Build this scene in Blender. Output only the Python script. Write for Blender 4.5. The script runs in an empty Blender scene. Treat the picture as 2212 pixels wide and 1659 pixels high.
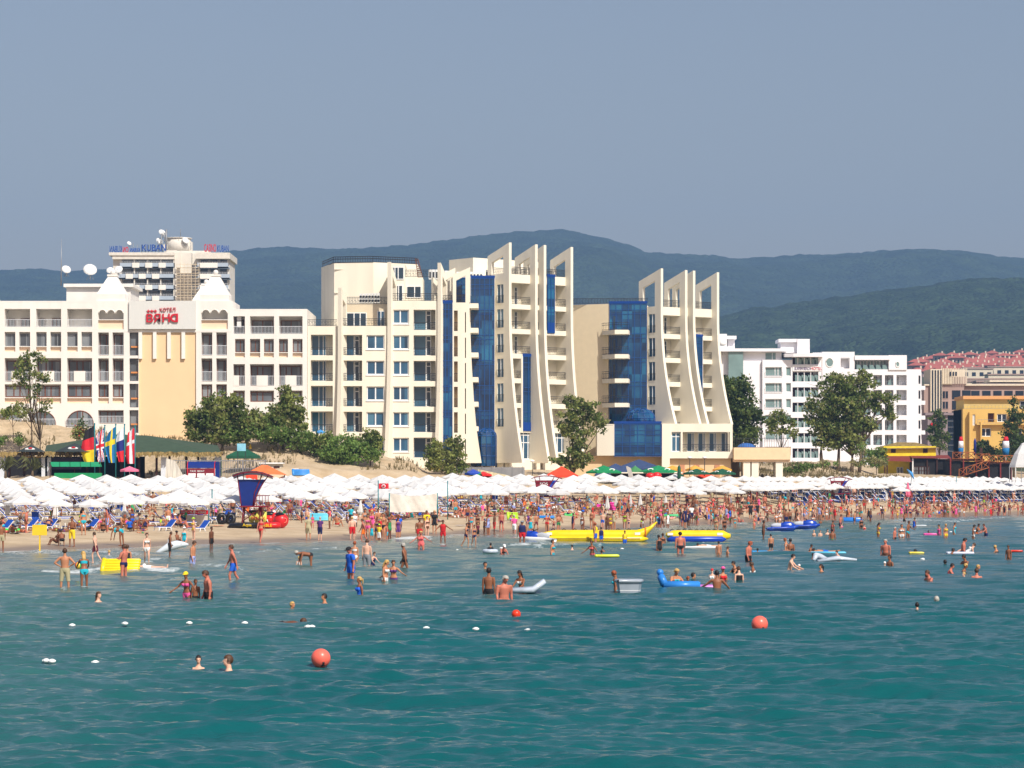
import bpy, bmesh, math, random
import numpy as np
from mathutils import Vector, Matrix, noise as mnoise
R=math.radians; PI=math.pi
random.seed(7); np.random.seed(7)
SC=bpy.context.scene; COL=SC.collection
# ---------------- camera, world, sun, exposure ----------------
H=4.1; F=6000.0; CX=1106.0; HY=1049.0        # eye height, focal length and horizon in photo pixels (2212 wide)
cam=bpy.data.objects.new("camera",bpy.data.cameras.new("camera")); COL.objects.link(cam)
cam.location=(0,0,H); cam.rotation_euler=(R(90),0,0)
cam.data.sensor_width=36; cam.data.lens=36*F/2212; cam.data.shift_y=(HY-829.5)/2212
cam.data.clip_start=1; cam.data.clip_end=20000
SC.camera=cam
SUN_EL=46; SX,SY=0.52,-0.854               # horizontal direction towards the sun
w=bpy.data.worlds.new("World"); SC.world=w; w.use_nodes=True
nt=w.node_tree; nt.nodes.clear()
sky=nt.nodes.new("ShaderNodeTexSky"); sky.sky_type='NISHITA'; sky.sun_disc=False
sky.sun_elevation=R(SUN_EL); sky.sun_rotation=math.atan2(SX,SY)
sky.altitude=0; sky.air_density=1.4; sky.dust_density=2.2; sky.ozone_density=3.0
tint=nt.nodes.new("ShaderNodeMix"); tint.data_type='RGBA'; tint.blend_type='MULTIPLY'; tint.inputs[0].default_value=1
tint.inputs[7].default_value=(1.0,0.83,0.825,1)
bg=nt.nodes.new("ShaderNodeBackground"); bg.inputs[1].default_value=0.101
out=nt.nodes.new("ShaderNodeOutputWorld")
nt.links.new(sky.outputs[0],tint.inputs[6]); nt.links.new(tint.outputs[2],bg.inputs[0]); nt.links.new(bg.outputs[0],out.inputs[0])
sl=bpy.data.lights.new("sun",'SUN'); sl.energy=4.6; sl.angle=R(0.53); sl.color=(1,0.955,0.87)
so=bpy.data.objects.new("sun",sl); COL.objects.link(so)
sd=Vector((SX*math.cos(R(SUN_EL)),SY*math.cos(R(SUN_EL)),math.sin(R(SUN_EL))))
so.rotation_euler=sd.to_track_quat('Z','Y').to_euler()
SC.view_settings.view_transform='Standard'; SC.view_settings.look='None'; SC.view_settings.gamma=1; SC.view_settings.exposure=0.12
try:
    SC.cycles.max_bounces=5; SC.cycles.volume_bounces=0; SC.cycles.diffuse_bounces=2; SC.cycles.transparent_max_bounces=6
except Exception: pass
# ---------------- helpers ----------------
def lin(c): return tuple(((v/255)/12.92 if v/255<=0.04045 else ((v/255+0.055)/1.055)**2.4) for v in c)
MATS={}
def mat(name,col,rough=0.75,var=0.12,scale=1.5,bump=0.0,metal=0.0,spec=0.4,alpha=1.0,stretch=None,coat=0.0,srgb=True):
    if name in MATS: return MATS[name]
    c=lin(col) if srgb else col
    m=bpy.data.materials.new(name); m.use_nodes=True; t=m.node_tree; b=t.nodes["Principled BSDF"]
    tc=t.nodes.new("ShaderNodeTexCoord"); n=t.nodes.new("ShaderNodeTexNoise"); n.inputs["Scale"].default_value=scale; n.inputs["Detail"].default_value=4
    src=tc.outputs["Object"]
    if stretch:
        mp=t.nodes.new("ShaderNodeMapping"); mp.inputs["Scale"].default_value=stretch; t.links.new(src,mp.inputs[0]); src=mp.outputs[0]
    t.links.new(src,n.inputs["Vector"])
    r=t.nodes.new("ShaderNodeValToRGB"); r.color_ramp.elements[0].position=0.3; r.color_ramp.elements[1].position=0.7
    r.color_ramp.elements[0].color=tuple(v*(1-var) for v in c)+(1,); r.color_ramp.elements[1].color=tuple(min(1,v*(1+var)) for v in c)+(1,)
    t.links.new(n.outputs[0],r.inputs[0]); t.links.new(r.outputs[0],b.inputs["Base Color"])
    b.inputs["Roughness"].default_value=rough; b.inputs["Metallic"].default_value=metal; b.inputs["Specular IOR Level"].default_value=spec
    b.inputs["Coat Weight"].default_value=coat
    if alpha<1: b.inputs["Alpha"].default_value=alpha
    if bump:
        bp=t.nodes.new("ShaderNodeBump"); bp.inputs["Strength"].default_value=bump; bp.inputs["Distance"].default_value=0.05
        n2=t.nodes.new("ShaderNodeTexNoise"); n2.inputs["Scale"].default_value=scale*8; t.links.new(src,n2.inputs["Vector"])
        t.links.new(n2.outputs[0],bp.inputs["Height"]); t.links.new(bp.outputs[0],b.inputs["Normal"])
    MATS[name]=m; return m
def glassmat(name,cols,cell,rough=0.07):
    m=bpy.data.materials.new(name); m.use_nodes=True; t=m.node_tree; b=t.nodes["Principled BSDF"]; N=t.nodes.new; L=t.links.new
    tc=N("ShaderNodeTexCoord"); sn=N("ShaderNodeVectorMath"); sn.operation='SNAP'; sn.inputs[1].default_value=cell; L(tc.outputs["Object"],sn.inputs[0])
    wn=N("ShaderNodeTexWhiteNoise"); L(sn.outputs[0],wn.inputs["Vector"]); n=N("ShaderNodeTexNoise"); n.inputs["Scale"].default_value=0.22; n.inputs["Detail"].default_value=2; L(tc.outputs["Object"],n.inputs["Vector"])
    a=N("ShaderNodeMath"); a.operation='MULTIPLY_ADD'; a.inputs[1].default_value=0.45; L(wn.outputs["Value"],a.inputs[0]); s2=N("ShaderNodeMath"); s2.operation='MULTIPLY_ADD'; s2.inputs[1].default_value=1.1; s2.inputs[2].default_value=-0.28; L(n.outputs[0],s2.inputs[0]); L(s2.outputs[0],a.inputs[2])
    r=N("ShaderNodeValToRGB"); r.color_ramp.elements[0].position=0.1; r.color_ramp.elements[1].position=0.9; r.color_ramp.elements[0].color=lin(cols[0])+(1,); r.color_ramp.elements[1].color=lin(cols[2])+(1,); e=r.color_ramp.elements.new(0.5); e.color=lin(cols[1])+(1,)
    L(a.outputs[0],r.inputs[0]); L(r.outputs[0],b.inputs["Base Color"]); b.inputs["Roughness"].default_value=rough; b.inputs["Specular IOR Level"].default_value=0.9; MATS[name]=m; return m
def X(px,Y): return (px-CX)*Y/F
def Z(py,Y): return H+(HY-py)*Y/F
class MB:
    def __init__(s): s.v=[]; s.f=[]; s.m=[]; s.sm=[]
    def add(s,vs,fs,mi=0,smooth=False):
        o=len(s.v); s.v.extend([tuple(v) for v in vs])
        for f in fs: s.f.append(tuple(i+o for i in f)); s.m.append(mi); s.sm.append(smooth)
        return s
    def box(s,x0,x1,y0,y1,z0,z1,mi=0,M=None):
        vs=[(x,y,z) for x in (x0,x1) for y in (y0,y1) for z in (z0,z1)]
        if M is not None: vs=[M@Vector(v) for v in vs]
        return s.add(vs,[(0,1,3,2),(4,6,7,5),(0,4,5,1),(2,3,7,6),(0,2,6,4),(1,5,7,3)],mi)
    def prism(s,pts,axis,a,b,mi=0,M=None):
        # pts: outline in the two other axes (order x,y,z); extruded along axis from a to b
        def p3(p,c):
            l=list(p); l.insert(axis,c); return l
        n=len(pts); vs=[p3(p,a) for p in pts]+[p3(p,b) for p in pts]
        if M is not None: vs=[M@Vector(v) for v in vs]
        fs=[(i,(i+1)%n,n+(i+1)%n,n+i) for i in range(n)]+[tuple(range(n))[::-1],tuple(range(n,2*n))]
        return s.add(vs,fs,mi)
    def tube(s,pts,rad,n=6,mi=0,cap=True,smooth=True):
        pts=[Vector(p) for p in pts]; rs=rad if isinstance(rad,(list,tuple)) else [rad]*len(pts)
        vs=[]; up=Vector((0,0,1))
        for i,p in enumerate(pts):
            d=(pts[min(i+1,len(pts)-1)]-pts[max(i-1,0)])
            if d.length<1e-9: d=Vector((0,0,1))
            d.normalize(); a=d.cross(up)
            if a.length<0.05: a=d.cross(Vector((1,0,0)))
            a.normalize(); b=d.cross(a)
            r=rs[i]; ra,rb=(r if isinstance(r,(list,tuple)) else (r,r))
            for k in range(n):
                t=2*PI*k/n; vs.append(p+a*math.cos(t)*ra+b*math.sin(t)*rb)
        fs=[(i*n+k,i*n+(k+1)%n,(i+1)*n+(k+1)%n,(i+1)*n+k) for i in range(len(pts)-1) for k in range(n)]
        if cap: fs+= [tuple(range(n))[::-1],tuple(range((len(pts)-1)*n,len(pts)*n))]
        return s.add(vs,fs,mi,smooth)
    def ball(s,c,r,nu=12,nv=8,mi=0,v0=0.0,v1=1.0,M=None):
        rx,ry,rz=r if isinstance(r,(list,tuple)) else (r,r,r); vs=[]
        for j in range(nv+1):
            ph=PI*(v0+(v1-v0)*j/nv)
            for i in range(nu):
                t=2*PI*i/nu; q=Vector((rx*math.sin(ph)*math.cos(t),ry*math.sin(ph)*math.sin(t),rz*math.cos(ph)))
                if M is not None: q=M@q
                vs.append(Vector(c)+q)
        fs=[(j*nu+i,(j+1)*nu+i,(j+1)*nu+(i+1)%nu,j*nu+(i+1)%nu) for j in range(nv) for i in range(nu)]
        return s.add(vs,fs,mi,True)
    def build(s,name,mats,parent=None,loc=None,rotz=0,clean=False):
        me=bpy.data.meshes.new(name); me.from_pydata(s.v,[],s.f)
        if not isinstance(mats,(list,tuple)): mats=[mats]
        for m in mats: me.materials.append(m)
        me.polygons.foreach_set("material_index",s.m); me.polygons.foreach_set("use_smooth",s.sm)
        if clean:
            bm=bmesh.new(); bm.from_mesh(me); bmesh.ops.recalc_face_normals(bm,faces=bm.faces); bm.to_mesh(me); bm.free()
        me.update()
        o=bpy.data.objects.new(name,me); COL.objects.link(o)
        if parent is not None: o.parent=parent
        if loc is not None: o.location=loc
        if rotz: o.rotation_euler=(0,0,rotz)
        return o
def empty(name,loc=(0,0,0),rotz=0,parent=None):
    o=bpy.data.objects.new(name,None); COL.objects.link(o); o.location=loc; o.rotation_euler=(0,0,rotz); o.empty_display_size=0.2
    if parent: o.parent=parent
    return o
def tag(o,label,cat,group=None):
    o["label"]=label; o["category"]=cat
    if group: o["group"]=group
    return o
def struct(o): o["kind"]="structure"; return o
def kids(o): return [c for c in o.children]
def copy_tree(o,loc,rotz,label=None,group=None,scale=None):
    r=o.copy(); COL.objects.link(r); r.location=loc; r.rotation_euler=(0,0,rotz)
    if scale is not None: r.scale=(scale,)*3 if not isinstance(scale,(tuple,list)) else scale
    if label: r["label"]=label
    if group: r["group"]=group
    for ch in o.children:
        c=ch.copy(); COL.objects.link(c); c.parent=r
        for g in ch.children:
            d=g.copy(); COL.objects.link(d); d.parent=c
    return r
def text_mesh(txt,size,ext,name,m,parent=None,mirror=False,squash=1.0,center=False,bold=0.0):
    cu=bpy.data.curves.new(name,'FONT'); cu.body=txt; cu.size=size; cu.extrude=ext; cu.offset=bold; cu.resolution_u=3
    if center: cu.align_x='CENTER'
    to=bpy.data.objects.new(name+"_c",cu); COL.objects.link(to)
    me=bpy.data.meshes.new_from_object(to.evaluated_get(bpy.context.evaluated_depsgraph_get()))
    bpy.data.objects.remove(to)
    # stand the text up: x stays, y -> z, faces -Y
    for v in me.vertices:
        x,y,z=v.co; v.co=((-x if mirror else x)*squash,-z,y)
    me.materials.clear(); me.materials.append(m)
    o=bpy.data.objects.new(name,me); COL.objects.link(o)
    if parent: o.parent=parent
    return o
def interp(x,xs,ys): return float(np.interp(x,xs,ys))
# ---------------- beach ground model ----------------
SPX=[-900,-500,0,200,424,565,760,900,1000,1150,1226,1360,1455,1647,1877,2072,2212,2700,3100]
SPY=[1222,1212,1192,1184,1175,1172,1166,1160,1155,1151,1146,1139,1136,1126,1120,1115,1111,1099,1092]
def Ys(px): return F*H/(interp(px,SPX,SPY)-HY)
BX=[-900,0,800,1200,1600,1850,2212,3100]; BY=[285,305,322,332,352,390,450,560]
def Yb(px): return interp(px,BX,BY)
ZB=[2.6,2.75,3.0,3.2,3.0,3.1,3.1,3.2]
def Zb(px): return interp(px,BX,ZB)
# back profile, for some columns: (Y,py) control points behind the umbrellas
PROF={ -900:[(312,1005),(330,925),(345,905),(365,915),(420,920)],
 0:[(312,1034),(330,1031),(337,965),(344,914),(356,912),(420,912)],
 110:[(312,1034),(331,1031),(337,962),(344,921),(356,921),(420,921)],
 190:[(314,1034),(333,1030),(339,960),(344,934),(352,934),(420,934)],
 280:[(316,1034),(333,1030),(340,975),(345,948),(352,948),(420,948)],
 400:[(318,1034),(331,1028),(338,975),(346,952),(356,952),(420,952)],
 500:[(318,1030),(327,1015),(334,972),(344,945),(356,948),(420,950)],
 620:[(322,1015),(328,1004),(337,970),(343,955),(352,948),(420,948)],
 720:[(326,1018),(330,1008),(336,985),(342,972),(352,965),(420,960)],
 800:[(328,1020),(332,1010),(338,992),(342,986),(352,985),(420,985)],
 880:[(330,1024),(334,1012),(338,1004),(342,1002),(352,1004),(420,1004)],
 930:[(336,1026),(340,1022),(346,1016),(350,1014),(358,1014),(420,1010)],
 1100:[(340,1030),(346,1024),(352,1016),(356,1015),(362,1015),(420,1012)],
 1580:[(358,1032),(366,1030),(372,1027),(376,1026),(380,1026),(430,1010)],
 1640:[(362,1032),(380,1028),(392,1020),(400,1012),(410,1006),(480,1000)],
 1740:[(378,1034),(392,1028),(400,1016),(408,1008),(420,1006),(500,1000)],
 1830:[(390,1035),(402,1030),(412,1020),(420,1012),(430,1010),(520,1000)],
 1910:[(402,1036),(415,1034),(425,1030),(440,1027),(460,1025),(540,1010)],
 2212:[(455,1034),(465,1034),(475,1034),(490,1032),(520,1030),(600,1020)],
 3100:[(565,1034),(575,1034),(590,1034),(610,1032),(640,1030),(700,1020)]}
PK=sorted(PROF)
def ground(px,Y):
    ys=Ys(px); yb=Yb(px)
    if Y<=ys:
        return max(-0.035*(ys-Y)*0.55,-1.6)
    if Y<=yb:
        q=(Y-ys)/(yb-ys)
        return Zb(px)*(0.14*min(1,q/0.1)+0.86*max(0,(q-0.1)/0.9)**1.25)
    i=max(0,min(len(PK)-2,np.searchsorted(PK,px)-1)); a,b=PK[i],PK[i+1]; t=min(1,max(0,(px-a)/(b-a)))
    t=t*t*(3-2*t)
    Yk=[yb]; Zk=[Zb(px)]
    for (ya,pa),(yb2,pb) in zip(PROF[a],PROF[b]):
        yy=ya*(1-t)+yb2*t; pp=pa*(1-t)+pb*t
        Yk.append(yy); Zk.append(Z(pp,yy))
    if Y>Yk[-1]: return Zk[-1]+(Y-Yk[-1])*0.0
    return float(np.interp(Y,Yk,Zk))
def gxy(x,y): return ground(CX+x*F/max(y,1),y)
def hit(px,py,y0=60,y1=700):
    # distance at which the ray through a pixel meets the ground
    Y=y0; prev=None
    while Y<y1:
        if Z(py,Y)<=max(ground(px,Y),0): return Y
        Y+=0.5
    return y1
# ---------------- ground ----------------
def sand_mat():
    m=bpy.data.materials.new("sand"); m.use_nodes=True; t=m.node_tree; b=t.nodes["Principled BSDF"]; N=t.nodes.new; L=t.links.new
    tc=N("ShaderNodeTexCoord"); n1=N("ShaderNodeTexNoise"); n1.inputs["Scale"].default_value=0.35; n1.inputs["Detail"].default_value=8; n1.inputs["Roughness"].default_value=0.65
    L(tc.outputs["Object"],n1.inputs["Vector"])
    r=N("ShaderNodeValToRGB"); r.color_ramp.elements[0].position=0.35; r.color_ramp.elements[1].position=0.68
    r.color_ramp.elements[0].color=(0.46,0.335,0.195,1); r.color_ramp.elements[1].color=(0.64,0.50,0.33,1); L(n1.outputs[0],r.inputs[0])
    a=N("ShaderNodeAttribute"); a.attribute_name="wet"; mx=N("ShaderNodeMix"); mx.data_type='RGBA'
    L(a.outputs["Fac"],mx.inputs[0]); L(r.outputs[0],mx.inputs[6]); mx.inputs[7].default_value=(0.27,0.19,0.125,1)
    a2=N("ShaderNodeAttribute"); a2.attribute_name="grass"; n3=N("ShaderNodeTexNoise"); n3.inputs["Scale"].default_value=1.1; n3.inputs["Detail"].default_value=9; n3.inputs["Roughness"].default_value=0.75
    L(tc.outputs["Object"],n3.inputs["Vector"])
    ml=N("ShaderNodeMath"); ml.operation='MULTIPLY_ADD'; ml.inputs[1].default_value=3.0; ml.inputs[2].default_value=-1.3; L(n3.outputs[0],ml.inputs[0])
    ml2=N("ShaderNodeMath"); ml2.operation='MULTIPLY'; ml2.use_clamp=True; L(ml.outputs[0],ml2.inputs[0]); L(a2.outputs["Fac"],ml2.inputs[1])
    mx2=N("ShaderNodeMix"); mx2.data_type='RGBA'; L(ml2.outputs[0],mx2.inputs[0]); L(mx.outputs[2],mx2.inputs[6]); mx2.inputs[7].default_value=(0.17,0.14,0.075,1)
    L(mx2.outputs[2],b.inputs["Base Color"])
    mr=N("ShaderNodeMapRange"); mr.inputs[3].default_value=0.9; mr.inputs[4].default_value=0.42; L(a.outputs["Fac"],mr.inputs[0]); L(mr.outputs[0],b.inputs["Roughness"])
    n2=N("ShaderNodeTexNoise"); n2.inputs["Scale"].default_value=2.2; n2.inputs["Detail"].default_value=6; L(tc.outputs["Object"],n2.inputs["Vector"])
    bp=N("ShaderNodeBump"); bp.inputs["Strength"].default_value=0.9; bp.inputs["Distance"].default_value=0.12; L(n2.outputs[0],bp.inputs["Height"]); L(bp.outputs[0],b.inputs["Normal"])
    return m
def fan_mesh(name,cols,rows,zf,attrs,m):
    # cols: photo columns (rays), rows: distances
    nc,nr=len(cols),len(rows); co=np.zeros((nr*nc,3)); at={k:np.zeros(nr*nc) for k in attrs}
    for j,Y in enumerate(rows):
        for i,px in enumerate(cols):
            k=j*nc+i; r=zf(px,Y); co[k]=((px-CX)*Y/F,Y,r[0])
            for q,kk in enumerate(attrs): at[kk][k]=r[1+q]
    idx=np.arange(nr*nc).reshape(nr,nc); a=idx[:-1,:-1].ravel(); b=idx[:-1,1:].ravel(); c=idx[1:,1:].ravel(); d=idx[1:,:-1].ravel()
    return np_mesh(name,co,np.stack([a,b,c,d],1),at,m)
def np_mesh(name,co,quads,at,m,smooth=True):
    me=bpy.data.meshes.new(name); me.vertices.add(len(co)); me.vertices.foreach_set("co",np.asarray(co,dtype=np.float32).ravel())
    nf=len(quads); k=quads.shape[1]; me.loops.add(nf*k); me.loops.foreach_set("vertex_index",quads.ravel().astype(np.int32))
    me.polygons.add(nf); me.polygons.foreach_set("loop_start",np.arange(0,nf*k,k,dtype=np.int32)); me.polygons.foreach_set("loop_total",np.full(nf,k,dtype=np.int32))
    me.polygons.foreach_set("use_smooth",np.full(nf,smooth))
    for kk,v in at.items():
        x=me.attributes.new(kk,'FLOAT','POINT'); x.data.foreach_set("value",np.asarray(v,dtype=np.float32))
    me.update(calc_edges=True); me.materials.append(m)
    o=bpy.data.objects.new(name,me); COL.objects.link(o); return o
def fbm(x,y,s,o=4): return mnoise.fractal(Vector((x*s,y*s,3.3)),1.0,2.0,o)
def sandz(px,Y):
    z=ground(px,Y); x=X(px,Y); ys=Ys(px); yb=Yb(px)
    wet=0.0
    d=(Y-ys)
    if d<60: wet=max(0,min(1,1-(d-3.5-1.5*fbm(x,Y,0.15))/5))
    if Y>ys+4: z+=0.07*fbm(x,Y,0.6)*min(1,(Y-ys-4)/8)
    g=0.0
    if Y>yb+4:
        k=min(1,(Y-yb-4)/10); z+=k*(0.55*fbm(x,Y,0.13)+0.25*fbm(x,Y,0.5))*(1 if (px<900 or px>1610) else 0.15)
        g=max(0,min(1,0.45+1.3*fbm(x,Y,0.09)))*k
        if px<260: g=max(g,0.55*k)
        if px>1610: g=max(g,0.75*k)
    return (z,wet,g)
cols=list(np.arange(-900,3101,12)); rows=[30,60,90,120,150]+list(np.arange(160,470,0.9))+list(np.arange(470,700,5))
g=fan_mesh("beach_sand",cols,rows,sandz,["wet","grass"],sand_mat()); struct(g)
# ground behind the beach, as far as the foot of the hills
def landz(px,Y):
    z0=ground(px,700); t=min(1,(Y-700)/3200); x=X(px,Y)
    k=min(1,max(0,(px-1850)/120.0)); lo=np.interp(Y,[700,1500,2500,4300],[z0-2,z0+6,z0+25,z0+40]); hi=np.interp(Y,[700,1100,1500,1900,2300,4300],[z0-2,Z(905,1100),Z(822,1500),Z(774,1900),Z(770,2300),Z(800,4300)])
    return (lo*(1-k)+hi*k+2*fbm(x,Y,0.004),)
def green_mat(name,c1,c2,scale,bump=0.6,dist=2.0):
    m=bpy.data.materials.new(name); m.use_nodes=True; t=m.node_tree; b=t.nodes["Principled BSDF"]; N=t.nodes.new; L=t.links.new
    tc=N("ShaderNodeTexCoord"); n=N("ShaderNodeTexNoise"); n.inputs["Scale"].default_value=scale; n.inputs["Detail"].default_value=9; n.inputs["Roughness"].default_value=0.72
    L(tc.outputs["Object"],n.inputs["Vector"]); r=N("ShaderNodeValToRGB"); r.color_ramp.elements[0].position=0.38; r.color_ramp.elements[1].position=0.62
    r.color_ramp.elements[0].color=c1+(1,); r.color_ramp.elements[1].color=c2+(1,); L(n.outputs[0],r.inputs[0]); L(r.outputs[0],b.inputs["Base Color"])
    b.inputs["Roughness"].default_value=1; b.inputs["Specular IOR Level"].default_value=0.05
    n2=N("ShaderNodeTexVoronoi"); n2.inputs["Scale"].default_value=scale*9; L(tc.outputs["Object"],n2.inputs["Vector"])
    bp=N("ShaderNodeBump"); bp.invert=True; bp.inputs["Strength"].default_value=bump; bp.inputs["Distance"].default_value=dist; L(n2.outputs[0],bp.inputs["Height"]); L(bp.outputs[0],b.inputs["Normal"])
    return m
struct(fan_mesh("land",list(np.arange(-2600,4800,60)),[699,740,800,900,1000,1100,1200,1300,1400,1500,1600,1700,1800,1900,2000,2300,2600,3000,3600,4300],landz,[],green_mat("scrub_land",(0.05,0.075,0.03),(0.13,0.13,0.07),0.02)))
# ---------------- hills ----------------
FR=[(-1600,600),(-600,592),(0,585),(60,580),(100,583),(150,588),(300,575),(440,556),(500,543),(560,536),(600,534),(640,533),(700,536),(780,535),(860,530),(920,524),(980,515),(1040,508),(1090,501),(1130,498),(1200,497),(1250,501),(1300,511),(1350,526),(1400,544),(1450,548),(1530,552),(1600,556),(1700,552),(1800,550),(1850,546),(1900,542),(1970,538),(2040,539),(2100,544),(2150,552),(2212,558),(2400,575),(3000,600),(3900,620)]
NR=[(-1600,1000),(600,985),(1000,840),(1300,745),(1500,692),(1620,668),(1700,657),(1800,643),(1870,632),(1950,619),(2040,609),(2100,604),(2160,600),(2212,598),(2400,590),(2700,600),(3900,610)]
def hill(name,prof,y0,yr,y1,base_py,m,amp,seed):
    cs=np.arange(-1500,3800,7); fx=[p[0] for p in prof]; fy=[p[1] for p in prof]
    rs=[y0+(yr-y0)*k/46 for k in range(47)]+[yr+(y1-yr)*k/8 for k in range(1,9)]
    def zf(px,Y):
        x=X(px,Y); zr=Z(interp(px,fx,fy),yr)
        if Y<=yr:
            t=(Y-y0)/(yr-y0); zb=Z(base_py,y0); prof_t=t**0.85
            z=zb+(zr-zb)*prof_t
            e=math.sin(PI*t)
            z+=e*(zr-zb)*0.17*mnoise.fractal(Vector((x*0.0016+seed,Y*0.0016,0.5)),1.0,2.0,5)
            z+=amp*(0.6+0.4*e)*mnoise.fractal(Vector((x*0.035+seed,Y*0.02,1.5)),0.6,2.0,3)
        else:
            t=(Y-yr)/(y1-yr); z=zr*(1-t*0.8)
        return (z,)
    return struct(fan_mesh(name,list(cs),rs,zf,[],m))
hill("far_hills",FR,3300,5200,6000,900,green_mat("far_forest",(0.010,0.022,0.013),(0.038,0.062,0.028),0.014,0.9,9.0),5.0,0.0)
hill("near_hills",NR,2100,3100,3300,905,green_mat("near_forest",(0.009,0.022,0.010),(0.048,0.080,0.030),0.022,0.9,7.0),5.0,11.0)
# ---------------- sea ----------------
def sea():
    m=bpy.data.materials.new("sea_water"); m.use_nodes=True; t=m.node_tree; b=t.nodes["Principled BSDF"]; N=t.nodes.new; L=t.links.new
    tc=N("ShaderNodeTexCoord")
    a=N("ShaderNodeAttribute"); a.attribute_name="depth"; r=N("ShaderNodeValToRGB"); e=r.color_ramp.elements
    e[0].position=0.0; e[0].color=(0.26,0.245,0.19,1); e[1].position=1.0; e[1].color=(0.004,0.096,0.102,1)
    q=e.new(0.15); q.color=(0.15,0.185,0.150,1); q=e.new(0.5); q.color=(0.055,0.148,0.132,1)
    L(a.outputs["Fac"],r.inputs[0])
    n=N("ShaderNodeTexNoise"); n.inputs["Scale"].default_value=0.12; n.inputs["Detail"].default_value=5; L(tc.outputs["Object"],n.inputs["Vector"])
    hs=N("ShaderNodeMix"); hs.data_type='RGBA'; hs.blend_type='MULTIPLY'; mr=N("ShaderNodeMapRange"); mr.inputs[1].default_value=0.35; mr.inputs[2].default_value=0.7; L(n.outputs[0],mr.inputs[0])
    L(mr.outputs[0],hs.inputs[0]); L(r.outputs[0],hs.inputs[6]); hs.inputs[7].default_value=(0.72,0.86,0.86,1)
    fo=N("ShaderNodeAttribute"); fo.attribute_name="foam"; fn=N("ShaderNodeTexNoise"); fn.inputs["Scale"].default_value=2.6; fn.inputs["Detail"].default_value=7; fn.inputs["Roughness"].default_value=0.75
    mp=N("ShaderNodeMapping"); mp.inputs["Scale"].default_value=(1,0.45,1); L(tc.outputs["Object"],mp.inputs[0]); L(mp.outputs[0],fn.inputs["Vector"])
    ad=N("ShaderNodeMath"); ad.operation='ADD'; L(fn.outputs[0],ad.inputs[0]); L(fo.outputs["Fac"],ad.inputs[1])
    m2=N("ShaderNodeMapRange"); m2.inputs[1].default_value=0.93; m2.inputs[2].default_value=1.18; L(ad.outputs[0],m2.inputs[0])
    mx=N("ShaderNodeMix"); mx.data_type='RGBA'; L(m2.outputs[0],mx.inputs[0]); L(hs.outputs[2],mx.inputs[6]); mx.inputs[7].default_value=(0.72,0.75,0.74,1)
    L(mx.outputs[2],b.inputs["Base Color"])
    rr=N("ShaderNodeMapRange"); rr.inputs[3].default_value=0.13; rr.inputs[4].default_value=0.7; L(m2.outputs[0],rr.inputs[0]); L(rr.outputs[0],b.inputs["Roughness"])
    b.inputs["IOR"].default_value=1.33
    mp2=N("ShaderNodeMapping"); mp2.inputs["Scale"].default_value=(0.7,1.3,1); mp2.inputs["Rotation"].default_value=(0,0,R(12)); L(tc.outputs["Object"],mp2.inputs[0])
    n1=N("ShaderNodeTexNoise"); n1.inputs["Scale"].default_value=5.5; n1.inputs["Detail"].default_value=6; n1.inputs["Roughness"].default_value=0.6; L(mp2.outputs[0],n1.inputs["Vector"])
    bp=N("ShaderNodeBump"); bp.inputs["Strength"].default_value=0.8; bp.inputs["Distance"].default_value=0.038; L(n1.outputs[0],bp.inputs["Height"]); L(bp.outputs[0],b.inputs["Normal"])
    ratio=1.0036; rows=[34.0]
    while rows[-1]<400: rows.append(rows[-1]*(1.0021 if rows[-1]<105 else ratio))
    rows=np.array(rows); cols=np.concatenate([np.arange(-1500,-120,60),np.arange(-120,2340,3.6),np.arange(2340,3700,60)])
    PX,YY=np.meshgrid(cols,rows); XX=(PX-CX)*YY/F
    rng=np.random.RandomState(3); z=np.zeros_like(XX); dy=YY*np.where(YY<105,0.0021,ratio-1)
    shore=np.interp(cols,SPX,[F*H/(p-HY) for p in SPY])[None,:]
    off=shore-YY                                    # distance seaward (along the ray) of the waterline
    damp=np.clip(off/12,0.12,1)
    for k in range(120):
        lam=0.26*(6.0/0.26)**(rng.rand()**1.15); ang=R(84)+rng.randn()*0.42; kx,ky=math.cos(ang)*2*PI/lam,math.sin(ang)*2*PI/lam
        amp=0.0036*lam**0.80; vis=np.clip((lam*abs(math.sin(ang))+0.05)/(dy*3.2)-0.2,0,1)
        ph=rng.rand()*2*PI+0.8*np.sin(XX*0.05+YY*0.031+k)
        s=np.sin(kx*XX+ky*YY+ph); z+=amp*vis*(s+0.35*s*s*np.sign(s))
    for k in range(70):
        lam=0.2*(0.75/0.2)**rng.rand(); ang=R(86)+rng.randn()*0.5; kx,ky=math.cos(ang)*2*PI/lam,math.sin(ang)*2*PI/lam
        vis=np.clip((lam*abs(math.sin(ang))+0.03)/(dy*2.4)-0.2,0,1); z+=0.0052*lam*vis*np.sin(kx*XX+ky*YY+rng.rand()*6.3+1.4*np.sin(XX*0.4+k)+0.9*np.sin(YY*0.23+k*2))
    # long swell lines nearly parallel to the shore
    z+=0.05*np.exp(-((off-26-6*np.sin(PX*0.006))/4.0)**2)+0.045*np.exp(-((off-52-9*np.sin(PX*0.004+1))/5.0)**2)+0.04*np.exp(-((off-84-9*np.sin(PX*0.005+2))/6.0)**2)
    z*=damp
    foam=np.zeros_like(z)
    foam=np.maximum(foam,0.72*np.exp(-((off-1.0-0.8*np.sin(PX*0.045))/1.3)**2)*(0.55+0.45*np.sin(PX*0.013+1)))
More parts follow.
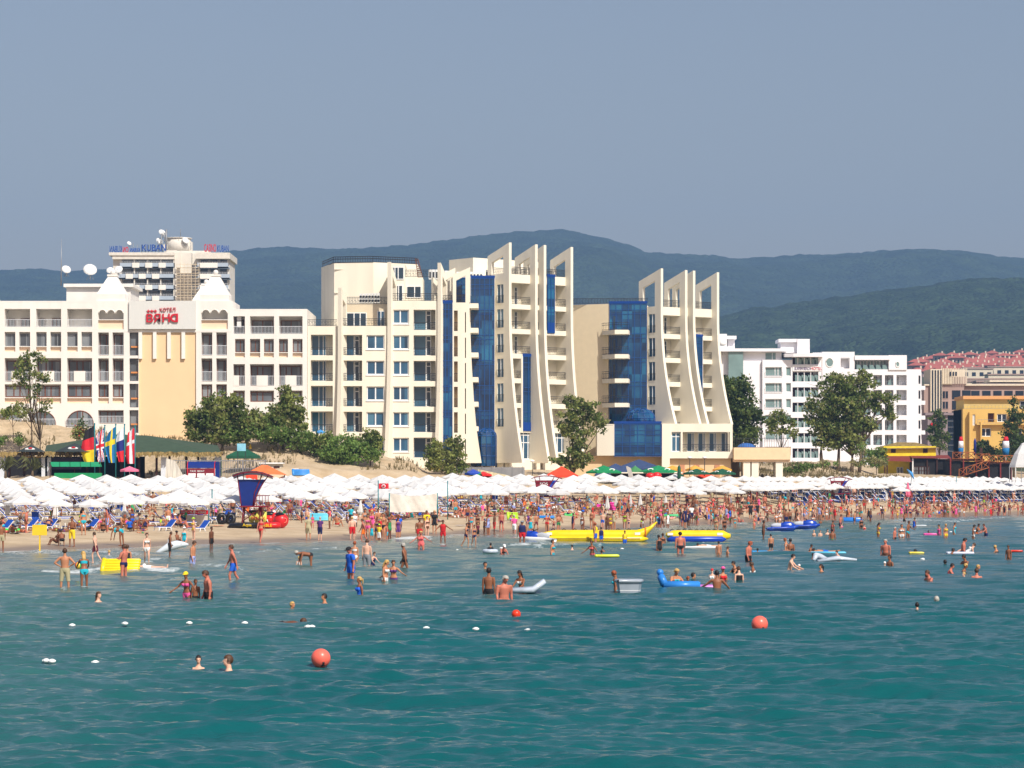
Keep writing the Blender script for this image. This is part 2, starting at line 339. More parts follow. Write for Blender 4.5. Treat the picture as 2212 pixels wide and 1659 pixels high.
    def streak(x0,y0,x1,y1,wd,st):   # a breaking crest between two photo points
        nonlocal foam,z
        PYs=HY+F*H/YY; t=np.clip((PX-x0)/(x1-x0),0,1); yc=y0+(y1-y0)*t+3*np.sin(PX*0.03+x0)
        inx=np.clip(np.minimum(PX-x0,x1-PX)/35,0,1); gg=np.exp(-((PYs-yc)/wd)**2)*inx
        foam=np.maximum(foam,st*gg); z=z+0.10*np.exp(-((PYs-yc+2)/(wd*1.2))**2)*inx
    for s in [(-80,1196,160,1198,4,0.5),(150,1198,340,1196,4,0.5),(60,1238,420,1230,5,0.62),(220,1222,330,1240,7,0.62),(380,1222,560,1234,5,0.5),(150,1208,420,1214,4,0.48),(640,1188,760,1184,3.5,0.5),(820,1170,960,1163,4,0.66),(930,1166,1010,1160,3,0.5),
              (1070,1180,1200,1186,4,0.6),(1110,1172,1330,1184,3.5,0.5),(700,1226,790,1250,3,0.45),(430,1255,600,1265,3,0.42),(1380,1146,1480,1140,3,0.5),(1560,1137,1640,1130,2.5,0.55),(1700,1135,1800,1128,2.5,0.5),(1900,1128,2212,1121,2.5,0.5),(470,1196,640,1192,3,0.45),(330,1250,420,1254,2.5,0.45)]: streak(*s)
    PYs=HY+F*H/YY
    for fx,fy in ((503,1257),(267,1244),(317,1216),(206,1217),(416,1224),(874,1231),(957,1175),(1128,1177),(137,1271),(182,1267),(565,1180),(1160,1176),(1300,1174),(1520,1175)): foam=np.maximum(foam,0.5*np.exp(-((PX-fx)/17)**2-((PYs-fy-1)/3.2)**2))
    depth=np.clip(off/150,0,1)
    z=np.where(off<-6,-0.25,z-0.02)
    co=np.stack([XX,YY,z],-1).reshape(-1,3); nr,nc=XX.shape; idx=np.arange(nr*nc).reshape(nr,nc)
    keep=(off[:-1,:-1]>-8)
    q=np.stack([idx[:-1,:-1][keep],idx[:-1,1:][keep],idx[1:,1:][keep],idx[1:,:-1][keep]],1)
    o=np_mesh("sea_water",co,q,{"depth":depth.ravel(),"foam":foam.ravel()},m); struct(o)
    MATS["sea_water"]=m; return o
sea()
# the sea outside the picture (round and behind the viewpoint)
mb=MB(); mb.add([(-400,-200,-0.02),(400,-200,-0.02),(400,34,-0.02),(-400,34,-0.02)],[(0,1,2,3)])
o=mb.build("open_sea",mat("open_sea",(10,98,100),rough=0.15,scale=0.3,var=0.2,bump=0.8)); struct(o)
# ---------------- materials for buildings ----------------
M_WHITE=mat("white_render",(238,233,224),0.85,0.06,0.7,stretch=(1,1,.15)); M_PEACH=mat("peach_render",(238,206,162),0.85,0.03,0.4); M_PEACH2=mat("pale_peach",(250,218,186),0.85,0.03)
M_CREAM=mat("cream_render",(243,234,213),0.85,0.05,0.7,stretch=(1,1,.13)); M_TAN=mat("tan_render",(228,196,152),0.85,0.05,0.5); M_METAL=mat("sign_sheet",(222,222,216),0.6,0.03,2.0,stretch=(14,1,0.2),bump=0.4)
M_GLASS=mat("dark_glass",(38,58,74),0.08,0.35,0.5,spec=0.8); M_GLASSB=glassmat("window_blue_glass",((26,50,72),(48,92,122),(84,128,150)),(1.3,9.0,2.9)); M_GLASSD=glassmat("grey_glass",((58,60,64),(104,110,116),(158,162,164)),(0.85,9.0,2.9),0.12)
M_CURT=glassmat("blue_curtain_glass",((8,34,62),(14,64,106),(34,112,150)),(1.33,9.0,1.05)); M_MULL=mat("blue_mullion",(24,76,140),0.4,0.05); M_BPAN=mat("blue_panel",(16,64,140),0.35,0.05)
M_FRW=mat("white_frame",(240,240,238),0.5,0.03); M_FRB=mat("brown_frame",(112,62,38),0.6,0.1); M_IRON=mat("dark_iron",(48,50,54),0.6,0.1); M_RAILW=mat("pale_rail",(214,218,222),0.5,0.05)
M_RED=mat("red_letters",(205,22,42),0.5,0.05); M_BLUEL=mat("blue_letters",(30,76,160),0.5,0.05); M_GREYM=mat("grey_metal",(150,152,154),0.5,0.1,metal=0.4); M_ROOFT=mat("roof_tiles",(206,96,70),0.8,0.2,1.2,bump=0.5)
M_ORANGE=mat("orange_band",(214,140,78),0.8,0.05); M_WOOD=mat("wood_brown",(120,72,40),0.8,0.2,3,stretch=(1,1,6)); M_DWOOD=mat("dark_wood",(66,36,28),0.8,0.2,3); M_THATCH=mat("thatch",(150,128,82),1,0.35,2.5,bump=1,spec=0.05)
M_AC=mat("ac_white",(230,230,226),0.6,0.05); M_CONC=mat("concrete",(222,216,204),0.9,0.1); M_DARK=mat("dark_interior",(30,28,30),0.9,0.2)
class Pl:
    def __init__(s,px,Y,th=0):
        s.O=(X(px,Y),Y); s.c=math.cos(R(th)); s.s=math.sin(R(th)); s.th=R(th)
    def u(s,px,d=0.0):
        k=(px-CX)/F; Ox,Oy=s.O; return (k*(Oy+s.c*d)-Ox+s.s*d)/(s.c-k*s.s)
    def Y(s,px,d=0.0): return s.O[1]+s.s*s.u(px,d)+s.c*d
    def z(s,py,px=None,d=0.0):
        return Z(py,s.O[1] if px is None else s.Y(px,d))
    def root(s,name,zb=0): return empty(name,(s.O[0],s.O[1],zb),s.th)
def wall(mb,u0,u1,z0,z1,holes,d=0.0,rev=0.4,mi=0,mr=None):
    us=sorted({u0,u1,*[h[0] for h in holes],*[h[1] for h in holes]}); zs=sorted({z0,z1,*[h[2] for h in holes],*[h[3] for h in holes]})
    for i in range(len(us)-1):
        for j in range(len(zs)-1):
            uc=(us[i]+us[i+1])/2; zc=(zs[j]+zs[j+1])/2
            if uc<u0 or uc>u1 or zc<z0 or zc>z1: continue
            if any(h[0]<uc<h[1] and h[2]<zc<h[3] for h in holes): continue
            mb.add([(us[i],d,zs[j]),(us[i+1],d,zs[j]),(us[i+1],d,zs[j+1]),(us[i],d,zs[j+1])],[(0,1,2,3)],mi)
    for h in holes:
        a,b,c,e=h[:4]; r=h[4] if len(h)>4 else rev; D=d+r; k=mi if mr is None else mr
        mb.add([(a,d,c),(b,d,c),(b,d,e),(a,d,e),(a,D,c),(b,D,c),(b,D,e),(a,D,e)],[(0,4,5,1),(1,5,6,2),(2,6,7,3),(3,7,4,0)],k)
def window(par,a,b,c,e,d,mull=(0.5,),tran=(),fm=None,gm=None,fw=0.09,name="window"):
    mb=MB(); t=0.07
    mb.box(a,a+fw,d-t,d,c,e); mb.box(b-fw,b,d-t,d,c,e); mb.box(a+fw,b-fw,d-t,d,c,c+fw); mb.box(a+fw,b-fw,d-t,d,e-fw,e)
    for m in mull: x=a+(b-a)*m; mb.box(x-fw*0.6,x+fw*0.6,d-t+0.005,d,c+fw,e-fw)
    for m in tran: z=c+(e-c)*m; mb.box(a+fw,b-fw,d-t+0.01,d,z-fw*0.5,z+fw*0.5)
    w_=mb.build(name,fm or M_FRW,par)
    p=MB(); p.box(a+fw*0.5,b-fw*0.5,d-0.02,d+0.01,c+fw*0.5,e-fw*0.5); p.build("pane",gm or M_GLASS,w_); return w_
def rail(par,a,b,z,h,d,m,step=0.22,fret=False,bw=0.035,d1=None):
    mb=MB(); D=d+0.05
    mb.box(a,b,d,D,z+h-0.06,z+h); mb.box(a,b,d,D,z+0.05,z+0.1)
    if fret: mb.box(a,b,d,D,z+h*0.72,z+h*0.76)
    n=max(2,int((b-a)/step))
    for i in range(n+1):
        x=a+(b-a-bw)*i/n; mb.box(x,x+bw,d+0.008,D-0.008,z+0.1,z+h-0.06)
    if fret:
        for i in range(0,n-1,2):
            x=a+(b-a)*i/n; w_=(b-a)/n
            mb.box(x+0.03,x+w_*1.3,d+0.012,D-0.012,z+h*0.5,z+h*0.55); mb.box(x+w_*0.5,x+w_*1.8,d+0.012,D-0.012,z+h*0.28,z+h*0.33)
    return mb.build("railing",m,par)
def dish(par,x,y,z,r,tilt=-35,turn=0,name="satellite_dish"):
    o=MB(); Mx=Matrix.Rotation(R(turn),3,'Z')@Matrix.Rotation(R(90+tilt),3,'X')
    o.ball((x,y,z),(r,r,r*0.45),14,5,M=Mx,v0=0,v1=0.5); q=o.build(name,M_AC,par)
    s=MB(); s.tube([(x,y+0.1,z-r*1.5),(x,y+0.05,z-r*0.2)],0.07,5); s.tube([(x-r*.5,y+0.1,z-r*1.5),(x,y+0.05,z-r*0.4),(x+r*.5,y+0.1,z-r*1.5)],0.04,4); s.tube([(x,y-0.02,z-r*0.1),(x,y-r*0.8,z+r*0.1)],0.03,4); s.build("dish_stand",M_GREYM,q); return q
# ================= white hotel on the left =================
P=Pl(0,350,0); S=F/350
u=P.u; zz=P.z
H1=P.root("seaside_hotel"); tag(H1,"long white and peach hotel with red roof lettering and two little pyramid towers, far left","hotel")
wm=MB(); wins=[]; GF=zz(1003); TOP=zz(650)
cL=[(-220,-155),(-145,-90),(-80,-14),(10,65),(78,132),(145,199)]
holes=[]
for a,b in cL:
    A,B=u(a),u(b); W=B-A; m1=A+W*0.42; m2=A+W*0.57
    holes.append((A,B,zz(706),zz(653),2.2))
    for p,q in ((A,m1),(m2,B)): holes+= [(p,q,zz(748),zz(717),0.55),(p,q,zz(759.5),zz(749.5),0.35)]
    holes+=[(A,B,zz(824.5),zz(773.5),1.3),(A,B,zz(858),zz(830),0.6),(A,B,zz(871.5),zz(860),0.35)]
T=[(212,267,212,235,243,267),(435,492,435,458.5,467,490)]
for a,b,p0,p1,p2,p3 in T:
    holes.append((u(a),u(b),zz(711),zz(691.5),0.3))
    for p,q in ((p0,p1),(p2,p3)):
        holes+=[(u(p),u(q),zz(767.5),zz(718),1.2),(u(p),u(q),zz(824),zz(774),1.2),(u(p),u(q),zz(858),zz(830),0.6),(u(p),u(q),zz(871.5),zz(860),0.3)]
    holes.append((u(a),u(b),zz(915),zz(886),0.8))
# open terrace behind little arches at the tower tops
for a,b,*_ in T: holes.append((u(a),u(b),zz(690),zz(668),1.6))
G=[(279.5,299,718,768),(279.5,299,774,823),(279.5,299,829,880),(279.5,299,886,935)]
for a,b,c,e in G: holes.append((u(a),u(b),zz(e),zz(c),0.7))
holes.append((u(299.5),u(423.5),zz(950),zz(718),0.25))
wall(wm,u(-230),u(503),GF,TOP,holes)
# right lower wing
hr=[]
for a,b in ((504,529),(540,592),(602.5,653.5)):
    hr.append((u(a),u(b),zz(721),zz(671),2.2)); hr.append((u(a),u(b),zz(833.4),zz(786.5),1.3)); hr.append((u(a),u(b),zz(868),zz(843.5),0.6)); hr.append((u(a),u(b),zz(925),zz(897),0.6))
for a,b in ((507.6,529),(540,562),(570,591.5),(602.5,622),(632,653.5)): hr+=[(u(a),u(b),zz(761),zz(732),0.55),(u(a),u(b),zz(772),zz(762.5),0.35)]
wall(wm,u(503),u(663.5),GF,zz(667.5),hr,d=0.004)
# body: roofs, sides, backs
wm.box(u(-230),u(503)-0.01,2.6,16,GF,zz(706)); wm.box(u(503),u(663.5),2.6,16,GF,zz(721)-.01)
wm.add([(u(663.5),0.004,GF),(u(663.5),16,GF),(u(663.5),16,zz(667.5)),(u(663.5),0.004,zz(667.5))],[(0,1,2,3)])
wm.add([(u(503),0,zz(668)),(u(503),9,zz(668)),(u(503),9,TOP),(u(503),0,TOP)],[(0,1,2,3)])
wm.box(u(-230),u(503)-0.012,0.01,3.4,TOP-1.0,TOP-0.02) ; wm.box(u(503)+.01,u(663.5)-.01,0.012,3.4,zz(667.5)-0.9,zz(667.5)-0.02)
wm.box(u(-230),u(503)-0.05,3.2,3.5,zz(706),TOP-1.0); wm.box(u(503),u(663.5)-.02,3.2,3.5,zz(721),zz(667.5)-0.95)
wb=wm.build("wall",M_WHITE,H1)
# back faces of the recesses
for h in holes+hr:
    r=h[4]
    if r in(0.35,0.3): continue
    if abs(h[0]-u(299.5))<.01: continue
    bk=MB(); bk.add([(h[0],r,h[2]),(h[1],r,h[2]),(h[1],r,h[3]),(h[0],r,h[3])],[(0,1,2,3)]); bk.build("recess_wall",M_WHITE,H1)
for h in holes+hr:
    if h[4] in (0.35,0.3): pc=MB(); pc.add([(h[0],h[4],h[2]),(h[1],h[4],h[2]),(h[1],h[4],h[3]),(h[0],h[4],h[3])],[(0,1,2,3)]); pc.build("parapet_panel",M_PEACH2,H1)
pw=MB(); pw.add([(u(299.5),0.25,zz(950)),(u(423.5),0.25,zz(950)),(u(423.5),0.25,zz(718)),(u(299.5),0.25,zz(718))],[(0,1,2,3)]); pw.build("peach_wall",M_PEACH,H1)
for a,b in ((299.5,307),(330.6,338),(361.4,369),(392.3,400)):
    q=MB(); q.box(u(a),u(b),-0.12,0.24,zz(775),zz(717.9)); q.build("pilaster",M_WHITE,H1)
q=MB(); q.box(u(268),u(501),-0.02,0.0-0.002,zz(717),zz(712.3)); q.build("cornice",M_WHITE,H1)
q=MB(); q.box(u(279.5),u(423.5),-0.35,-0.03,zz(711),zz(650.2)); sp=q.build("sign_board",M_METAL,H1)
# lettering
t=text_mesh("ХОТЕЛ",0.62,0.06,"lettering",M_RED,sp,squash=0.98,bold=0.0); t.location=(u(345.5),-0.47,zz(673.5)); t.rotation_euler=(0,R(-1.5),0)
t=text_mesh("ВЯН",1.42,0.08,"lettering",M_RED,sp,squash=1.1,bold=0.02); t.location=(u(315.5),-0.5,zz(696.5)); t.rotation_euler=(0,R(-0.5),0)
t=text_mesh("D",1.42,0.08,"lettering",M_RED,sp,mirror=True,bold=0.05); t.location=(u(386.5),-0.5,zz(695.5))
q=MB()
for cx in (321.5,329,336.5):
    pts=[]
    for k in range(10):
        r=(0.23,0.1)[k%2]; an=PI/2+k*PI/5; pts.append((u(cx)+r*math.cos(an),zz(672.5)+r*math.sin(an)))
    q.prism(pts,1,-0.5,-0.38)
q.build("star",M_RED,sp)
# windows, rails
for ci,(a,b) in enumerate(cL):
    A,B=u(a),u(b); W=B-A; m1=A+W*0.42; m2=A+W*0.57
    for p,q_ in ((A,m1),(m2,B)): window(H1,p+0.02,q_-0.02,zz(747.5),zz(720),0.5,(0.62,),fm=M_FRB if 0 else M_GREYM,gm=M_GLASSD,fw=0.07)
    for pz,qz,d in ((824.0,778,1.25),(857.5,833,0.55)):
        window(H1,A+0.03,B-0.25,zz(pz),zz(qz),d,(0.36,0.62),fm=M_FRB,gm=M_GLASSD,fw=0.11)
    rail(H1,A,B,zz(824.4),1.25,0.06,M_RAILW,0.17); q=MB(); q.box(A+W*0.27,A+W*0.73,-0.03,0.05,zz(824.6),zz(801.5)); q.build("balcony_panel",M_WHITE,H1)
    rail(H1,A,B,zz(705.9),0.95,0.1,M_RAILW,0.17)
    if ci!=5: window(H1,A+0.1,A+W*(0.3 if ci%2 else 0.25),zz(705.5),zz(687),2.1,(),fm=M_FRB,gm=M_GLASSD)
    if ci!=5: window(H1,A+W*0.52,B-0.3,zz(705.5),zz(686),2.1,(0.5,),fm=M_FRB,gm=M_GLASSD)
for a,b,p0,p1,p2,p3 in T:
    for p,q_ in ((p0,p1),(p2,p3)):
        for lo,hi in ((767.5,722),(824,778)):
            window(H1,u(p)+0.03,u(q_)-0.12,zz(lo),zz(hi),1.15,(0.72,),fm=M_FRB,gm=M_GLASSD,fw=0.1); rail(H1,u(p),u(q_),zz(lo-0.3),1.25,0.06,M_RAILW,0.16)
        window(H1,u(p)+0.03,u(q_)-0.12,zz(857.6),zz(832),0.56,(0.6,),fm=M_FRB,gm=M_GLASSD)
    window(H1,u(a)+0.1,u(b)-0.1,zz(915),zz(888),0.75,(0.33,0.5,0.66),fm=M_FRB,gm=M_GLASSD); rail(H1,u(a),u(b),zz(914.7),0.95,0.06,M_RAILW,0.17)
    # three round-headed openings on the terrace front
    q=MB()
    for k in range(3):
        c=u(a)+(u(b)-u(a))*(k+0.5)/3; r=(u(b)-u(a))/6.6
        q.tube([(c+r*math.cos(t_),0.05,zz(677)+r*math.sin(t_)) for t_ in np.linspace(0,PI,9)],0.09,5)
    q.build("arch_trim",M_WHITE,H1)
    q=MB(); n=3
    for k in range(n):
        c=u(a)+(u(b)-u(a))*(k+0.5)/n; r=(u(b)-u(a))/6.6; w2=(u(b)-u(a))/6; zt=zz(667.9)
        pts=[(c-w2,zz(677)),(c-r,zz(677))]+[(c-r*math.cos(t_),zz(677)+r*math.sin(t_)) for t_ in np.linspace(0,PI,11)[1:-1]]+[(c+r,zz(677)),(c+w2,zz(677)),(c+w2,zt),(c-w2,zt)]
        q.prism(pts,1,0.002,0.22)
    q.build("arcade",M_WHITE,H1)
for a,b,c,e in G:
    window(H1,u(a)+0.02,u(b)-0.02,zz(e),zz(c),0.65,(),fm=M_IRON,gm=M_GLASSD,fw=0.06)
    q=MB(); zc=zz(c+(e-c)*0.62); q.box(u(a)+.15,u(b)-0.05,0.35,0.58,zc-0.1,zc+0.1); q.build("floor_band",M_ORANGE,H1)
for a,b in ((504,529),(540,592),(602.5,653.5)):
    A,B=u(a),u(b); W=B-A
    rail(H1,A,B,zz(720.8),0.95,0.1,M_RAILW,0.17); rail(H1,A,B,zz(833.2),1.25,0.06,M_RAILW,0.17)
    q=MB(); q.box(A+W*(0.27 if W>2 else 0.0),A+W*(0.74 if W>2 else 0.5),-0.03,0.05,zz(833.6),zz(811)); q.build("balcony_panel",M_WHITE,H1)
    window(H1,A+0.03,B-0.3,zz(833),zz(790),1.25,(0.3,0.55) if W>2 else (0.55,),fm=M_FRB,gm=M_GLASSD,fw=0.1); window(H1,A+0.03,B-0.2,zz(867.6),zz(846),0.56,(0.3,0.55) if W>2 else (0.6,),fm=M_FRB,gm=M_GLASSD,fw=0.1)
    window(H1,A+0.1,B-0.3,zz(720.5),zz(690),2.1,(0.5,),fm=M_FRB,gm=M_GLASSD); window(H1,A+0.1,B-0.1,zz(924),zz(898),0.56,(0.5,),fm=M_FRB,gm=M_GLASSD)
for a,b in ((507.6,529),(540,562),(570,591.5),(602.5,622),(632,653.5)): window(H1,u(a)+0.02,u(b)-0.1,zz(760.5),zz(735),0.5,(0.55,),fm=M_FRB,gm=M_GLASSD,fw=0.08)
q=MB(); q.box(u(511),u(520),0.5,1.0,zz(692),zz(680)); q.box(u(511),u(520),0.5,1.0,zz(706),zz(694)); q.build("air_conditioner",M_AC,H1)
# ground-floor arches (dark openings with round heads)
for c,w_ in ((20,56),(92,56),(173,58),(-60,58),(-140,58)):
    r=(u(c+w_/2)-u(c-w_/2))/2; C=u(c); zb=zz(922); zs=zz(916)
    pts=[(C-r,zb)]+[(C-r*math.cos(t_),zs+r*0.98*math.sin(t_)) for t_ in np.linspace(0,PI,15)]+[(C+r,zb)]
    q=MB(); q.prism(pts,1,-0.012,-0.005); aw=q.build("arched_window",M_GLASSD,H1)
    q=MB(); q.tube([(x,-0.02,z) for x,z in pts],0.07,4); 
    for f in (-0.2,0.2): q.box(C+f*r-0.06,C+f*r+0.06,-0.05,-0.013,zb,zs+r*0.92)
    q.build("frame",M_FRB,aw); rail(H1,C-r,C+r,zz(920),0.9,-0.3,M_RAILW,0.17)
# penthouse, towers with ball tops
q=MB(); q.box(u(127),u(268),6,14,TOP-0.5,zz(613)); q.box(u(122),u(275),5.5,14.5,zz(613),zz(606)); q.build("penthouse",M_WHITE,H1)
def turret(a,b,t0,t1,zs,zt,d0,dw,ball,name="corner_tower"):
    q=MB(); A,B,C,D=u(a,d0),u(b,d0),u(t0,d0),u(t1,d0); w=(B-A); k=(w-(D-C))/2
    def ring(x0,x1,y0,y1,z): return [(x0,y0,z),(x1,y0,z),(x1,y1,z),(x0,y1,z)]
    vs=ring(A,B,d0,d0+dw,TOP-0.6)+ring(A,B,d0,d0+dw,zz(zs))+ring(A+k,B-k,d0+k,d0+dw-k,zz(zt))
    q.add(vs,[(0,1,5,4),(1,2,6,5),(2,3,7,6),(3,0,4,7),(4,5,9,8),(5,6,10,9),(6,7,11,10),(7,4,8,11),(8,9,10,11)])
    q.box(A+k-0.12,B-k+0.12,d0+k-0.12,d0+dw-k+0.12,zz(zt),zz(zt)+0.25)
    t=q.build(name,M_WHITE,H1); q=MB(); q.ball(((A+B)/2,d0+dw/2,zz(zt)+0.25+ball*0.9),ball,12,8); q.build("ball_finial",M_WHITE,t)
turret(208.5,270.6,230,248,634.6,595,0.3,3.6,0.33); turret(431,494.5,453,471,636,595,0.3,3.6,0.33); turret(415,470,436,452,640,607,7,3.4,0.31); turret(-60,-8,-40,-24,640,600,7,3.2,0.3)
for px_,py_,r,tn in ((143,582,0.62,25),(194.5,582.5,0.9,15),(255.5,582.5,0.6,-15),(238,584,0.5,0)): dish(H1,u(px_,9),9,Z(py_,359),r,turn=tn)
q=MB(); q.tube([(u(132,8),8,zz(607)),(u(133,8),8,zz(504))],[0.09,0.02],5); q.build("antenna_mast",M_GREYM,H1)
# ================= tower hotel behind =================
Pk=Pl(236,700,0); u2=Pk.u; z2=Pk.z; K=Pk.root("tower_hotel"); tag(K,"grey balconied tower hotel with blue and red roof lettering behind the white hotel","hotel")
q=MB(); q.box(u2(262),u2(377),3,18,z2(760),z2(546)); q.box(u2(243),u2(262),1.0,14,z2(760),z2(549)); q.box(u2(377),u2(388),0.5,18,z2(760),z2(545)); q.box(u2(388),u2(412),1.5,18,z2(760),z2(545)); q.box(u2(412),u2(492),4,18,z2(760),z2(545)); q.build("wall",mat("tower_wall",(226,220,208),0.85,0.08,0.3),K)
q=MB(); q.box(u2(236),u2(377),-0.6,18.2,z2(552),z2(545.5)); q.box(u2(243),u2(377),-0.3,2.9,z2(560),z2(552)); q.box(u2(424),u2(497),-0.5,18.2,z2(559),z2(546)); q.build("roof_slab",M_CONC,K)
gl=mat("hazy_blue_panel",(172,186,200),0.6,0.05,0.3); lv=[573.6,597.5,621.5,645,669,693,717]
for i,y in enumerate(lv):
    top,bot=y-5.5,y+5.0; a=259+(-4 if i%2 else 0)
    q=MB(); q.box(u2(a),u2(375),0.0,3.0,z2(bot),z2(bot)+0.3); q.box(u2(a),u2(375),0.0,0.12,z2(bot),z2(top)); q.box(u2(424 if i!=0 else 420),u2(493+3*(i%2)),0.1,4.0,z2(bot),z2(bot)+0.3); q.box(u2(426),u2(493+3*(i%2)),0.1,0.22,z2(bot),z2(top)); b_=q.build("balcony",gl,K)
    q=MB()
    for k in range(3): 
        p=(286,314,343)[k]-(14 if i%2 else 0); q.box(u2(p),u2(p+15),-0.35,-0.02,z2(bot-0.3),z2(top-0.5))
    q.box(u2(432),u2(470),-0.2,0.08,z2(bot-.3),z2(top-.5)); q.build("balcony_box",M_WHITE,b_)
    rail(K,u2(a),u2(375),z2(top),0.5,0.02,M_RAILW,0.6); rail(K,u2(426),u2(492),z2(top),0.5,0.12,M_RAILW,0.6)
    for k in range(4):
        p=263+28.5*k; window(K,u2(p+1),u2(p+17),z2(top),z2(top-12),2.95,(0.5,),fm=M_GREYM,gm=M_GLASSD); q=MB(); q.box(u2(p+17),u2(p+25),2.9,2.98,z2(top),z2(top-13)); q.build("doorway",M_GLASS,K)
        q=MB(); q.box(u2(p+25.5),u2(p+28),0.3,2.9,z2(top),z2(top-14)); q.build("divider",M_CONC,K)
    for k in range(3):
        p=428+21*k; q=MB(); q.box(u2(p+2),u2(p+17),3.9,3.98,z2(top),z2(top-13)); q.build("doorway",M_GLASS,K)
sc=MB()
for x_ in np.linspace(382,430,7): sc.box(u2(x_),u2(x_)+0.09,-0.6,-0.5,z2(660),z2(568))
for y_ in np.arange(572,660,12.0): sc.box(u2(382),u2(430),-0.62,-0.52,z2(y_),z2(y_)+0.1); sc.box(u2(382),u2(430),-0.6,0.4,z2(y_+6)-0.1,z2(y_+6))
sc.build("scaffold",mat("scaffold",(222,205,176),0.7,0.1),K)
q=MB(); q.box(u2(350),u2(377),5,12,z2(546),z2(537)); q.box(u2(377),u2(447),5,12,z2(545.5),z2(538)); q.tube([(u2(376),9,z2(537)),(u2(376),9,z2(509))],3.2,14); q.box(u2(391),u2(406),8,11,z2(537),z2(516)); q.tube([(u2(376),9,z2(509)),(u2(376),9,z2(507.5))],3.5,14); q.box(u2(345),u2(362),7,9,z2(533),z2(522)); q.build("roof_plant_room",M_CONC,K)
for px_,py_,r in ((344,498,1.0),(338,516,0.95),(395,515,1.0),(272,521,0.6)): dish(K,u2(px_),6,z2(py_),r,turn=40)
q=MB()
for px_,y0,y1,r in ((354,537,492,0.22),(350,520,500,0.1),(385,507,491,0.07),(282,545,521,0.07),(291,545,525,0.06),(301,545,527,0.06),(309,545,524,0.06),(343,537,500,0.12),(336,537,515,0.1),(407,537,520,0.07)): q.tube([(u2(px_),5,z2(y0)),(u2(px_),5,z2(y1))],r,4)
for y_ in (500,508,516,524): q.box(u2(345),u2(356),4.9,5.1,z2(y_),z2(y_)+0.15)
q.build("antenna_mast",M_GREYM,K)
def ksign(txt,a,b,y0,y1,m,par,mir=False,d=-0.4,tilt=0):
    w_=u2(b)-u2(a); h=z2(y0)-z2(y1); t=text_mesh(txt,h/0.72,0.1,"lettering",m,par,mirror=mir,bold=0.03); wd=max(v.co.x for v in t.data.vertices)-min(v.co.x for v in t.data.vertices); k=w_/wd
    for v in t.data.vertices: v.co.x*=k
    t.location=(u2(b) if mir else u2(a),d,z2(y1)); return t
ksign("KUBAN",306,358,528,542,M_BLUEL,K); ksign("CASINO",441,467,527,544,M_RED,K); ksign("KUBAN",469,494,530,544,M_BLUEL,K); ksign("KUBAN",238,264,531,545.5,M_BLUEL,K,True); ksign("ON",266,278,533,546,M_RED,K,True); ksign("KUBAN",279,300,534,542.5,M_BLUEL,K,True,d=2)
q=MB()
for x_ in np.linspace(306,358,8): q.box(u2(x_),u2(x_)+0.1,-0.3,-0.2,z2(546),z2(529))
q.box(u2(306),u2(358),-0.3,-0.2,z2(542.5),z2(542)); q.build("sign_frame",M_IRON,K)
# ================= cream and blue-glass hotel =================
def fin_outline(P_,zt,zs,zb,dep,front,flare,hole=None,n=14):
    # side outline in (d,z): straight front, curving outwards near the ground, sloping top
    pts=[]
    for k in range(n+1):
        t=k/n; z=zb+(zt-zb)*t; x=front-flare*max(0,1-t/0.62)**2.2; pts.append((x,z))
    pts+= [(dep,zs),(dep,zb)]
    return pts
def strip_fin(mb,pts_f,dep,u0,th,zlist,openings,M=None):
    pass
HB=empty("blue_glass_hotel",(X(1105,355),355,0),0); tag(HB,"large cream hotel with tall sail-shaped fins and deep blue glass walls, centre of the shore","hotel")
def sub(P_): 
    # a rotated carrier is avoided: parts get world coordinates through a matrix relative to the root
    return Matrix.Translation(Vector((P_.O[0]-HB.location.x,P_.O[1]-HB.location.y,0)))@Matrix.Rotation(P_.th,4,'Z')
def put(o,P_): o.matrix_parent_inverse=Matrix.Identity(4); o.matrix_basis=sub(P_)@o.matrix_basis; return o
class FB:  # facade builder: every part goes under HB, placed in the frame of its facade
    def __init__(s,P_): s.P=P_
    def b(s,mb,name,m,parent=None):
        o=mb.build(name,m,parent or HB)
        if parent is None: put(o,s.P)
        return o
    def win(s,*a,**k):
        w_=window(HB,*a,**k); put(w_,s.P); return w_
    def rl(s,*a,**k):
        r_=rail(HB,*a,**k); put(r_,s.P); return r_
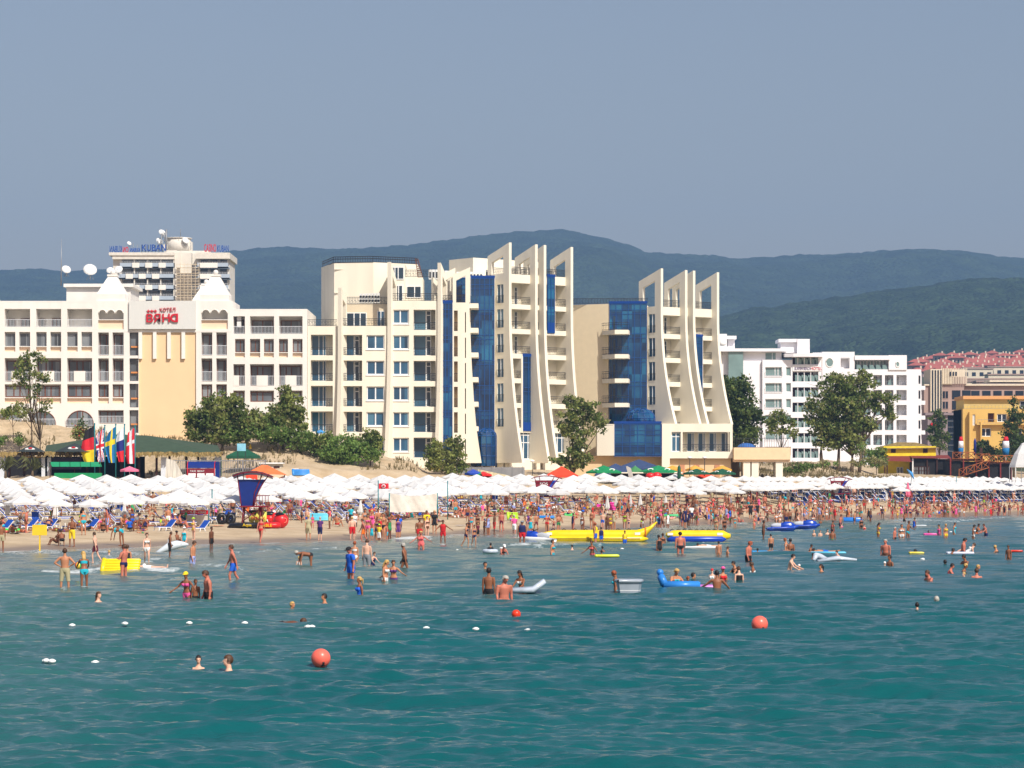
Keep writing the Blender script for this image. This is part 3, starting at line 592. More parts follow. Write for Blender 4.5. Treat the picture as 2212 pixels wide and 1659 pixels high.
def fin(fb,uf,zt,zb,zroof,front,dep,flare,slope=0.0,th=0.42,skew=0.0,winz=None,hole=True,lower_dep=None,mname=None):
    """uf: position along the facade of the fin's front edge; depth towards +d; skew: extra rotation of the fin about its front edge (deg)"""
    mb=MB(); n=16; Mx=Matrix.Translation(Vector((uf,front,0)))@Matrix.Rotation(R(skew),4,'Z')
    def off(z): t=(z-zb)/(zt-zb); return -flare*max(0,1-t/0.7)**2.0
    ld=lower_dep or dep
    # column of quads up to the roof, with window openings in the end wall
    zs=sorted({zb,zroof,*[zb+(zroof-zb)*k/n for k in range(n+1)],*[v for p in (winz or []) for v in p[:2]]})
    w0,w1=ld*0.30,ld*0.66
    for x in (0,-th):
        for i in range(len(zs)-1):
            a,b=zs[i],zs[i+1]; zc=(a+b)/2; op=winz and any(p[0]<zc<p[1] for p in winz)
            segs=[(None,w0),(w1,ld)] if op else [(None,ld)]
            for p,q_ in segs:
                pa=off(a) if p is None else p; pb=off(b) if p is None else p
                mb.add([(x,pa,a),(x,q_,a),(x,q_,b),(x,pb,b)],[(0,1,2,3)])
    if winz:
        for p in winz:
            mb.add([(0,w0,p[0]),(0,w1,p[0]),(0,w1,p[1]),(0,w0,p[1]),(-th,w0,p[0]),(-th,w1,p[0]),(-th,w1,p[1]),(-th,w0,p[1])],[(0,1,5,4),(1,2,6,5),(2,3,7,6),(3,0,4,7)])
    for i in range(len(zs)-1):
        a,b=zs[i],zs[i+1]; mb.add([(0,off(a),a),(-th,off(a),a),(-th,off(b),b),(0,off(b),b)],[(0,1,2,3)]); mb.add([(0,ld,a),(-th,ld,a),(-th,ld,b),(0,ld,b)],[(0,1,2,3)])
    # frame above the roof: front post, sloping head, back post around an open hole
    zk=zt-slope; fw,bw,hw=dep*0.27,dep*0.18,min(1.15,(zt-zroof)*0.3)
    def qd(pts): mb.prism(pts,0,-th,0)
    qd([(0,zroof),(fw,zroof),(fw,zt-slope*fw/dep),(0,zt)]); qd([(dep-bw,zroof),(dep,zroof),(dep,zk),(dep-bw,zk+slope*bw/dep)])
    qd([(fw,zt-slope*fw/dep-hw),(dep-bw,zk+slope*bw/dep-hw),(dep-bw,zk+slope*bw/dep),(fw,zt-slope*fw/dep)])
    mb.v=[tuple(Mx@Vector(v)) for v in mb.v]
    o=fb.b(mb,"fin",M_CREAM)
    if winz:
        for p in winz:
            q=MB(); q.box(-th+0.1,-th+0.14,w0,w1,p[0],p[1],0); q.v=[tuple(Mx@Vector(v)) for v in q.v]; g_=q.build("window",M_GLASSB,o)
            q=MB(); q.box(-th+0.02,-th+0.09,w0,w0+0.08,p[0],p[1]); q.box(-th+0.02,-th+0.09,w0+0.45*(w1-w0),w0+0.45*(w1-w0)+0.07,p[0],p[1]); q.v=[tuple(Mx@Vector(v)) for v in q.v]; q.build("window_frame",M_FRW,o)
            q=MB(); q.box(-th-0.06,-th-0.03,w0-0.05,w1+0.05,p[0]+0.9,p[0]+0.95)
            for k in range(6): yy=w0+(w1-w0)*k/5; q.box(-th-0.06,-th-0.03,yy-0.015,yy+0.015,p[0],p[0]+0.9)
            q.v=[tuple(Mx@Vector(v)) for v in q.v]; q.build("railing",M_IRON,o)
    return o
def bay(fb,a,b,zf,zroof,zb,pitch,dep=1.9,slab=0.62,glass=(0.0,0.34),door=(0.72,0.84),top=1.1,railm=None,nmax=99,open_right=False):
    """stack of balconies between two fins, zf = slab tops from the top down"""
    mb=MB(); mb.box(a,b,0.02,dep,zroof-top,zroof); o=fb.b(mb,"parapet",M_CREAM)
    mb=MB(); mb.box(a,b,dep,dep+0.3,zb,zroof-top); fb.b(mb,"back_wall",M_CREAM)
    for z in zf[:nmax]:
        q=MB(); q.box(a,b,-0.05,dep,z-slab,z); fb.b(q,"balcony_slab",M_CREAM)
        zc=z+pitch-slab-0.08
        if glass: fb.win(a+(b-a)*glass[0]+0.02,a+(b-a)*glass[1],z+0.03,zc,dep-0.02,(),(),gm=M_GLASSB,fw=0.07)
        if door: fb.win(a+(b-a)*door[0],a+(b-a)*door[1],z+0.03,zc-0.1,dep-0.03,(),(0.74,),gm=M_GLASS,fw=0.08,name="door")
        fb.rl(a,b,z,0.98,0.02,M_IRON,0.2,True,bw=0.03)
def curtain(fb,a,b,zb,zt,d,nu,pitch,name="glass_wall",z0=None,cap=True,m=None):
    mb=MB(); mb.box(a,b,d,d+0.1,zb,zt); g_=fb.b(mb,name,m or M_CURT); q=MB()
    for k in range(nu+1): x=a+(b-a-0.08)*k/nu; q.box(x,x+0.08,d-0.07,d-0.003,zb,zt)
    z=zt-0.9; q.box(a,b,d-0.06,d-0.004,zt-0.12,zt+0.02)
    while z>zb: q.box(a,b,d-0.06,d-0.004,z,z+0.07); q.box(a,b,d-0.06,d-0.004,max(zb,z-0.55),max(zb,z-0.55)+0.06); z-=pitch
    q.build("mullion_grid",M_MULL,g_)
    if cap: q=MB(); q.box(a-0.05,b+0.05,d-0.1,d+0.4,zt+0.02,zt+0.3); q.build("blue_coping",M_BPAN,g_)
    return g_
# ---- part A: front wing, nearly parallel to the picture ----
PA=Pl(606.4,350,0); A=FB(PA); ua=lambda zx,d=0.0: PA.u(606.4+zx*0.24671,d); za=lambda zy: PA.z(515.4+zy*0.24671)
PIT=za(842)-za(1066); GA=za(2010)
# left low section
mb=MB(); hs=[]
for k in range(5): hs.append((ua(262),ua(455),za(1022+224*k),za(840+224*k),1.6))
wall(mb,ua(234),ua(500),GA,za(765),hs,0.25); mb.box(ua(234),ua(500),1.9,12,GA,za(770)); mb.box(ua(236),ua(500),0.3,1.9,za(772),za(766)); A.b(mb,"wall",M_CREAM)
for k in range(5):
    A.win(ua(262),ua(262)+(ua(455)-ua(262))*0.66,za(1021+224*k),za(842+224*k),1.8,(0.5,0.8),(),gm=M_GLASSB,fw=0.07)
    A.rl(ua(262),ua(455),za(1021+224*k),0.98,0.3,M_IRON,0.2,True,bw=0.03)
A.rl(ua(234),ua(490),za(765),0.85,0.5,M_IRON,0.2,True,bw=0.03)
# bay A1 (between fins 1 and 2)
mb=MB(); hs=[]
for k in range(5): hs.append((ua(537),ua(713),za(1022+224*k),za(843+224*k),1.5)); hs.append((ua(751),ua(908),za(968+224.5*k),za(845+224.5*k),0.3))
wall(mb,ua(500),ua(945),GA,za(765),hs,0.0); mb.box(ua(500),ua(945),1.8,10,GA,za(800)); mb.box(ua(500),ua(945),0.02,3.0,za(800),za(768)); 
A.b(mb,"wall",M_CREAM)
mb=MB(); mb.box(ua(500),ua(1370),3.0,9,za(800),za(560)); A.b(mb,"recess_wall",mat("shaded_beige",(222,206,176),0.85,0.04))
A.win(ua(562),ua(742),za(764),za(635),2.98,(0.38,0.68),(),gm=M_GLASS,fw=0.1); A.win(ua(835),ua(900),za(764),za(620),2.98,(0.5,),(),gm=M_GLASSB)
A.rl(ua(500),ua(920),za(765),0.95,0.1,M_IRON,0.2,True,bw=0.03); A.rl(ua(545),ua(930),za(560),0.9,2.9,M_IRON,0.2,True,bw=0.03)
# bay A2 (between fins 2 and 3)
mb=MB(); hs=[]
for k in range(6): hs.append((ua(1163),ua(1356),za(800+224*k),za(622+224*k),1.5)); hs.append((ua(970),ua(1123),za(745+224.3*k),za(622+224.3*k),0.3))
wall(mb,ua(945),ua(1408),GA,za(545),hs,0.002); mb.box(ua(945),ua(1408),1.8,10,GA,za(620)); mb.box(ua(945),ua(1408),0.02,3.4,za(600),za(548)); A.b(mb,"wall",M_CREAM)
for k in range(5):
    A.win(ua(751)+.02,ua(908)-.02,za(968+224.5*k),za(845+224.5*k),0.26,gm=M_GLASSB,fw=0.13)
    A.win(ua(537),ua(537)+(ua(713)-ua(537))*0.56,za(1021+224*k),za(845+224*k),1.45,(),(),gm=M_GLASSB,fw=0.05); A.win(ua(640),ua(684),za(1021+224*k),za(845+224*k),1.4,(),(0.76,),gm=M_GLASS,fw=0.1,name="door")
    A.rl(ua(537),ua(713),za(1021+224*k),0.98,0.05,M_IRON,0.2,True,bw=0.03)
    q=MB(); q.box(ua(745),ua(913),-0.09,-0.002,za(970+224.5*k)-0.1,za(970+224.5*k)); A.b(q,"sill",M_FRW)
for k in range(6):
    A.win(ua(970)+.02,ua(1123)-.02,za(745+224.3*k),za(622+224.3*k),0.26,gm=M_GLASSB,fw=0.13)
    A.win(ua(1163),ua(1268),za(799+224*k),za(624+224*k),1.45,(),(),gm=M_GLASSB,fw=0.05); A.win(ua(1270),ua(1314),za(799+224*k),za(624+224*k),1.4,(),(0.76,),gm=M_GLASS,fw=0.1,name="door")
    A.rl(ua(1163),ua(1356),za(799+224*k),0.98,0.05,M_IRON,0.2,True,bw=0.03)
    q=MB(); q.box(ua(965),ua(1128),-0.09,0.0,za(747+224.3*k)-0.1,za(747+224.3*k)); A.b(q,"sill",M_FRW)
A.rl(ua(965),ua(1400),za(545),0.95,0.1,M_IRON,0.2,True,bw=0.03)
# penthouse levels
mb=MB(); mb.box(ua(935),ua(1080),2.6,10,za(600),za(205)); mb.box(ua(1080),ua(1235),4.2,10,za(560),za(318)); A.b(mb,"penthouse",M_CREAM)
A.win(ua(970),ua(1073),za(345),za(235),2.56,(0.22,0.5),(),gm=M_GLASS); A.win(ua(970),ua(1062),za(540),za(395),2.56,(0.3,0.6),(),gm=M_GLASS); A.win(ua(1090),ua(1222),za(500),za(395),4.16,(0.55,),(),gm=M_GLASS)
A.rl(ua(1080),ua(1300),za(316),0.95,4.3,M_IRON,0.2,True,bw=0.03)
mb=MB(); mb.prism([(ua(332,14),19),(ua(468,11),11.0),(ua(815,11),10.0),(ua(1195,12),13),(ua(1195,12),30),(ua(332,14),30)],2,za(760),za(150)); A.b(mb,"rear_tower",M_CREAM)
q=MB()
for (p,dp),(r,dr) in (((332,19),(468,11)),((468,11),(815,10)),((815,10),(1195,13))):
    x0,x1=ua(p,12),ua(r,12)
    for k in range(int((x1-x0)/0.22)+1):
        t=k*0.22/(x1-x0); t=min(1,t); x=x0+(x1-x0)*t; y=dp+(dr-dp)*t; q.box(x,x+0.05,y,y+0.05,za(152),za(98))
    for zy in (98,118,150):
        q.tube([(x0,dp,za(zy)),(x1,dr,za(zy))],0.045,4)
A.b(q,"railing",M_IRON)
q=MB(); q.box(ua(468,10.9),ua(575,10.9),10.75,10.95,za(212),za(205)); q.box(ua(570,10.9),ua(578,10.9),10.7,10.9,za(415),za(205)); q.box(ua(470,10.9),ua(578,10.9),10.75,10.95,za(425),za(415)); A.b(q,"wall_frame",M_CREAM)
q=MB()
for s_ in (0,1):
    q.tube([(ua(1180+s_*20,9),9,za(125)),(ua(1205+s_*42,8),7,za(310))],0.05,4)
for k in range(9): t=k/8.0; q.tube([(ua(1183+22*t,9),9-2*t,za(135+165*t)),(ua(1203+40*t,8),9-2*t,za(135+165*t))],0.04,4)
A.b(q,"ladder",M_WOOD)
q=MB()
for k in range(7): q.box(ua(693+26*k,5),ua(693+26*k+20,5),4.0,5.0,za(545),za(462-k*1)); 
A.b(q,"air_conditioner",M_AC)
q=MB()
for k in range(7): c=ua(703+26*k,5); q.prism([(c+0.16*math.cos(t_),(za(490))+0.16*math.sin(t_)) for t_ in np.linspace(0,2*PI,9)[:-1]],1,3.96,3.995); q.prism([(c+0.16*math.cos(t_),(za(525))+0.16*math.sin(t_)) for t_ in np.linspace(0,2*PI,9)[:-1]],1,3.96,3.995)
A.b(q,"fan_grille",M_IRON)
for zx0,n_,zy0 in ((1297,3,225),(1410,4,235),(1540,8,245),(1795,2,228)):
    q=MB()
    for k in range(n_): q.box(ua(zx0+29*k,9),ua(zx0+29*k+25,9),8.5,9.4,za(312),za(zy0))
    A.b(q,"air_conditioner",M_AC)
    q=MB()
    for k in range(n_): q.box(ua(zx0+29*k+5,9),ua(zx0+29*k+20,9),8.46,8.49,za(300),za(zy0+22))
    A.b(q,"fan_grille",M_IRON)
# fins of part A
fin(A,ua(533),za(432),GA,za(760),-0.5,1.5,0.9,1.1,0.5,skew=-24); fin(A,ua(968),za(207),GA,za(545),-0.5,1.7,1.1,2.4,0.52,skew=-24); fin(A,ua(1403),za(213),GA,za(545),-0.5,1.7,1.0,2.0,0.48,skew=-28)
fin(A,ua(1333),za(330),za(600),za(545),1.6,2.2,0,1.6,0.4,skew=-50)
# blue strip, end slab with slots, curtain wall
g_=curtain(A,ua(1408),ua(1504),za(2000),za(562),0.0,3,PIT)
mb=MB(); mb.box(ua(1406),ua(1506),0.12,10,GA,za(560)); mb.box(ua(1406),ua(1660),2.2,10,GA,za(320)); A.b(mb,"wall",M_CREAM)
# slab that widens to the ground
SL=[(560,1650),(800,1659),(1100,1672),(1400,1690),(1659,1713),(1800,1733),(1965,1758)]
q=MB(); n=len(SL)
zsl=[za(p[0]) for p in SL]; 
def sright(z): return float(np.interp(z,[za(p[0]) for p in SL][::-1],[ua(p[1]) for p in SL][::-1]))
slots=[]
for k in range(6): slots.append((ua(1517),ua(1550),za(810+222.5*k),za(630+222.5*k))); slots.append((ua(1613),ua(1622),za(823+222*k),za(645+222*k)))
us=sorted({ua(1505),ua(1640),*[v for s in slots for v in s[:2]]}); zs=sorted({za(1965),za(560),*[v for s in slots for v in s[2:]],*zsl})
for i in range(len(zs)-1):
    for j in range(len(us)-1):
        uc=(us[j]+us[j+1])/2; zc=(zs[i]+zs[i+1])/2
        if any(s[0]<uc<s[1] and s[2]<zc<s[3] for s in slots): continue
        q.add([(us[j],-0.1,zs[i]),(us[j+1],-0.1,zs[i]),(us[j+1],-0.1,zs[i+1]),(us[j],-0.1,zs[i+1])],[(0,1,2,3)])
    a_,b_=sright(zs[i]),sright(zs[i+1]); q.add([(us[-1],-0.1,zs[i]),(a_,-0.1,zs[i]),(b_,-0.1,zs[i+1]),(us[-1],-0.1,zs[i+1])],[(0,1,2,3)]); q.add([(a_,-0.1,zs[i]),(a_,1.6,zs[i]),(b_,1.6,zs[i+1]),(b_,-0.1,zs[i+1])],[(0,1,2,3)])
q.add([(ua(1505),-0.1,za(1965)),(ua(1505),1.6,za(1965)),(ua(1505),1.6,za(560)),(ua(1505),-0.1,za(560))],[(0,1,2,3)])
for s in slots: a_,b_,c_,e_=s; q.add([(a_,-0.1,c_),(b_,-0.1,c_),(b_,-0.1,e_),(a_,-0.1,e_),(a_,0.9,c_),(b_,0.9,c_),(b_,0.9,e_),(a_,0.9,e_)],[(0,4,5,1),(1,5,6,2),(2,6,7,3),(3,7,4,0)])
A.b(q,"end_slab",M_CREAM)
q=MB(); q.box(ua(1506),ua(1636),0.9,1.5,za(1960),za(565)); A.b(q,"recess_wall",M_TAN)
for k in range(6): A.rl(ua(1517),ua(1550),za(810+222.5*k),1.1,0.0,M_IRON,0.15,bw=0.03)
# the two sloping frames above it
q=MB()
def frame(pts,hole,y0,y1):
    x0,x1,zl,zr=pts; hx0,hx1,hb,hl,hr2=hole
    q.prism([(x0,za(560)),(hx0,za(560)),(hx0,zl+(zr-zl)*(hx0-x0)/(x1-x0)),(x0,zl)],1,y0,y1); q.prism([(hx1,za(560)),(x1,za(560)),(x1,zr),(hx1,zl+(zr-zl)*(hx1-x0)/(x1-x0))],1,y0,y1)
    q.prism([(hx0,hl),(hx1,hr2),(hx1,zl+(zr-zl)*(hx1-x0)/(x1-x0)),(hx0,zl+(zr-zl)*(hx0-x0)/(x1-x0))],1,y0,y1)
frame((ua(1408),ua(1528),za(310),za(252)),(ua(1412),ua(1492),0,za(378),za(335)),0.6,1.0)
frame((ua(1506),ua(1659),za(318),za(250)),(ua(1536),ua(1618),0,za(368),za(325)),-0.1,0.35)
A.b(q,"fin",M_CREAM); A.rl(ua(1410),ua(1500),za(556),0.9,0.4,M_IRON,0.2,True,bw=0.03); A.rl(ua(1536),ua(1618),za(556),0.9,0.5,M_IRON,0.2,True,bw=0.03)
curtain(A,ua(1507),ua(1660),za(560),za(330),2.1,4,1.2,cap=False)
curtain(A,ua(1655,5),ua(1872,5),za(1990),za(318),5.0,5,PIT); q=MB(); q.box(ua(1655,5),ua(1874,5),5.12,14,GA,za(322)); A.b(q,"wall",M_CREAM)
for k in range(6):
    z=za(563+216*k); q=MB(); q.box(ua(1640),ua(1730),0.8,4.9,z-0.6,z); A.b(q,"balcony_slab",M_CREAM)
    A.rl(ua(1662),ua(1728),z,0.95,0.9,M_IRON,0.2,True,bw=0.03)
# small domed pavilion at the foot
def pavilion(cx,cy,r,zb,zt,par_f,nseg=12,hd=0.75):
    q=MB(); q.tube([(cx,cy,zb),(cx,cy,zt)],r,nseg,smooth=False); g_=par_f.b(q,"glass_pavilion",M_CURT)
    q=MB(); q.ball((cx,cy,zt),(r,r,r*hd),nseg,5,v0=0,v1=0.5); d_=q.build("glass_dome",M_CURT,g_)
    for f in d_.data.polygons: f.use_smooth=False
    q=MB()
    for k in range(nseg):
        t=2*PI*k/nseg; c_,s_=math.cos(t),math.sin(t); q.tube([(cx+r*1.01*c_,cy+r*1.01*s_,zb),(cx+r*1.01*c_,cy+r*1.01*s_,zt)]+[(cx+r*1.01*c_*math.cos(p),cy+r*1.01*s_*math.cos(p),zt+r*hd*1.01*math.sin(p)) for p in (0.3,0.6,0.9,1.2,1.5)],0.05,4)
    for z,f in ((zb+(zt-zb)*.33,1),(zb+(zt-zb)*.66,1),(zt,1),(zt+r*hd*math.sin(0.6),math.cos(0.6)),(zt+r*hd*math.sin(1.0),math.cos(1.0))):
        q.tube([(cx+r*1.015*f*math.cos(2*PI*k/nseg),cy+r*1.015*f*math.sin(2*PI*k/nseg),z) for k in range(nseg+1)],0.05,4)
    q.build("mullion_grid",M_MULL,g_)
pavilion(ua(1800,2.5),3.2,(ua(1890,1)-ua(1715,1))/2,za(1990),za(1725),A)
# ---- parts B and C: oblique wings ----
def wing(px0,Y0,th,fronts,tops,zroof_py,zb_py,pitch_px,win0,nwin,strips,flare,tag_):
    P_=Pl(px0,Y0,th); B_=FB(P_); uu=[P_.u(p) for p in fronts]; zr=P_.z(zroof_py,px0); zb=P_.z(zb_py,px0); pit=pitch_px*Y0/F
    zt=P_.z(tops,px0); sl=4.2*0.62
    wz=[(P_.z(win0[1]+pitch_px*k,px0),P_.z(win0[0]+pitch_px*k,px0)) for k in range(nwin)]
    DEP=4.1
    for i,uf in enumerate(uu):
        fin(B_,uf,zt,zb,zr,0.0,DEP if i!=0 else 4.3,flare,1.5,0.42,winz=wz if i==0 else None,lower_dep=3.6 if i==0 else DEP)
    zf=[wz[k][0]-0.12 for k in range(nwin)]
    return P_,B_,uu,zr,zb,pit,zf
PB,Bf,ub,zr,zb,pit,zf=wing(1105,355,40,[1105,1161.5,1180,1238],524,590,1000,53.6,(613.2,653.2),6,None,2.6,"B")
yB=1.0
class SH:  # bay facade shifted inwards by 1 m
    pass
def shifted(P_,d):
    Q=Pl(1106,100,0); Q.O=(P_.O[0]-P_.s*d,P_.O[1]+P_.c*d); Q.c,Q.s,Q.th=P_.c,P_.s,P_.th; return Q
PB1=shifted(PB,1.0); B1=FB(PB1)
a0,a1,a2,a3=[v for v in ub]; T_=0.42
bay(B1,a0,a1-T_,zf,zr,zb+3,pit); 
# lower floors of bay 1: glazed strip in front, tall window at the foot
x0,x1=PB1.u(1129,-0.1),PB1.u(1152.5,-0.1); curtain(B1,x0,x1,PB1.z(931,1130),PB1.z(769,1130),-0.12,2,pit); q=MB(); q.box(x0-0.25,x0,-0.15,1.8,PB1.z(935,1130),PB1.z(765,1130)); q.box(x0,x1+0.4,-0.0,1.8,PB1.z(935,1130),PB1.z(770,1130)); B1.b(q,"strip_wall",M_CREAM)
q=MB(); q.box(x0+.02,x1-.02,-0.16,-0.13,PB1.z(931,1130),PB1.z(912,1130)); B1.b(q,"blue_panel",M_BPAN)
q=MB(); q.box(a0,a1-T_,-0.6,0.6,zb-3,PB1.z(992,1130)); q.box(a0,a1-T_,0.3,1.9,zb-3,PB1.z(931,1130)-.05); B1.b(q,"base_wall",M_CREAM); B1.win(PB1.u(1121,0.2),PB1.u(1150.5,0.2),PB1.z(992,1130),PB1.z(932,1130),0.26,(0.33,0.66),(0.6,0.87),gm=M_GLASSB,fw=0.1)
bay(B1,a1,a2-T_,zf,zr,zb+3,pit,glass=None,door=(0.1,0.8))
bay(B1,a2,a3-T_,zf,zr,zb+3,pit,glass=(0.0,0.16),door=(0.2,0.34))
x0,x1=PB1.u(1182,-0.1),PB1.u(1198,-0.1); curtain(B1,x0,x1,PB1.z(720,1190),PB1.z(598,1190),-0.12,2,pit); q=MB(); q.box(x0,x1+0.2,0.0,1.7,PB1.z(722,1190),PB1.z(600,1190)); B1.b(q,"strip_wall",M_CREAM); q=MB(); q.box(x0+.02,x1-.02,-0.16,-0.13,PB1.z(719,1190),PB1.z(697,1190)); B1.b(q,"blue_panel",M_BPAN)
q=MB(); q.box(a2,a3-T_,-0.3,0.6,zb-3,PB1.z(980,1190)); q.box(a2,a3-T_,0.5,1.9,zb-3,PB1.z(931,1190)); q.box(a1,a2-T_,-0.3,1.9,zb-3,PB1.z(931,1190)); B1.b(q,"base_wall",M_CREAM); B1.win(PB1.u(1196,0.2),PB1.u(1226,0.2),PB1.z(978,1200),PB1.z(932,1200),0.46,(0.33,0.66),(0.7,),gm=M_GLASSB,fw=0.1)
q=MB(); q.box(a0-T_+0.03,a3-T_-0.03,2.92,14,zb-3,zr-0.05); q.box(a0,a3-T_,2.5,2.9,zr-1.2,zr-0.02); B1.b(q,"wing_body",M_CREAM)
q=MB(); q.box(a0+1.0,a3+2,8,13,zr,zr+2.6); B1.b(q,"rear_block",M_CREAM)
for (p,r) in ((a0,a1-T_),(a1,a2-T_),(a2,a3-T_)): B1.rl(p,r,zr,0.95,0.1,M_IRON,0.2,True,bw=0.03)
B1.rl(a0,a3,zr,0.95,2.8,M_IRON,0.2,True,bw=0.03)
# wing C
PC,Cf,uc,zrc,zbc,pitc,zfc=wing(1432,368,40,[1432.5,1485,1502,1553.5],580,661,915,51.9,(677.5,717.8),5,None,2.7,"C")
PC1=shifted(PC,1.0); C1=FB(PC1); a0,a1,a2,a3=uc
bay(C1,a0,a1-T_,zfc,zrc,zbc,pitc,glass=(0,0.33),door=(0.7,0.82)); bay(C1,a1,a2-T_,zfc,zrc,zbc,pitc,glass=None,door=(0.1,0.8)); bay(C1,a2,a3-T_,zfc,zrc,zbc,pitc,glass=(0.0,0.3),door=(0.4,0.52))
x0,x1=PC1.u(1503.5,-0.1),PC1.u(1517,-0.1); curtain(C1,x0,x1,zbc,PC1.z(727,1510),-0.12,1,pitc); q=MB(); q.box(x0,x1+0.25,0.0,1.7,zbc,PC1.z(729,1510)); C1.b(q,"strip_wall",M_CREAM)
q=MB(); q.box(a0-T_+0.03,a3-T_-1.6,2.92,14,zbc-5,zrc-0.05); q.box(a0,a3-T_,2.5,2.9,zrc-1.2,zrc-0.02); C1.b(q,"wing_body",M_CREAM)
for (p,r) in ((a0,a1-T_),(a1,a2-T_),(a2,a3-T_)): C1.rl(p,r,zrc,0.95,0.1,M_IRON,0.2,True,bw=0.03)
# link between B and C: side wall, then curtain wall with balconies
PLk=Pl(1238,372,-6); L_=FB(PLk); ul=PLk.u
q=MB(); q.prism([(ul(1228),0),(ul(1316.5),-2.0),(ul(1316.5),9),(ul(1228),9)],2,PLk.z(1030),PLk.z(659)); L_.b(q,"side_wall",mat("link_render",(232,214,180),0.9,0.03))
curtain(L_,ul(1317,-1.2),ul(1398,-1.2),PLk.z(985),PLk.z(658),-1.6,6,pitc); q=MB(); q.box(ul(1317),ul(1398),-1.45,8,PLk.z(1030),PLk.z(660)); L_.b(q,"wall",M_CREAM)
L_.rl(ul(1236),ul(1400),PLk.z(658),0.75,-1.0,M_IRON,0.2,True,bw=0.04)
for k in range(4):
    y0=717+51.9*k; z=PLk.z(y0); q=MB()
    q.prism([(ul(1303),-2.3),(ul(1333),-4.6),(ul(1362),-4.3),(ul(1362),-1.65),(ul(1317),-1.65),(ul(1303),-0.3)],2,z-0.55,z); b_=L_.b(q,"balcony_slab",M_CREAM)
    q=MB()
    for (p,dp),(r,dr) in (((1303,-2.3),(1333,-4.5)),((1333,-4.5),(1362,-4.2))):
        x0,x1=ul(p),ul(r)
        for j in range(9): t=j/8; q.box(x0+(x1-x0)*t,x0+(x1-x0)*t+0.03,dp+(dr-dp)*t,dp+(dr-dp)*t+0.03,z,z+0.98)
        for hh in (0.98,0.7,0.1): q.tube([(x0,dp,z+hh),(x1,dr,z+hh)],0.03,4)
    q.build("railing",M_IRON,b_)
    L_.win(ul(1323,-1.6),ul(1333,-1.6),z+0.02,z+2.1,-1.64,(),(),fm=M_MULL,gm=M_GLASS,fw=0.07,name="door")
# blue bay and dome, podium
PD=Pl(1327,362,0); D_=FB(PD); ud=PD.u; zd=PD.z
curtain(D_,ud(1327),ud(1428),zd(986),zd(915),0.0,6,1.6); curtain(D_,ud(1327),ud(1428),zd(986),zd(915),0.0,1,9,cap=False) if 0 else None
q=MB(); q.box(ud(1326),ud(1430),0.12,7,zd(985),zd(917)); D_.b(q,"bay_body",M_BPAN)
pavilion(ud(1385,2),3.2,(ud(1416)-ud(1354))/2,zd(915),zd(903),D_,14,0.72)
q=MB(); q.prism([(ud(1290),0.5),(ud(1327),-0.1),(ud(1327),6),(ud(1290),6)],2,zd(984),zd(916)); D_.b(q,"side_wall",M_CREAM)
q=MB(); q.prism([(ud(1430),0.0),(ud(1447),0.0),(ud(1447),6),(ud(1430),6)],2,zd(1032),zd(915)); D_.b(q,"side_wall",M_CREAM)
mb=MB(); wall(mb,ud(1447),ud(1583),zd(990),zd(915),[(ud(1451),ud(1471),zd(975.5),zd(933),0.5),(ud(1475),ud(1577),zd(975.5),zd(933),2.0)],0.3); mb.box(ud(1447),ud(1583),2.4,12,zd(990),zd(917)); mb.box(ud(1447),ud(1583),0.32,2.4,zd(917.5),zd(915.2)); D_.b(mb,"podium",M_CREAM)
D_.win(ud(1451),ud(1471),zd(975.5),zd(934),0.7,(0.5,),(0.78,),gm=M_GLASSB,fw=0.1)
for p,r in ((1486,1502),(1510,1526),(1534,1550),(1560,1574)): D_.win(ud(p),ud(r),zd(975),zd(934),2.25,(0.7,),(),gm=M_GLASSB,fw=0.08)
D_.rl(ud(1475),ud(1583),zd(975.5),0.98,0.35,M_IRON,0.2,True,bw=0.03)
q=MB(); q.box(ud(1240),ud(1583),2.5,12,zd(1040),zd(984)); q.box(ud(1447),ud(1580),1.0,2.5,zd(1040),zd(990.1)); D_.b(q,"ground_floor",M_TAN)
for p,r in ((1255,1270),(1470,1480),(1500,1512),(1545,1556)): q=MB(); q.box(ud(p),ud(r),0.9 if p>1440 else 2.4,1.02 if p>1440 else 2.52,zd(1030),zd(1004)); D_.b(q,"shutter",mat("rust_panel",(196,140,104),0.8,0.05))
q=MB(); q.box(ud(1584),ud(1706),-1,8,zd(993),zd(967)); q.box(ud(1584),ud(1706),-0.7,8,zd(998),zd(993.05)); D_.b(q,"terrace_deck",mat("deck_render",(240,206,164),0.9,0.05))
for p in (1605,1623,1675): q=MB(); q.box(ud(p),ud(p+15),-0.6,3.0,zd(1045),zd(998.1)); D_.b(q,"pillar",M_CREAM)
q=MB(); q.box(ud(1584),ud(1606),6,8,zd(1045),zd(998.1)); D_.b(q,"wall",M_TAN)
D_.rl(ud(1584),ud(1706),zd(967),1.3,2.0,M_IRON,0.3)
o=MB(); o.ball((X(1612,367),367,Z(967,367)),(1.2,1.2,.62),12,5,v0=0,v1=0.5); o=o.build("terrace_canopy",mat("blue_cloth",(52,98,168),0.8,0.1)); tag(o,"small blue domed canopy standing on the cream terrace deck","canopy")
q=MB(); q.tube([(X(1612,367),367,Z(967,367)),(X(1612,367),367,Z(967,367)+0.55)],0.05,5); q.build("pole",M_IRON,o)
# low front wall and fence below fins of part A/B
q=MB(); q.box(X(1210,350),X(1300,350),350,350.3,Z(1040,350),Z(1002,350)); q=q.build("garden_wall",M_TAN); tag(q,"low tan garden wall at the foot of the blue glass hotel","wall")
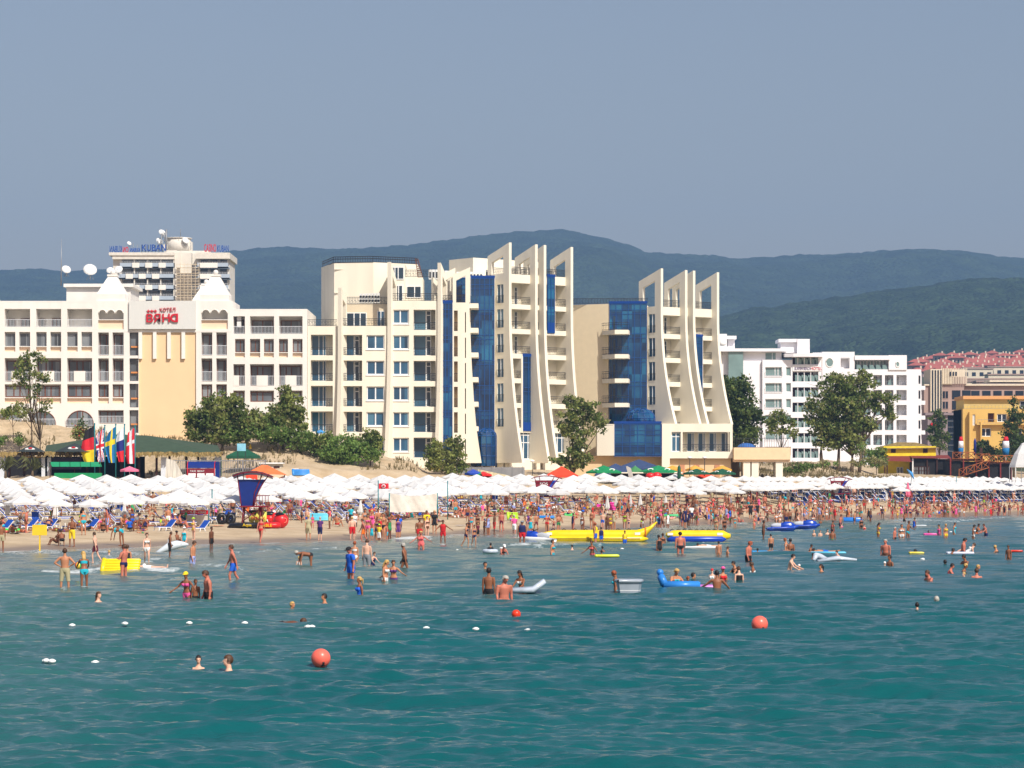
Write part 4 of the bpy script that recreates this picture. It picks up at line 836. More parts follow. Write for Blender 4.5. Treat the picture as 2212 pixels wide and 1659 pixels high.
# ================= white terraced hotel on the right =================
PW=Pl(1556,560,0); uw=PW.u; zw=PW.z; W1=PW.root("terraced_white_hotel"); tag(W1,"stepped white hotel with round windows behind the trees, right of the blue glass hotel","hotel")
def part(name,boxes,m,par,dz=0):
    q=MB()
    for b in boxes: q.box(*b)
    return q.build(name,m,par)
M_WH2=mat("cool_white_render",(240,238,240),0.85,0.03,0.3)
gz=zw(1012); M_GRG=mat("green_grey_glass",(120,146,144),0.15,0.15,0.4,spec=0.7)
part("roof_slab",[(uw(1450),uw(1700),0,14,zw(759),zw(752.6)),(uw(1683),uw(1723),1,8,zw(738.5),zw(731.5))],M_WH2,W1)
part("wall",[(uw(1450),uw(1574),2,14,gz,zw(759.1)),(uw(1606),uw(1690),1.5,14,zw(779),zw(759.1)),(uw(1606),uw(1647),0.8,14,gz,zw(779.1))],M_WH2,W1)
[part("roof_box",[b_],M_WH2,W1) for b_ in [(uw(1723.1),uw(1750),0.8,8,zw(765),zw(731.8)),(uw(1688),uw(1723),1.8,8,zw(761),zw(738.6)),(uw(1540),uw(1572),2,8,zw(753),zw(720)),(uw(1572),uw(1593),2.3,8,zw(731),zw(724)),(uw(1575),uw(1590),3.5,8,zw(752),zw(731))]]
part("stair_glass",[(uw(1574.1),uw(1605.9),0.5,13,gz,zw(755.5))],M_GRG,W1)
mb=MB(); hs=[]
for k in range(6):
    if k<3 or 1: hs.append((uw(1653),uw(1689),zw(812+34.4*k),zw(793+34.4*k),0.5)); hs.append((uw(1698),uw(1708.5),zw(812+34.4*k),zw(793+34.4*k),0.4))
wall(mb,uw(1647),uw(1712),gz,zw(777.5),hs,0.0); mb.box(uw(1647),uw(1712),0.6,13,gz,zw(779)); mb.add([(uw(1647),0,gz),(uw(1647),13,gz),(uw(1647),13,zw(777.5)),(uw(1647),0,zw(777.5))],[(0,3,2,1)]); mb.build("front_block",M_WH2,W1)
for k in range(6):
    window(W1,uw(1653),uw(1689),zw(812+34.4*k),zw(793+34.4*k),0.45,(0.6,0.78),gm=M_GRG,fw=0.12); window(W1,uw(1698),uw(1708.5),zw(812+34.4*k),zw(793+34.4*k),0.35,(),gm=M_GRG); rail(W1,uw(1652),uw(1690),zw(813+34.4*k),0.9,-0.25,M_GREYM,0.5)
window(W1,uw(1654),uw(1678),zw(777),zw(760.6),1.45,(0.65,),gm=M_GRG)
# curved balconies behind the sign
q=MB(); q.prism([(uw(1694),-0.6),(uw(1712),-1.6),(uw(1745),-2),(uw(1776),-1.6),(uw(1776),6),(uw(1694),6)],2,zw(771.5),zw(764)); q.build("curved_canopy",M_WH2,W1)
mb=MB(); hs=[(uw(1712),uw(1768),zw(787),zw(772),1.8)]+[(uw(1712),uw(1768),zw(824+33*k),zw(803.5+33*k),1.8) for k in range(6)]
mb2=[(uw(1816),uw(1835),zw(796),zw(773),1.5)]
wall(mb,uw(1712),uw(1776),gz,zw(771),hs,0.1); mb.build("balcony_front",M_WH2,W1)
M_PLUM=mat("plum_door",(96,76,86),0.6,0.15)
for k in range(7):
    lo,hi=(787,772) if k==0 else (824+33*(k-1),803.5+33*(k-1))
    part("recess",[(uw(1712),uw(1768),1.9,2.0,zw(lo),zw(hi))],M_PLUM,W1)
    for j in range(4): q=MB(); c=uw(1718+14*j); q.prism([(c,zw(lo)),(c+1.6,zw(lo)),(c+1.5,zw(lo)+0.8),(c+.9,zw(lo)+1.25),(c,zw(lo)+1.35)],1,0.3,0.36); q.build("balcony_screen",M_GRG,W1)
    part("divider",[(uw(1723+14*j),uw(1723+14*j)+0.12,0.2,1.85,zw(lo),zw(hi)) for j in range(3)],M_WH2,W1)
sb=part("sign_board",[(uw(1712),uw(1770),-0.1,0.06,zw(801.5),zw(789))],M_FRW,W1)
t=text_mesh("SLAVEN BEACH",0.78,0.03,"lettering",mat("violet_letters",(120,96,140),0.6,0.05),sb,squash=0.62); t.location=(uw(1716),-0.15,zw(799))
t=text_mesh("HOTEL",0.86,0.03,"lettering",M_RED,sb,squash=0.85); t.location=(uw(1750.5),-0.15,zw(799.2))
# round-windowed wall
mb=MB(); wall(mb,uw(1776),uw(1846),gz,zw(760),mb2,-0.05); mb.box(uw(1758),uw(1846),1.5,12,gz,zw(761)); mb.add([(uw(1776),-0.05,zw(797)),(uw(1776),6,zw(797)),(uw(1776),6,zw(760)),(uw(1776),-0.05,zw(760))],[(0,3,2,1)]); mb.box(uw(1757),uw(1776),4,12,gz,zw(762)); mb.build("curved_wall",M_WH2,W1)
def roundwin(cx,cy,rx,ry,d):
    a=rx*560/F; b=ry*560/F; C=uw(cx); D=zw(cy); pts=[(C+a*math.cos(t),D+b*math.sin(t)) for t in np.linspace(0,2*PI,21)[:-1]]
    q=MB(); q.tube([(x,d-0.02,z) for x,z in pts+pts[:1]],0.12,4); w_=q.build("round_window",M_FRW,W1); q=MB(); q.prism(pts,1,d-0.03,d-0.01); q.build("pane",M_GRG,w_)
roundwin(1792,783,8.2,10,-0.06); roundwin(1939,787,4,6,0.0)
part("penthouse",[(uw(1846),uw(1922),-0.3,10,zw(777.5),zw(768)),(uw(1846),uw(1922),2.2,10,zw(798),zw(777.6))],M_WH2,W1)
part("wall",[(uw(1920),uw(1959),0.02,10,zw(799),zw(767.2))],M_WH2,W1)
for j in range(5): window(W1,uw(1848+14*j),uw(1861+14*j),zw(797.5),zw(778),2.15,(0.5,),gm=M_GRG); q=MB(); c=uw(1851+14*j); q.prism([(c,zw(798)),(c+1.2,zw(798)),(c+.7,zw(798)+0.9),(c,zw(798)+1.0)],1,0.5,0.56); q.build("balcony_screen",M_GRG,W1)
mb=MB(); hs=[]
for k in range(6):
    for a,b in ((1862,1881),(1887,1906),(1912,1930.5),(1937,1959)): hs.append((uw(a),uw(b),zw(832.3+32.3*k),zw(810+32.3*k),1.7))
    hs.append((uw(1984.6),uw(1988.7),zw(829+32.3*k),zw(811+32.3*k),0.2))
wall(mb,uw(1846),uw(1990.5),gz,zw(797.8),hs,0.3); mb.box(uw(1846),uw(1990.5),2.1,12,gz,zw(799)); mb.box(uw(1846),uw(1990.5),0.32,2.1,zw(799),zw(798))
mb.add([(uw(1990.5),0.3,gz),(uw(1990.5),12,gz),(uw(1990.5),12,zw(797.8)),(uw(1990.5),0.3,zw(797.8))],[(0,1,2,3)]); mb.build("right_block",M_WH2,W1)
for k in range(6):
    for j,(a,b) in enumerate(((1862,1881),(1887,1906),(1912,1930.5),(1937,1959))):
        window(W1,uw(a)+0.02,uw(a)+(uw(b)-uw(a))*(0.35 if j==3 else 0.6),zw(832.2+32.3*k),zw(811+32.3*k),2.05,(0.5,),gm=M_GLASSD); rail(W1,uw(a),uw(b),zw(832.3+32.3*k),0.85,0.35,M_GREYM,0.4)
        if j<3: q=MB(); c=uw(b)-0.05; q.prism([(c,zw(832.3+32.3*k)),(c-1.1,zw(832.3+32.3*k)),(c-.8,zw(832.3+32.3*k)+1.0),(c-.3,zw(832.3+32.3*k)+1.35),(c,zw(832.3+32.3*k)+1.4)],1,1.0,1.06); q.build("balcony_screen",M_GRG,W1)
    part("balcony_slab",[(uw(1990.6),uw(2003.5),3,8,zw(841+32.3*k),zw(832.3+32.3*k))],M_WH2,W1)
part("side_block",[(uw(1990.6),uw(1999),5,12,gz,zw(803))],mat("pale_mauve",(214,206,206),0.9,0.05),W1)
for px_,py_,r in ((1562.5,738,0.8),(1562,750,1.0)): dish(W1,uw(px_),1.0,zw(py_),r)
# ================= far blocks at the right edge =================
M_BRN=mat("mauve_brown",(172,146,136),0.9,0.08,0.2); M_STR=mat("tower_stripe",(226,212,188),0.85,0.05); M_DKB=mat("far_dark_glass",(34,44,58),0.2,0.3,0.3)
Pb=Pl(2100,660,0); ux=Pb.u; zx_=Pb.z
B2=Pb.root("brown_hotel"); tag(B2,"brown hotel with pale vertical stripes and a comb-like top, behind the yellow building","hotel"); g0=zx_(1000)
part("wall",[(ux(1996),ux(2034),0,14,g0,zx_(831)),(ux(2034),ux(2084),1,14,g0,zx_(828)),(ux(2084),ux(2400),4,16,g0,zx_(829)),(ux(2058),ux(2092),2,10,zx_(829),zx_(813))],M_BRN,B2)
part("striped_tower",[(ux(2009),ux(2034),-0.8,10,g0,zx_(797.5)),(ux(2034),ux(2058),0.5,10,zx_(829),zx_(796.5)),(ux(2058),ux(2090),3,10,zx_(829),zx_(797))],M_STR,B2)
for k in range(4): part("dark_strip",[(ux(2012+6*k),ux(2015+6*k),-0.9,-0.82,g0,zx_(800))],M_DKB,B2)
part("parapet_comb",[(ux(2034+3.6*k),ux(2034+3.6*k)+0.16,0.3,0.48,zx_(829),zx_(795)) for k in range(16)],M_STR,B2)
for k in range(3): part("roof_arch",[(ux(2052+6*k),ux(2055.5+6*k),0.2,0.28,zx_(812),zx_(803))],M_DKB,B2)
for k in range(3):
    window(B2,ux(2036.5),ux(2050),zx_(861+22.5*k),zx_(844+22.5*k),0.97,(0.5,),fm=M_BRN,gm=M_DKB); 
    for a in (2058,2080,2104,2128,2152,2176,2200): part("balcony_recess",[(ux(a),ux(a+18),3.9 if a>2083 else 0.9,3.98 if a>2083 else .98,zx_(862+22.5*k),zx_(843+22.5*k))],M_DKB,B2)
part("roof_slab",[(ux(2034),ux(2058),0.6,13,zx_(830.6),zx_(827)),(ux(2084.2),ux(2400),3.2,16,zx_(832),zx_(828.5)),(ux(2150),ux(2240),8,16,zx_(822),zx_(818)),(ux(1996),ux(2008.6),-.4,13,zx_(833),zx_(830))],M_STR,B2)
rail(B2,ux(2084),ux(2210),zx_(828.5),0.9,3.5,M_GREYM,0.8)
Pm=Pl(2040,600,0); B3=Pm.root("mauve_block"); tag(B3,"low mauve block with a dark glass end between the white and the yellow buildings","building")
part("wall",[(Pm.u(2004),Pm.u(2047),0,10,Pm.z(1005),Pm.z(897)),(Pm.u(1998),Pm.u(2078),-0.5,10,Pm.z(896.9),Pm.z(891.5))],mat("mauve_wall",(150,134,136),0.9,0.08),B3); part("glass_end",[(Pm.u(2047.1),Pm.u(2076),0.2,10,Pm.z(1005),Pm.z(897))],M_DKB,B3)
part("red_awning",[(Pm.u(2010),Pm.u(2030),-0.6,-0.02,Pm.z(922),Pm.z(914))],M_RED,B3); window(B3,Pm.u(2012),Pm.u(2036),Pm.z(913),Pm.z(903),-0.02,(0.33,0.66),fm=M_BRN,gm=M_DKB); part("mullion",[(Pm.u(2047.1),Pm.u(2076),0.1,0.18,Pm.z(910+13*k),Pm.z(909+13*k)) for k in range(6)],M_GREYM,B3)
M_YEL=mat("ochre_render",(216,178,100),0.9,0.06,0.3); M_YEL2=mat("light_ochre",(226,194,112),0.9,0.05); M_OR2=mat("orange_render",(222,164,106),0.9,0.05)
Py=Pl(2080,560,0); B4=Py.root("ochre_hotel"); tag(B4,"ochre yellow hotel with an orange roof band at the right edge of the photo","hotel"); uy=Py.u; zy=Py.z
mb=MB(); hs=[(uy(2101),uy(2107),zy(919),zy(895),0.4),(uy(2134),uy(2148),zy(911.5),zy(892.5),1.5),(uy(2154),uy(2175),zy(911.5),zy(894),0.3),(uy(2118),uy(2141),zy(943),zy(925),0.3)]
for a in (2190,2220): hs+=[(uy(a),uy(a+18),zy(911.5),zy(894),0.3),(uy(a),uy(a+18),zy(943),zy(925),0.3)]
wall(mb,uy(2080),uy(2400),zy(1010),zy(883),hs,0.0); mb.box(uy(2080),uy(2400),1.6,12,zy(1010),zy(884)); mb.add([(uy(2080),0,zy(1010)),(uy(2080),12,zy(1010)),(uy(2080),12,zy(883)),(uy(2080),0,zy(883))],[(0,3,2,1)])
for a in (2092,2116,2180): mb.box(uy(a),uy(a+3),-1.2,-0.01,zy(1010),zy(890 if a!=2116 else 912))
mb.build("wall",M_YEL,B4); part("upper_storey",[(uy(2084),uy(2400),1.0,11,zy(884),zy(862))],M_YEL2,B4); part("roof_band",[(uy(2081),uy(2400),0.2,11.5,zy(862.1),zy(855))],M_OR2,B4)
part("door",[(uy(2134),uy(2148),1.4,1.5,zy(911.5),zy(892.5))],M_WOOD,B4)
for h in hs: 
    if h[4]<1: window(B4,h[0],h[1],h[2],h[3],0.28,(0.5,),fm=M_FRW,gm=M_DKB,fw=0.14)
rail(B4,uy(2082),uy(2212),zy(883),0.8,0.3,M_GREYM,0.7); rail(B4,uy(2110),uy(2212),zy(915),0.8,-0.9,M_GREYM,0.7); part("terrace_slab",[(uy(2108),uy(2400),-1.0,-0.02,zy(918),zy(915))],M_YEL,B4)
window(B4,uy(2205),uy(2230),zy(881),zy(866),0.97,(0.5,),gm=M_DKB)
# ---- the village of red roofs ----
hp=None; rng=random.Random(5); nH=0
M_VR=mat("coral_tiles",(170,92,78),0.8,0.15,0.1); M_VW=mat("village_wall",(176,150,140),0.9,0.15,0.05)
def house(w_,h,d):
    r=empty("village_house"); q=MB(); q.box(-w_/2,w_/2,0,d,-8,h); q.build("wall",M_VW,r)
    q=MB(); e=1.4; q.add([(-w_/2-e,-e,h),(w_/2+e,-e,h),(w_/2+e,d+e,h),(-w_/2-e,d+e,h),(-w_*0.1,d/2,h+w_*0.28),(w_*0.1,d/2,h+w_*0.28)],[(0,1,5,4),(1,2,5),(2,3,4,5),(3,0,4),(0,3,2,1)]); rf=q.build("roof",M_VR,r)
    q=MB(); q.box(w_*0.1,w_*0.1+0.9,d*0.4,d*0.4+0.9,h+w_*.2,h+w_*.28+1.0); q.build("chimney",M_STR,rf)
    for k in range(3): q=MB(); x=-w_/2+w_*(0.2+0.3*k); q.box(x,x+w_*0.13,-0.12,-0.02,h-3,h-1.2); q.build("window",M_DKB,r)
    return r
protos=[house(9,5.5,9),house(12,5.5,10),house(8,8,8)]
first=[True]*3
rows_=[(761,1950,2075,2240,11),(767,1880,1988,2230,14),(774,1810,2035,2240,13),(781,1740,1975,2230,16),(788,1670,1975,2230,15),(795,1600,1985,2130,8)]
for r_,(py,Y,x0,x1,n) in enumerate(rows_):
    for k in range(n):
        px=x0+(x1-x0)*(k+0.5*rng.random())/n; j=rng.choice((0,0,1,2)); o=protos[j]; YY_=Y+rng.uniform(-20,20)
        loc=(X(px,YY_),YY_,Z(py+rng.uniform(2,6)+5,YY_)-5.5)
        lab="coral-roofed house in the hillside village, one of the row "+("highest up the slope","second from the top","third from the top","fourth from the top","second from the bottom","lowest, above the brown hotel")[r_]
        if first[j]: o.location=loc; o.rotation_euler=(0,0,rng.uniform(-.5,.5)); first[j]=False; tag(o,lab,"house","coral-roofed village houses, row %s from the top"%("one","two","three","four","five","six")[r_])
        else: copy_tree(o,loc,rng.uniform(-.5,.5),lab,"coral-roofed village houses, row %s from the top"%("one","two","three","four","five","six")[r_])
for (px,py,Y,w_) in ((2150,801,1500,34),(2195,799,1480,30),(2112,803,1450,16),(2185,812,1200,20),(2160,818,1000,40),(2205,822,950,30),(2110,822,980,16)):
    b_=empty("low_building",(X(px,Y),Y,Z(py+6,Y)-6)); tag(b_,{2150:"long pale building with a row of dark windows just under the village roofs",2195:"pale building under the village roofs at the photo's right edge",2112:"small pale building left below the village roofs",2185:"tan building with a flat roof below the pale village blocks",2160:"long flat beige block above the brown hotel's right wing",2205:"flat grey block at the right edge above the brown hotel",2110:"narrow beige block beside the comb-topped tower"}[px],"building")
    h=7*Y/1500+2; part("wall",[(-w_/2,w_/2,0,10,-10,h)],M_STR if px!=2205 else M_BRN,b_); part("roof",[(-w_/2-.4,w_/2+.4,-.4,10.4,h,h+.5)],M_BRN,b_)
    for k in range(int(w_/4)): part("window",[(-w_/2+1+4*k,-w_/2+3+4*k,-0.1,-0.01,h-3.6,h-1.6)],M_DKB,b_)
# ================= trees =================
GM={}
def leafmat(name,c,tr=0.25):
    m=bpy.data.materials.new(name); m.use_nodes=True; t=m.node_tree; b=t.nodes["Principled BSDF"]; tl=t.nodes.new("ShaderNodeBsdfTranslucent"); ms=t.nodes.new("ShaderNodeMixShader"); ms.inputs[0].default_value=0.42; t.links.new(b.outputs[0],ms.inputs[1]); t.links.new(tl.outputs[0],ms.inputs[2]); t.links.new(ms.outputs[0],t.nodes["Material Output"].inputs[0]); tc=t.nodes.new("ShaderNodeTexCoord"); n=t.nodes.new("ShaderNodeTexNoise"); n.inputs["Scale"].default_value=0.9; n.inputs["Detail"].default_value=3
    t.links.new(tc.outputs["Object"],n.inputs[0]); r=t.nodes.new("ShaderNodeValToRGB"); r.color_ramp.elements[0].position=0.35; r.color_ramp.elements[1].position=0.65
    r.color_ramp.elements[0].color=tuple(v*0.7 for v in c)+(1,); r.color_ramp.elements[1].color=tuple(v*1.3 for v in c)+(1,); t.links.new(n.outputs[0],r.inputs[0]); t.links.new(r.outputs[0],b.inputs["Base Color"]); t.links.new(r.outputs[0],tl.inputs[0]); b.inputs["Roughness"].default_value=0.6; b.inputs["Specular IOR Level"].default_value=0.25
    return m
L1=leafmat("poplar_leaf_dark",(0.125,0.175,0.042)); L2=leafmat("poplar_leaf",(0.30,0.335,0.095)); L3=leafmat("pine_needles",(0.065,0.105,0.036)); L4=leafmat("dry_leaf",(0.36,0.33,0.15)); L5=leafmat("bush_leaf",(0.19,0.30,0.07)); L6=leafmat("oleander_leaf",(0.08,0.14,0.045))
BARK=mat("bark",(104,88,70),0.95,0.25,3,bump=0.6)
trng=np.random.RandomState(11)
def leaves(lobes,Y,n,size,dens=0.0,dk=0.9):
    area=np.array([l[2]*l[3] for l in lobes],float); cnt=np.maximum(30,(n*area/area.sum()).astype(int)); P=[]
    for (cx,cy,rx,ry),c in zip(lobes,cnt):
        sc=Y/F; C=np.array([X(cx,Y),Y,Z(cy,Y)]); R_=np.array([rx*sc,min(rx,ry*1.3)*sc*dk,ry*sc])
        # clumps inside the lobe, then leaves in the clumps
        k=max(8,int(c/28)); d=trng.randn(k,3); d/=np.linalg.norm(d,axis=1)[:,None]; rad=trng.rand(k,1)**0.33*(0.72+0.36*trng.rand(k,1)); cc=C+d*rad*R_
        idx=trng.randint(0,k,c); off=trng.randn(c,3)*np.maximum(0.16*R_.mean(),0.25)*np.array([1,1,0.75]); P.append(cc[idx]+off)
    P=np.concatenate(P); m=len(P); a=trng.randn(m,3); a/=np.linalg.norm(a,axis=1)[:,None]; b=trng.randn(m,3); b-=a*(a*b).sum(1)[:,None]; b/=np.linalg.norm(b,axis=1)[:,None]
    s=size*(0.55+0.9*trng.rand(m,1)); co=np.stack([P-a*s*.5,P+b*s*.32,P+a*s*.5,P-b*s*.32],1).reshape(-1,3); return co,P
def tree(name,label,px,py0,Y,lobes,n,size,mats,trunks=((0,0),),tr=0.22,group=None,cat="tree",zoff=0,limb=True):
    z0=ground(px,Y)-0.3+zoff; r=empty(name,(X(px,Y),Y,z0)); tag(r,label,cat,group); o0=np.array(r.location)
    co,P=leaves(lobes,Y,n,size); co=co-o0
    q=np.arange(len(co)).reshape(-1,4); c=np_mesh("crown",co,q,{},mats[0],smooth=False)
    for m in mats[1:]: c.data.materials.append(m)
    nz=np.array([mnoise.noise(Vector(tuple(p*0.55)))+0.5*mnoise.noise(Vector(tuple(p*2.1))) for p in P]); mi=np.zeros(len(P),dtype=np.int32); mi[(nz+0.25*trng.randn(len(P)))>0.02]=1 if len(mats)>1 else 0
    if len(mats)>2: mi[trng.rand(len(P))<0.07]=2
    c.data.polygons.foreach_set("material_index",mi); c.parent=r
    mb=MB()
    for dx,lean in trunks:
        b0=Vector((dx*Y/F,0,0)); L_=sorted(lobes,key=lambda l:abs(l[0]-(px+dx)))
        cen=L_[0]; top=Vector((X(cen[0],Y)-o0[0],0.1,Z(cen[1],Y)-o0[2])); mid=b0.lerp(top,0.55)+Vector((lean,0.15,0))
        mb.tube([b0,b0.lerp(mid,0.5)+Vector((lean*.3,0,0)),mid,top],[tr,tr*.8,tr*.6,tr*.2],7)
        if limb:
            for l in lobes:
                e=Vector((X(l[0],Y)-o0[0],trng.uniform(-.6,.6),Z(l[1],Y)-o0[2])); mb.tube([mid,mid.lerp(e,.5)+Vector((0,0,0.3)),e],[tr*.45,tr*.3,tr*.12],5)
                for _ in range(3):
                    e2=e+Vector((trng.randn()*l[2]*Y/F*.6,trng.randn()*.5,trng.rand()*l[3]*Y/F*.9)); mb.tube([e,e2],[tr*.12,tr*.04],4)
    mb.build("trunk",BARK,r); return r
tree("young_poplar","slim see-through poplar in front of the white hotel, far left",70,890,330,[(60,785,26,17),(52,878,30,12),(85,885,30,10),(30,885,22,9),(82,772,20,14),(45,800,22,14),(62,812,38,20),(92,822,18,18),(40,828,20,12),(78,845,22,16),(100,870,14,10),(62,768,14,8)],1700,0.34,[L2,L1,L4],trunks=((0,0.1),(14,0.1)),tr=0.13)
tree("dune_bush","leafy bush on the dune at the foot of the left arches",30,900,338,[(25,890,26,10),(50,893,22,8),(8,893,16,10)],700,0.3,[L5,L2],tr=0.06,cat="bush")
tree("small_bush","little green bush on the left sand slope",5,960,330,[(4,948,14,14),(-8,955,12,12)],500,0.28,[L1,L5],tr=0.05,cat="bush")
tree("small_bush","small weedy bush on bare sand below the left arches",42,955,332,[(40,945,9,14),(44,952,10,9)],260,0.26,[L5,L4],tr=0.04,cat="bush")
tree("oleander_bush","bush with red blossom beside the flag poles",172,950,336,[(172,925,18,16),(180,938,16,12),(166,940,12,10),(178,912,8,9)],900,0.26,[L6,L2,mat("red_blossom",(216,70,62),0.7,0.1)],tr=0.06,cat="bush")
tree("wide_poplar","dense round poplar bush in front of the peach wall",480,950,336,[(435,905,34,34),(474,888,36,40),(512,884,26,32),(425,930,24,24),(470,928,46,28),(520,920,36,28),(412,900,12,20),(556,912,26,26),(492,862,16,14),(450,870,12,12),(430,948,26,14),(480,950,34,12),(520,948,26,12)],9500,0.42,[L1,L2,L4],tr=0.2)
tree("wide_poplar","tall rounded poplar in front of the white hotel's right wing",612,935,337,[(618,880,28,26),(596,900,24,26),(645,893,20,26),(620,850,18,20),(610,918,45,24),(650,920,20,20),(570,918,24,22),(632,868,22,14),(600,945,40,14),(650,945,22,14)],6600,0.40,[L1,L2,L4],tr=0.18)
tree("scrub_patch","long low scrub running down the dune between the poplars and the sand",600,960,335,[(560,935,52,17),(610,942,52,22),(655,955,45,24),(690,965,40,26),(520,940,40,14)],4500,0.36,[L5,L1,L4],trunks=((0,0),),tr=0.08,cat="bush",limb=False)
tree("ivy_mound","bright green leafy mound on the dune slope",750,985,333,[(740,965,48,30),(775,975,42,24),(715,980,36,22),(800,985,26,14),(735,990,40,14)],5200,0.32,[L5,L5,L2],tr=0.08,cat="bush",limb=False)
tree("dune_bush","upright bush at the right end of the green mound",800,975,334,[(800,948,26,26),(788,962,26,24),(812,968,18,22),(690,945,26,20)],2200,0.36,[L1,L2,L4],tr=0.09,cat="bush")
tree("poplar_bush","ragged poplar bush before the foot of the blue glass strip",962,1022,338,[(945,975,26,26),(975,968,22,26),(990,985,18,22),(955,998,36,24),(985,1005,26,20),(935,1000,18,22),(990,955,9,12)],3600,0.36,[L1,L2,L4],tr=0.12,trunks=((-8,0),(10,0)))
tree("lone_pine","lone windswept tree with a dark trunk between the two wings of the blue glass hotel",1238,1022,342,[(1262,880,34,24),(1235,900,32,30),(1280,905,26,22),(1250,930,36,24),(1225,925,20,22),(1300,920,18,12),(1245,960,26,18),(1235,985,30,18),(1262,992,28,16),(1205,995,26,9),(1240,1006,34,12),(1232,868,16,14)],5200,0.38,[L1,L2,L4],tr=0.24)
tree("dark_poplar","tall dark poplar growing against the right wing of the blue glass hotel",1600,995,395,[(1590,840,38,34),(1605,880,40,40),(1585,905,30,40),(1620,915,32,42),(1600,950,38,30),(1565,830,18,24),(1575,870,24,44),(1572,930,20,36)],9000,0.46,[L3,L1,L2],tr=0.28,trunks=((0,0.2),(22,0.2)))
tree("thin_tree","thin light tree with a bare stem between two big trees",1686,1000,395,[(1678,905,26,20),(1700,912,20,18),(1665,925,18,16),(1690,935,20,14),(1712,935,10,12)],1500,0.4,[L2,L1,L4],tr=0.14)
tree("grove_poplar","broad many-stemmed poplar in front of the terraced white hotel",1820,1008,415,[(1800,845,48,32),(1850,835,42,28),(1780,880,42,34),(1830,880,52,38),(1870,870,34,32),(1905,865,32,20),(1770,915,36,28),(1815,925,48,34),(1860,915,34,30),(1840,955,40,26),(1785,950,34,28),(1920,890,28,18),(1805,815,24,14),(1860,810,20,10)],13000,0.48,[L1,L2,L4],tr=0.3,trunks=((-44,-.3),(-10,0),(20,0.1),(36,0.2)))
for (px,Y,lb,lobes,n,lab,nm) in (
 (2145,480,1,[(2125,965,14,20),(2140,975,16,16),(2115,975,12,18)],1500,"squat dark conifer left of the wooden terrace's parasol","dark_conifer"),
 (2190,475,1,[(2190,875,9,18),(2190,905,18,26),(2188,935,26,30),(2192,965,32,26),(2212,960,20,30),(2212,900,14,24)],4200,"tall pointed conifer before the ochre hotel at the right edge","tall_conifer"),
 (2030,520,1,[(2020,900,16,20),(2035,925,20,26),(2015,930,18,26),(2030,955,24,22)],2400,"dark green tree between the terraced white hotel and the mauve block","dark_tree"),
 (2165,470,1,[(2160,985,20,14),(2178,990,18,10),(2195,975,20,16)],1200,"rounded hedge behind the wooden terrace railing","hedge")):
    tree(nm,lab,px,0,Y,lobes,n,0.42,[L3,L1],tr=0.18,cat="hedge" if nm=="hedge" else "tree")
tree("dune_shrub","low grey-green shrub on the sand right of the cream pillars",1715,1028,385,[(1690,1022,20,10),(1715,1015,30,12),(1745,1010,26,9),(1700,1030,24,8)],1800,0.3,[L5,L1,L4],tr=0.05,cat="bush",limb=False)
tree("dune_shrub","low shrub under the stems of the broad poplar",1830,1010,405,[(1790,1000,26,7),(1850,1000,30,7),(1880,990,18,10),(1905,1000,16,9),(1860,975,12,14)],1500,0.3,[L5,L4],tr=0.05,cat="bush",limb=False)
tree("green_bush","round green bush between the broad poplar and the yellow bar",1893,1005,425,[(1885,985,16,16),(1905,982,16,15),(1895,1000,22,10)],1500,0.34,[L1,L5],tr=0.08,cat="bush")
# grass tufts on the dunes: too many to count
pts=[];rg=np.random.RandomState(21)
while len(pts)<5200:
    px=rg.uniform(-60,2000); Y=rg.uniform(325,420)
    if 900<px<1630 or Y<Yb(px)+8: continue
    x=X(px,Y); 
    if mnoise.noise(Vector((x*0.12,Y*0.12,7)))<-0.02 and px<1600: continue
    if px<1600 and Y>352: continue
    if mnoise.noise(Vector((x*0.5,Y*0.5,1)))<-0.05: continue
    z,_,_=sandz(px,Y)
    for b in range(3):
        a=rg.rand()*6.28; l=rg.uniform(0.25,0.6); w_=0.07; dx,dy=math.cos(a),math.sin(a); lx,ly=rg.randn(2)*0.16
        ox,oy=rg.randn(2)*0.2
        pts.append([(x+ox-dx*w_,Y+oy-dy*w_,z-0.1),(x+ox+dx*w_,Y+oy+dy*w_,z-0.1),(x+ox+lx+dx*w_*.3,Y+oy+ly,z+l),(x+ox+lx-dx*w_*.3,Y+oy+ly,z+l)])
co=np.array(pts).reshape(-1,3); gr=np_mesh("dune_grass",co,np.arange(len(co)).reshape(-1,4),{},leafmat("dune_grass",(0.20,0.165,0.075)),smooth=False); gr["kind"]="stuff"; gr["label"]="dry tufts of grass scattered over the dunes"
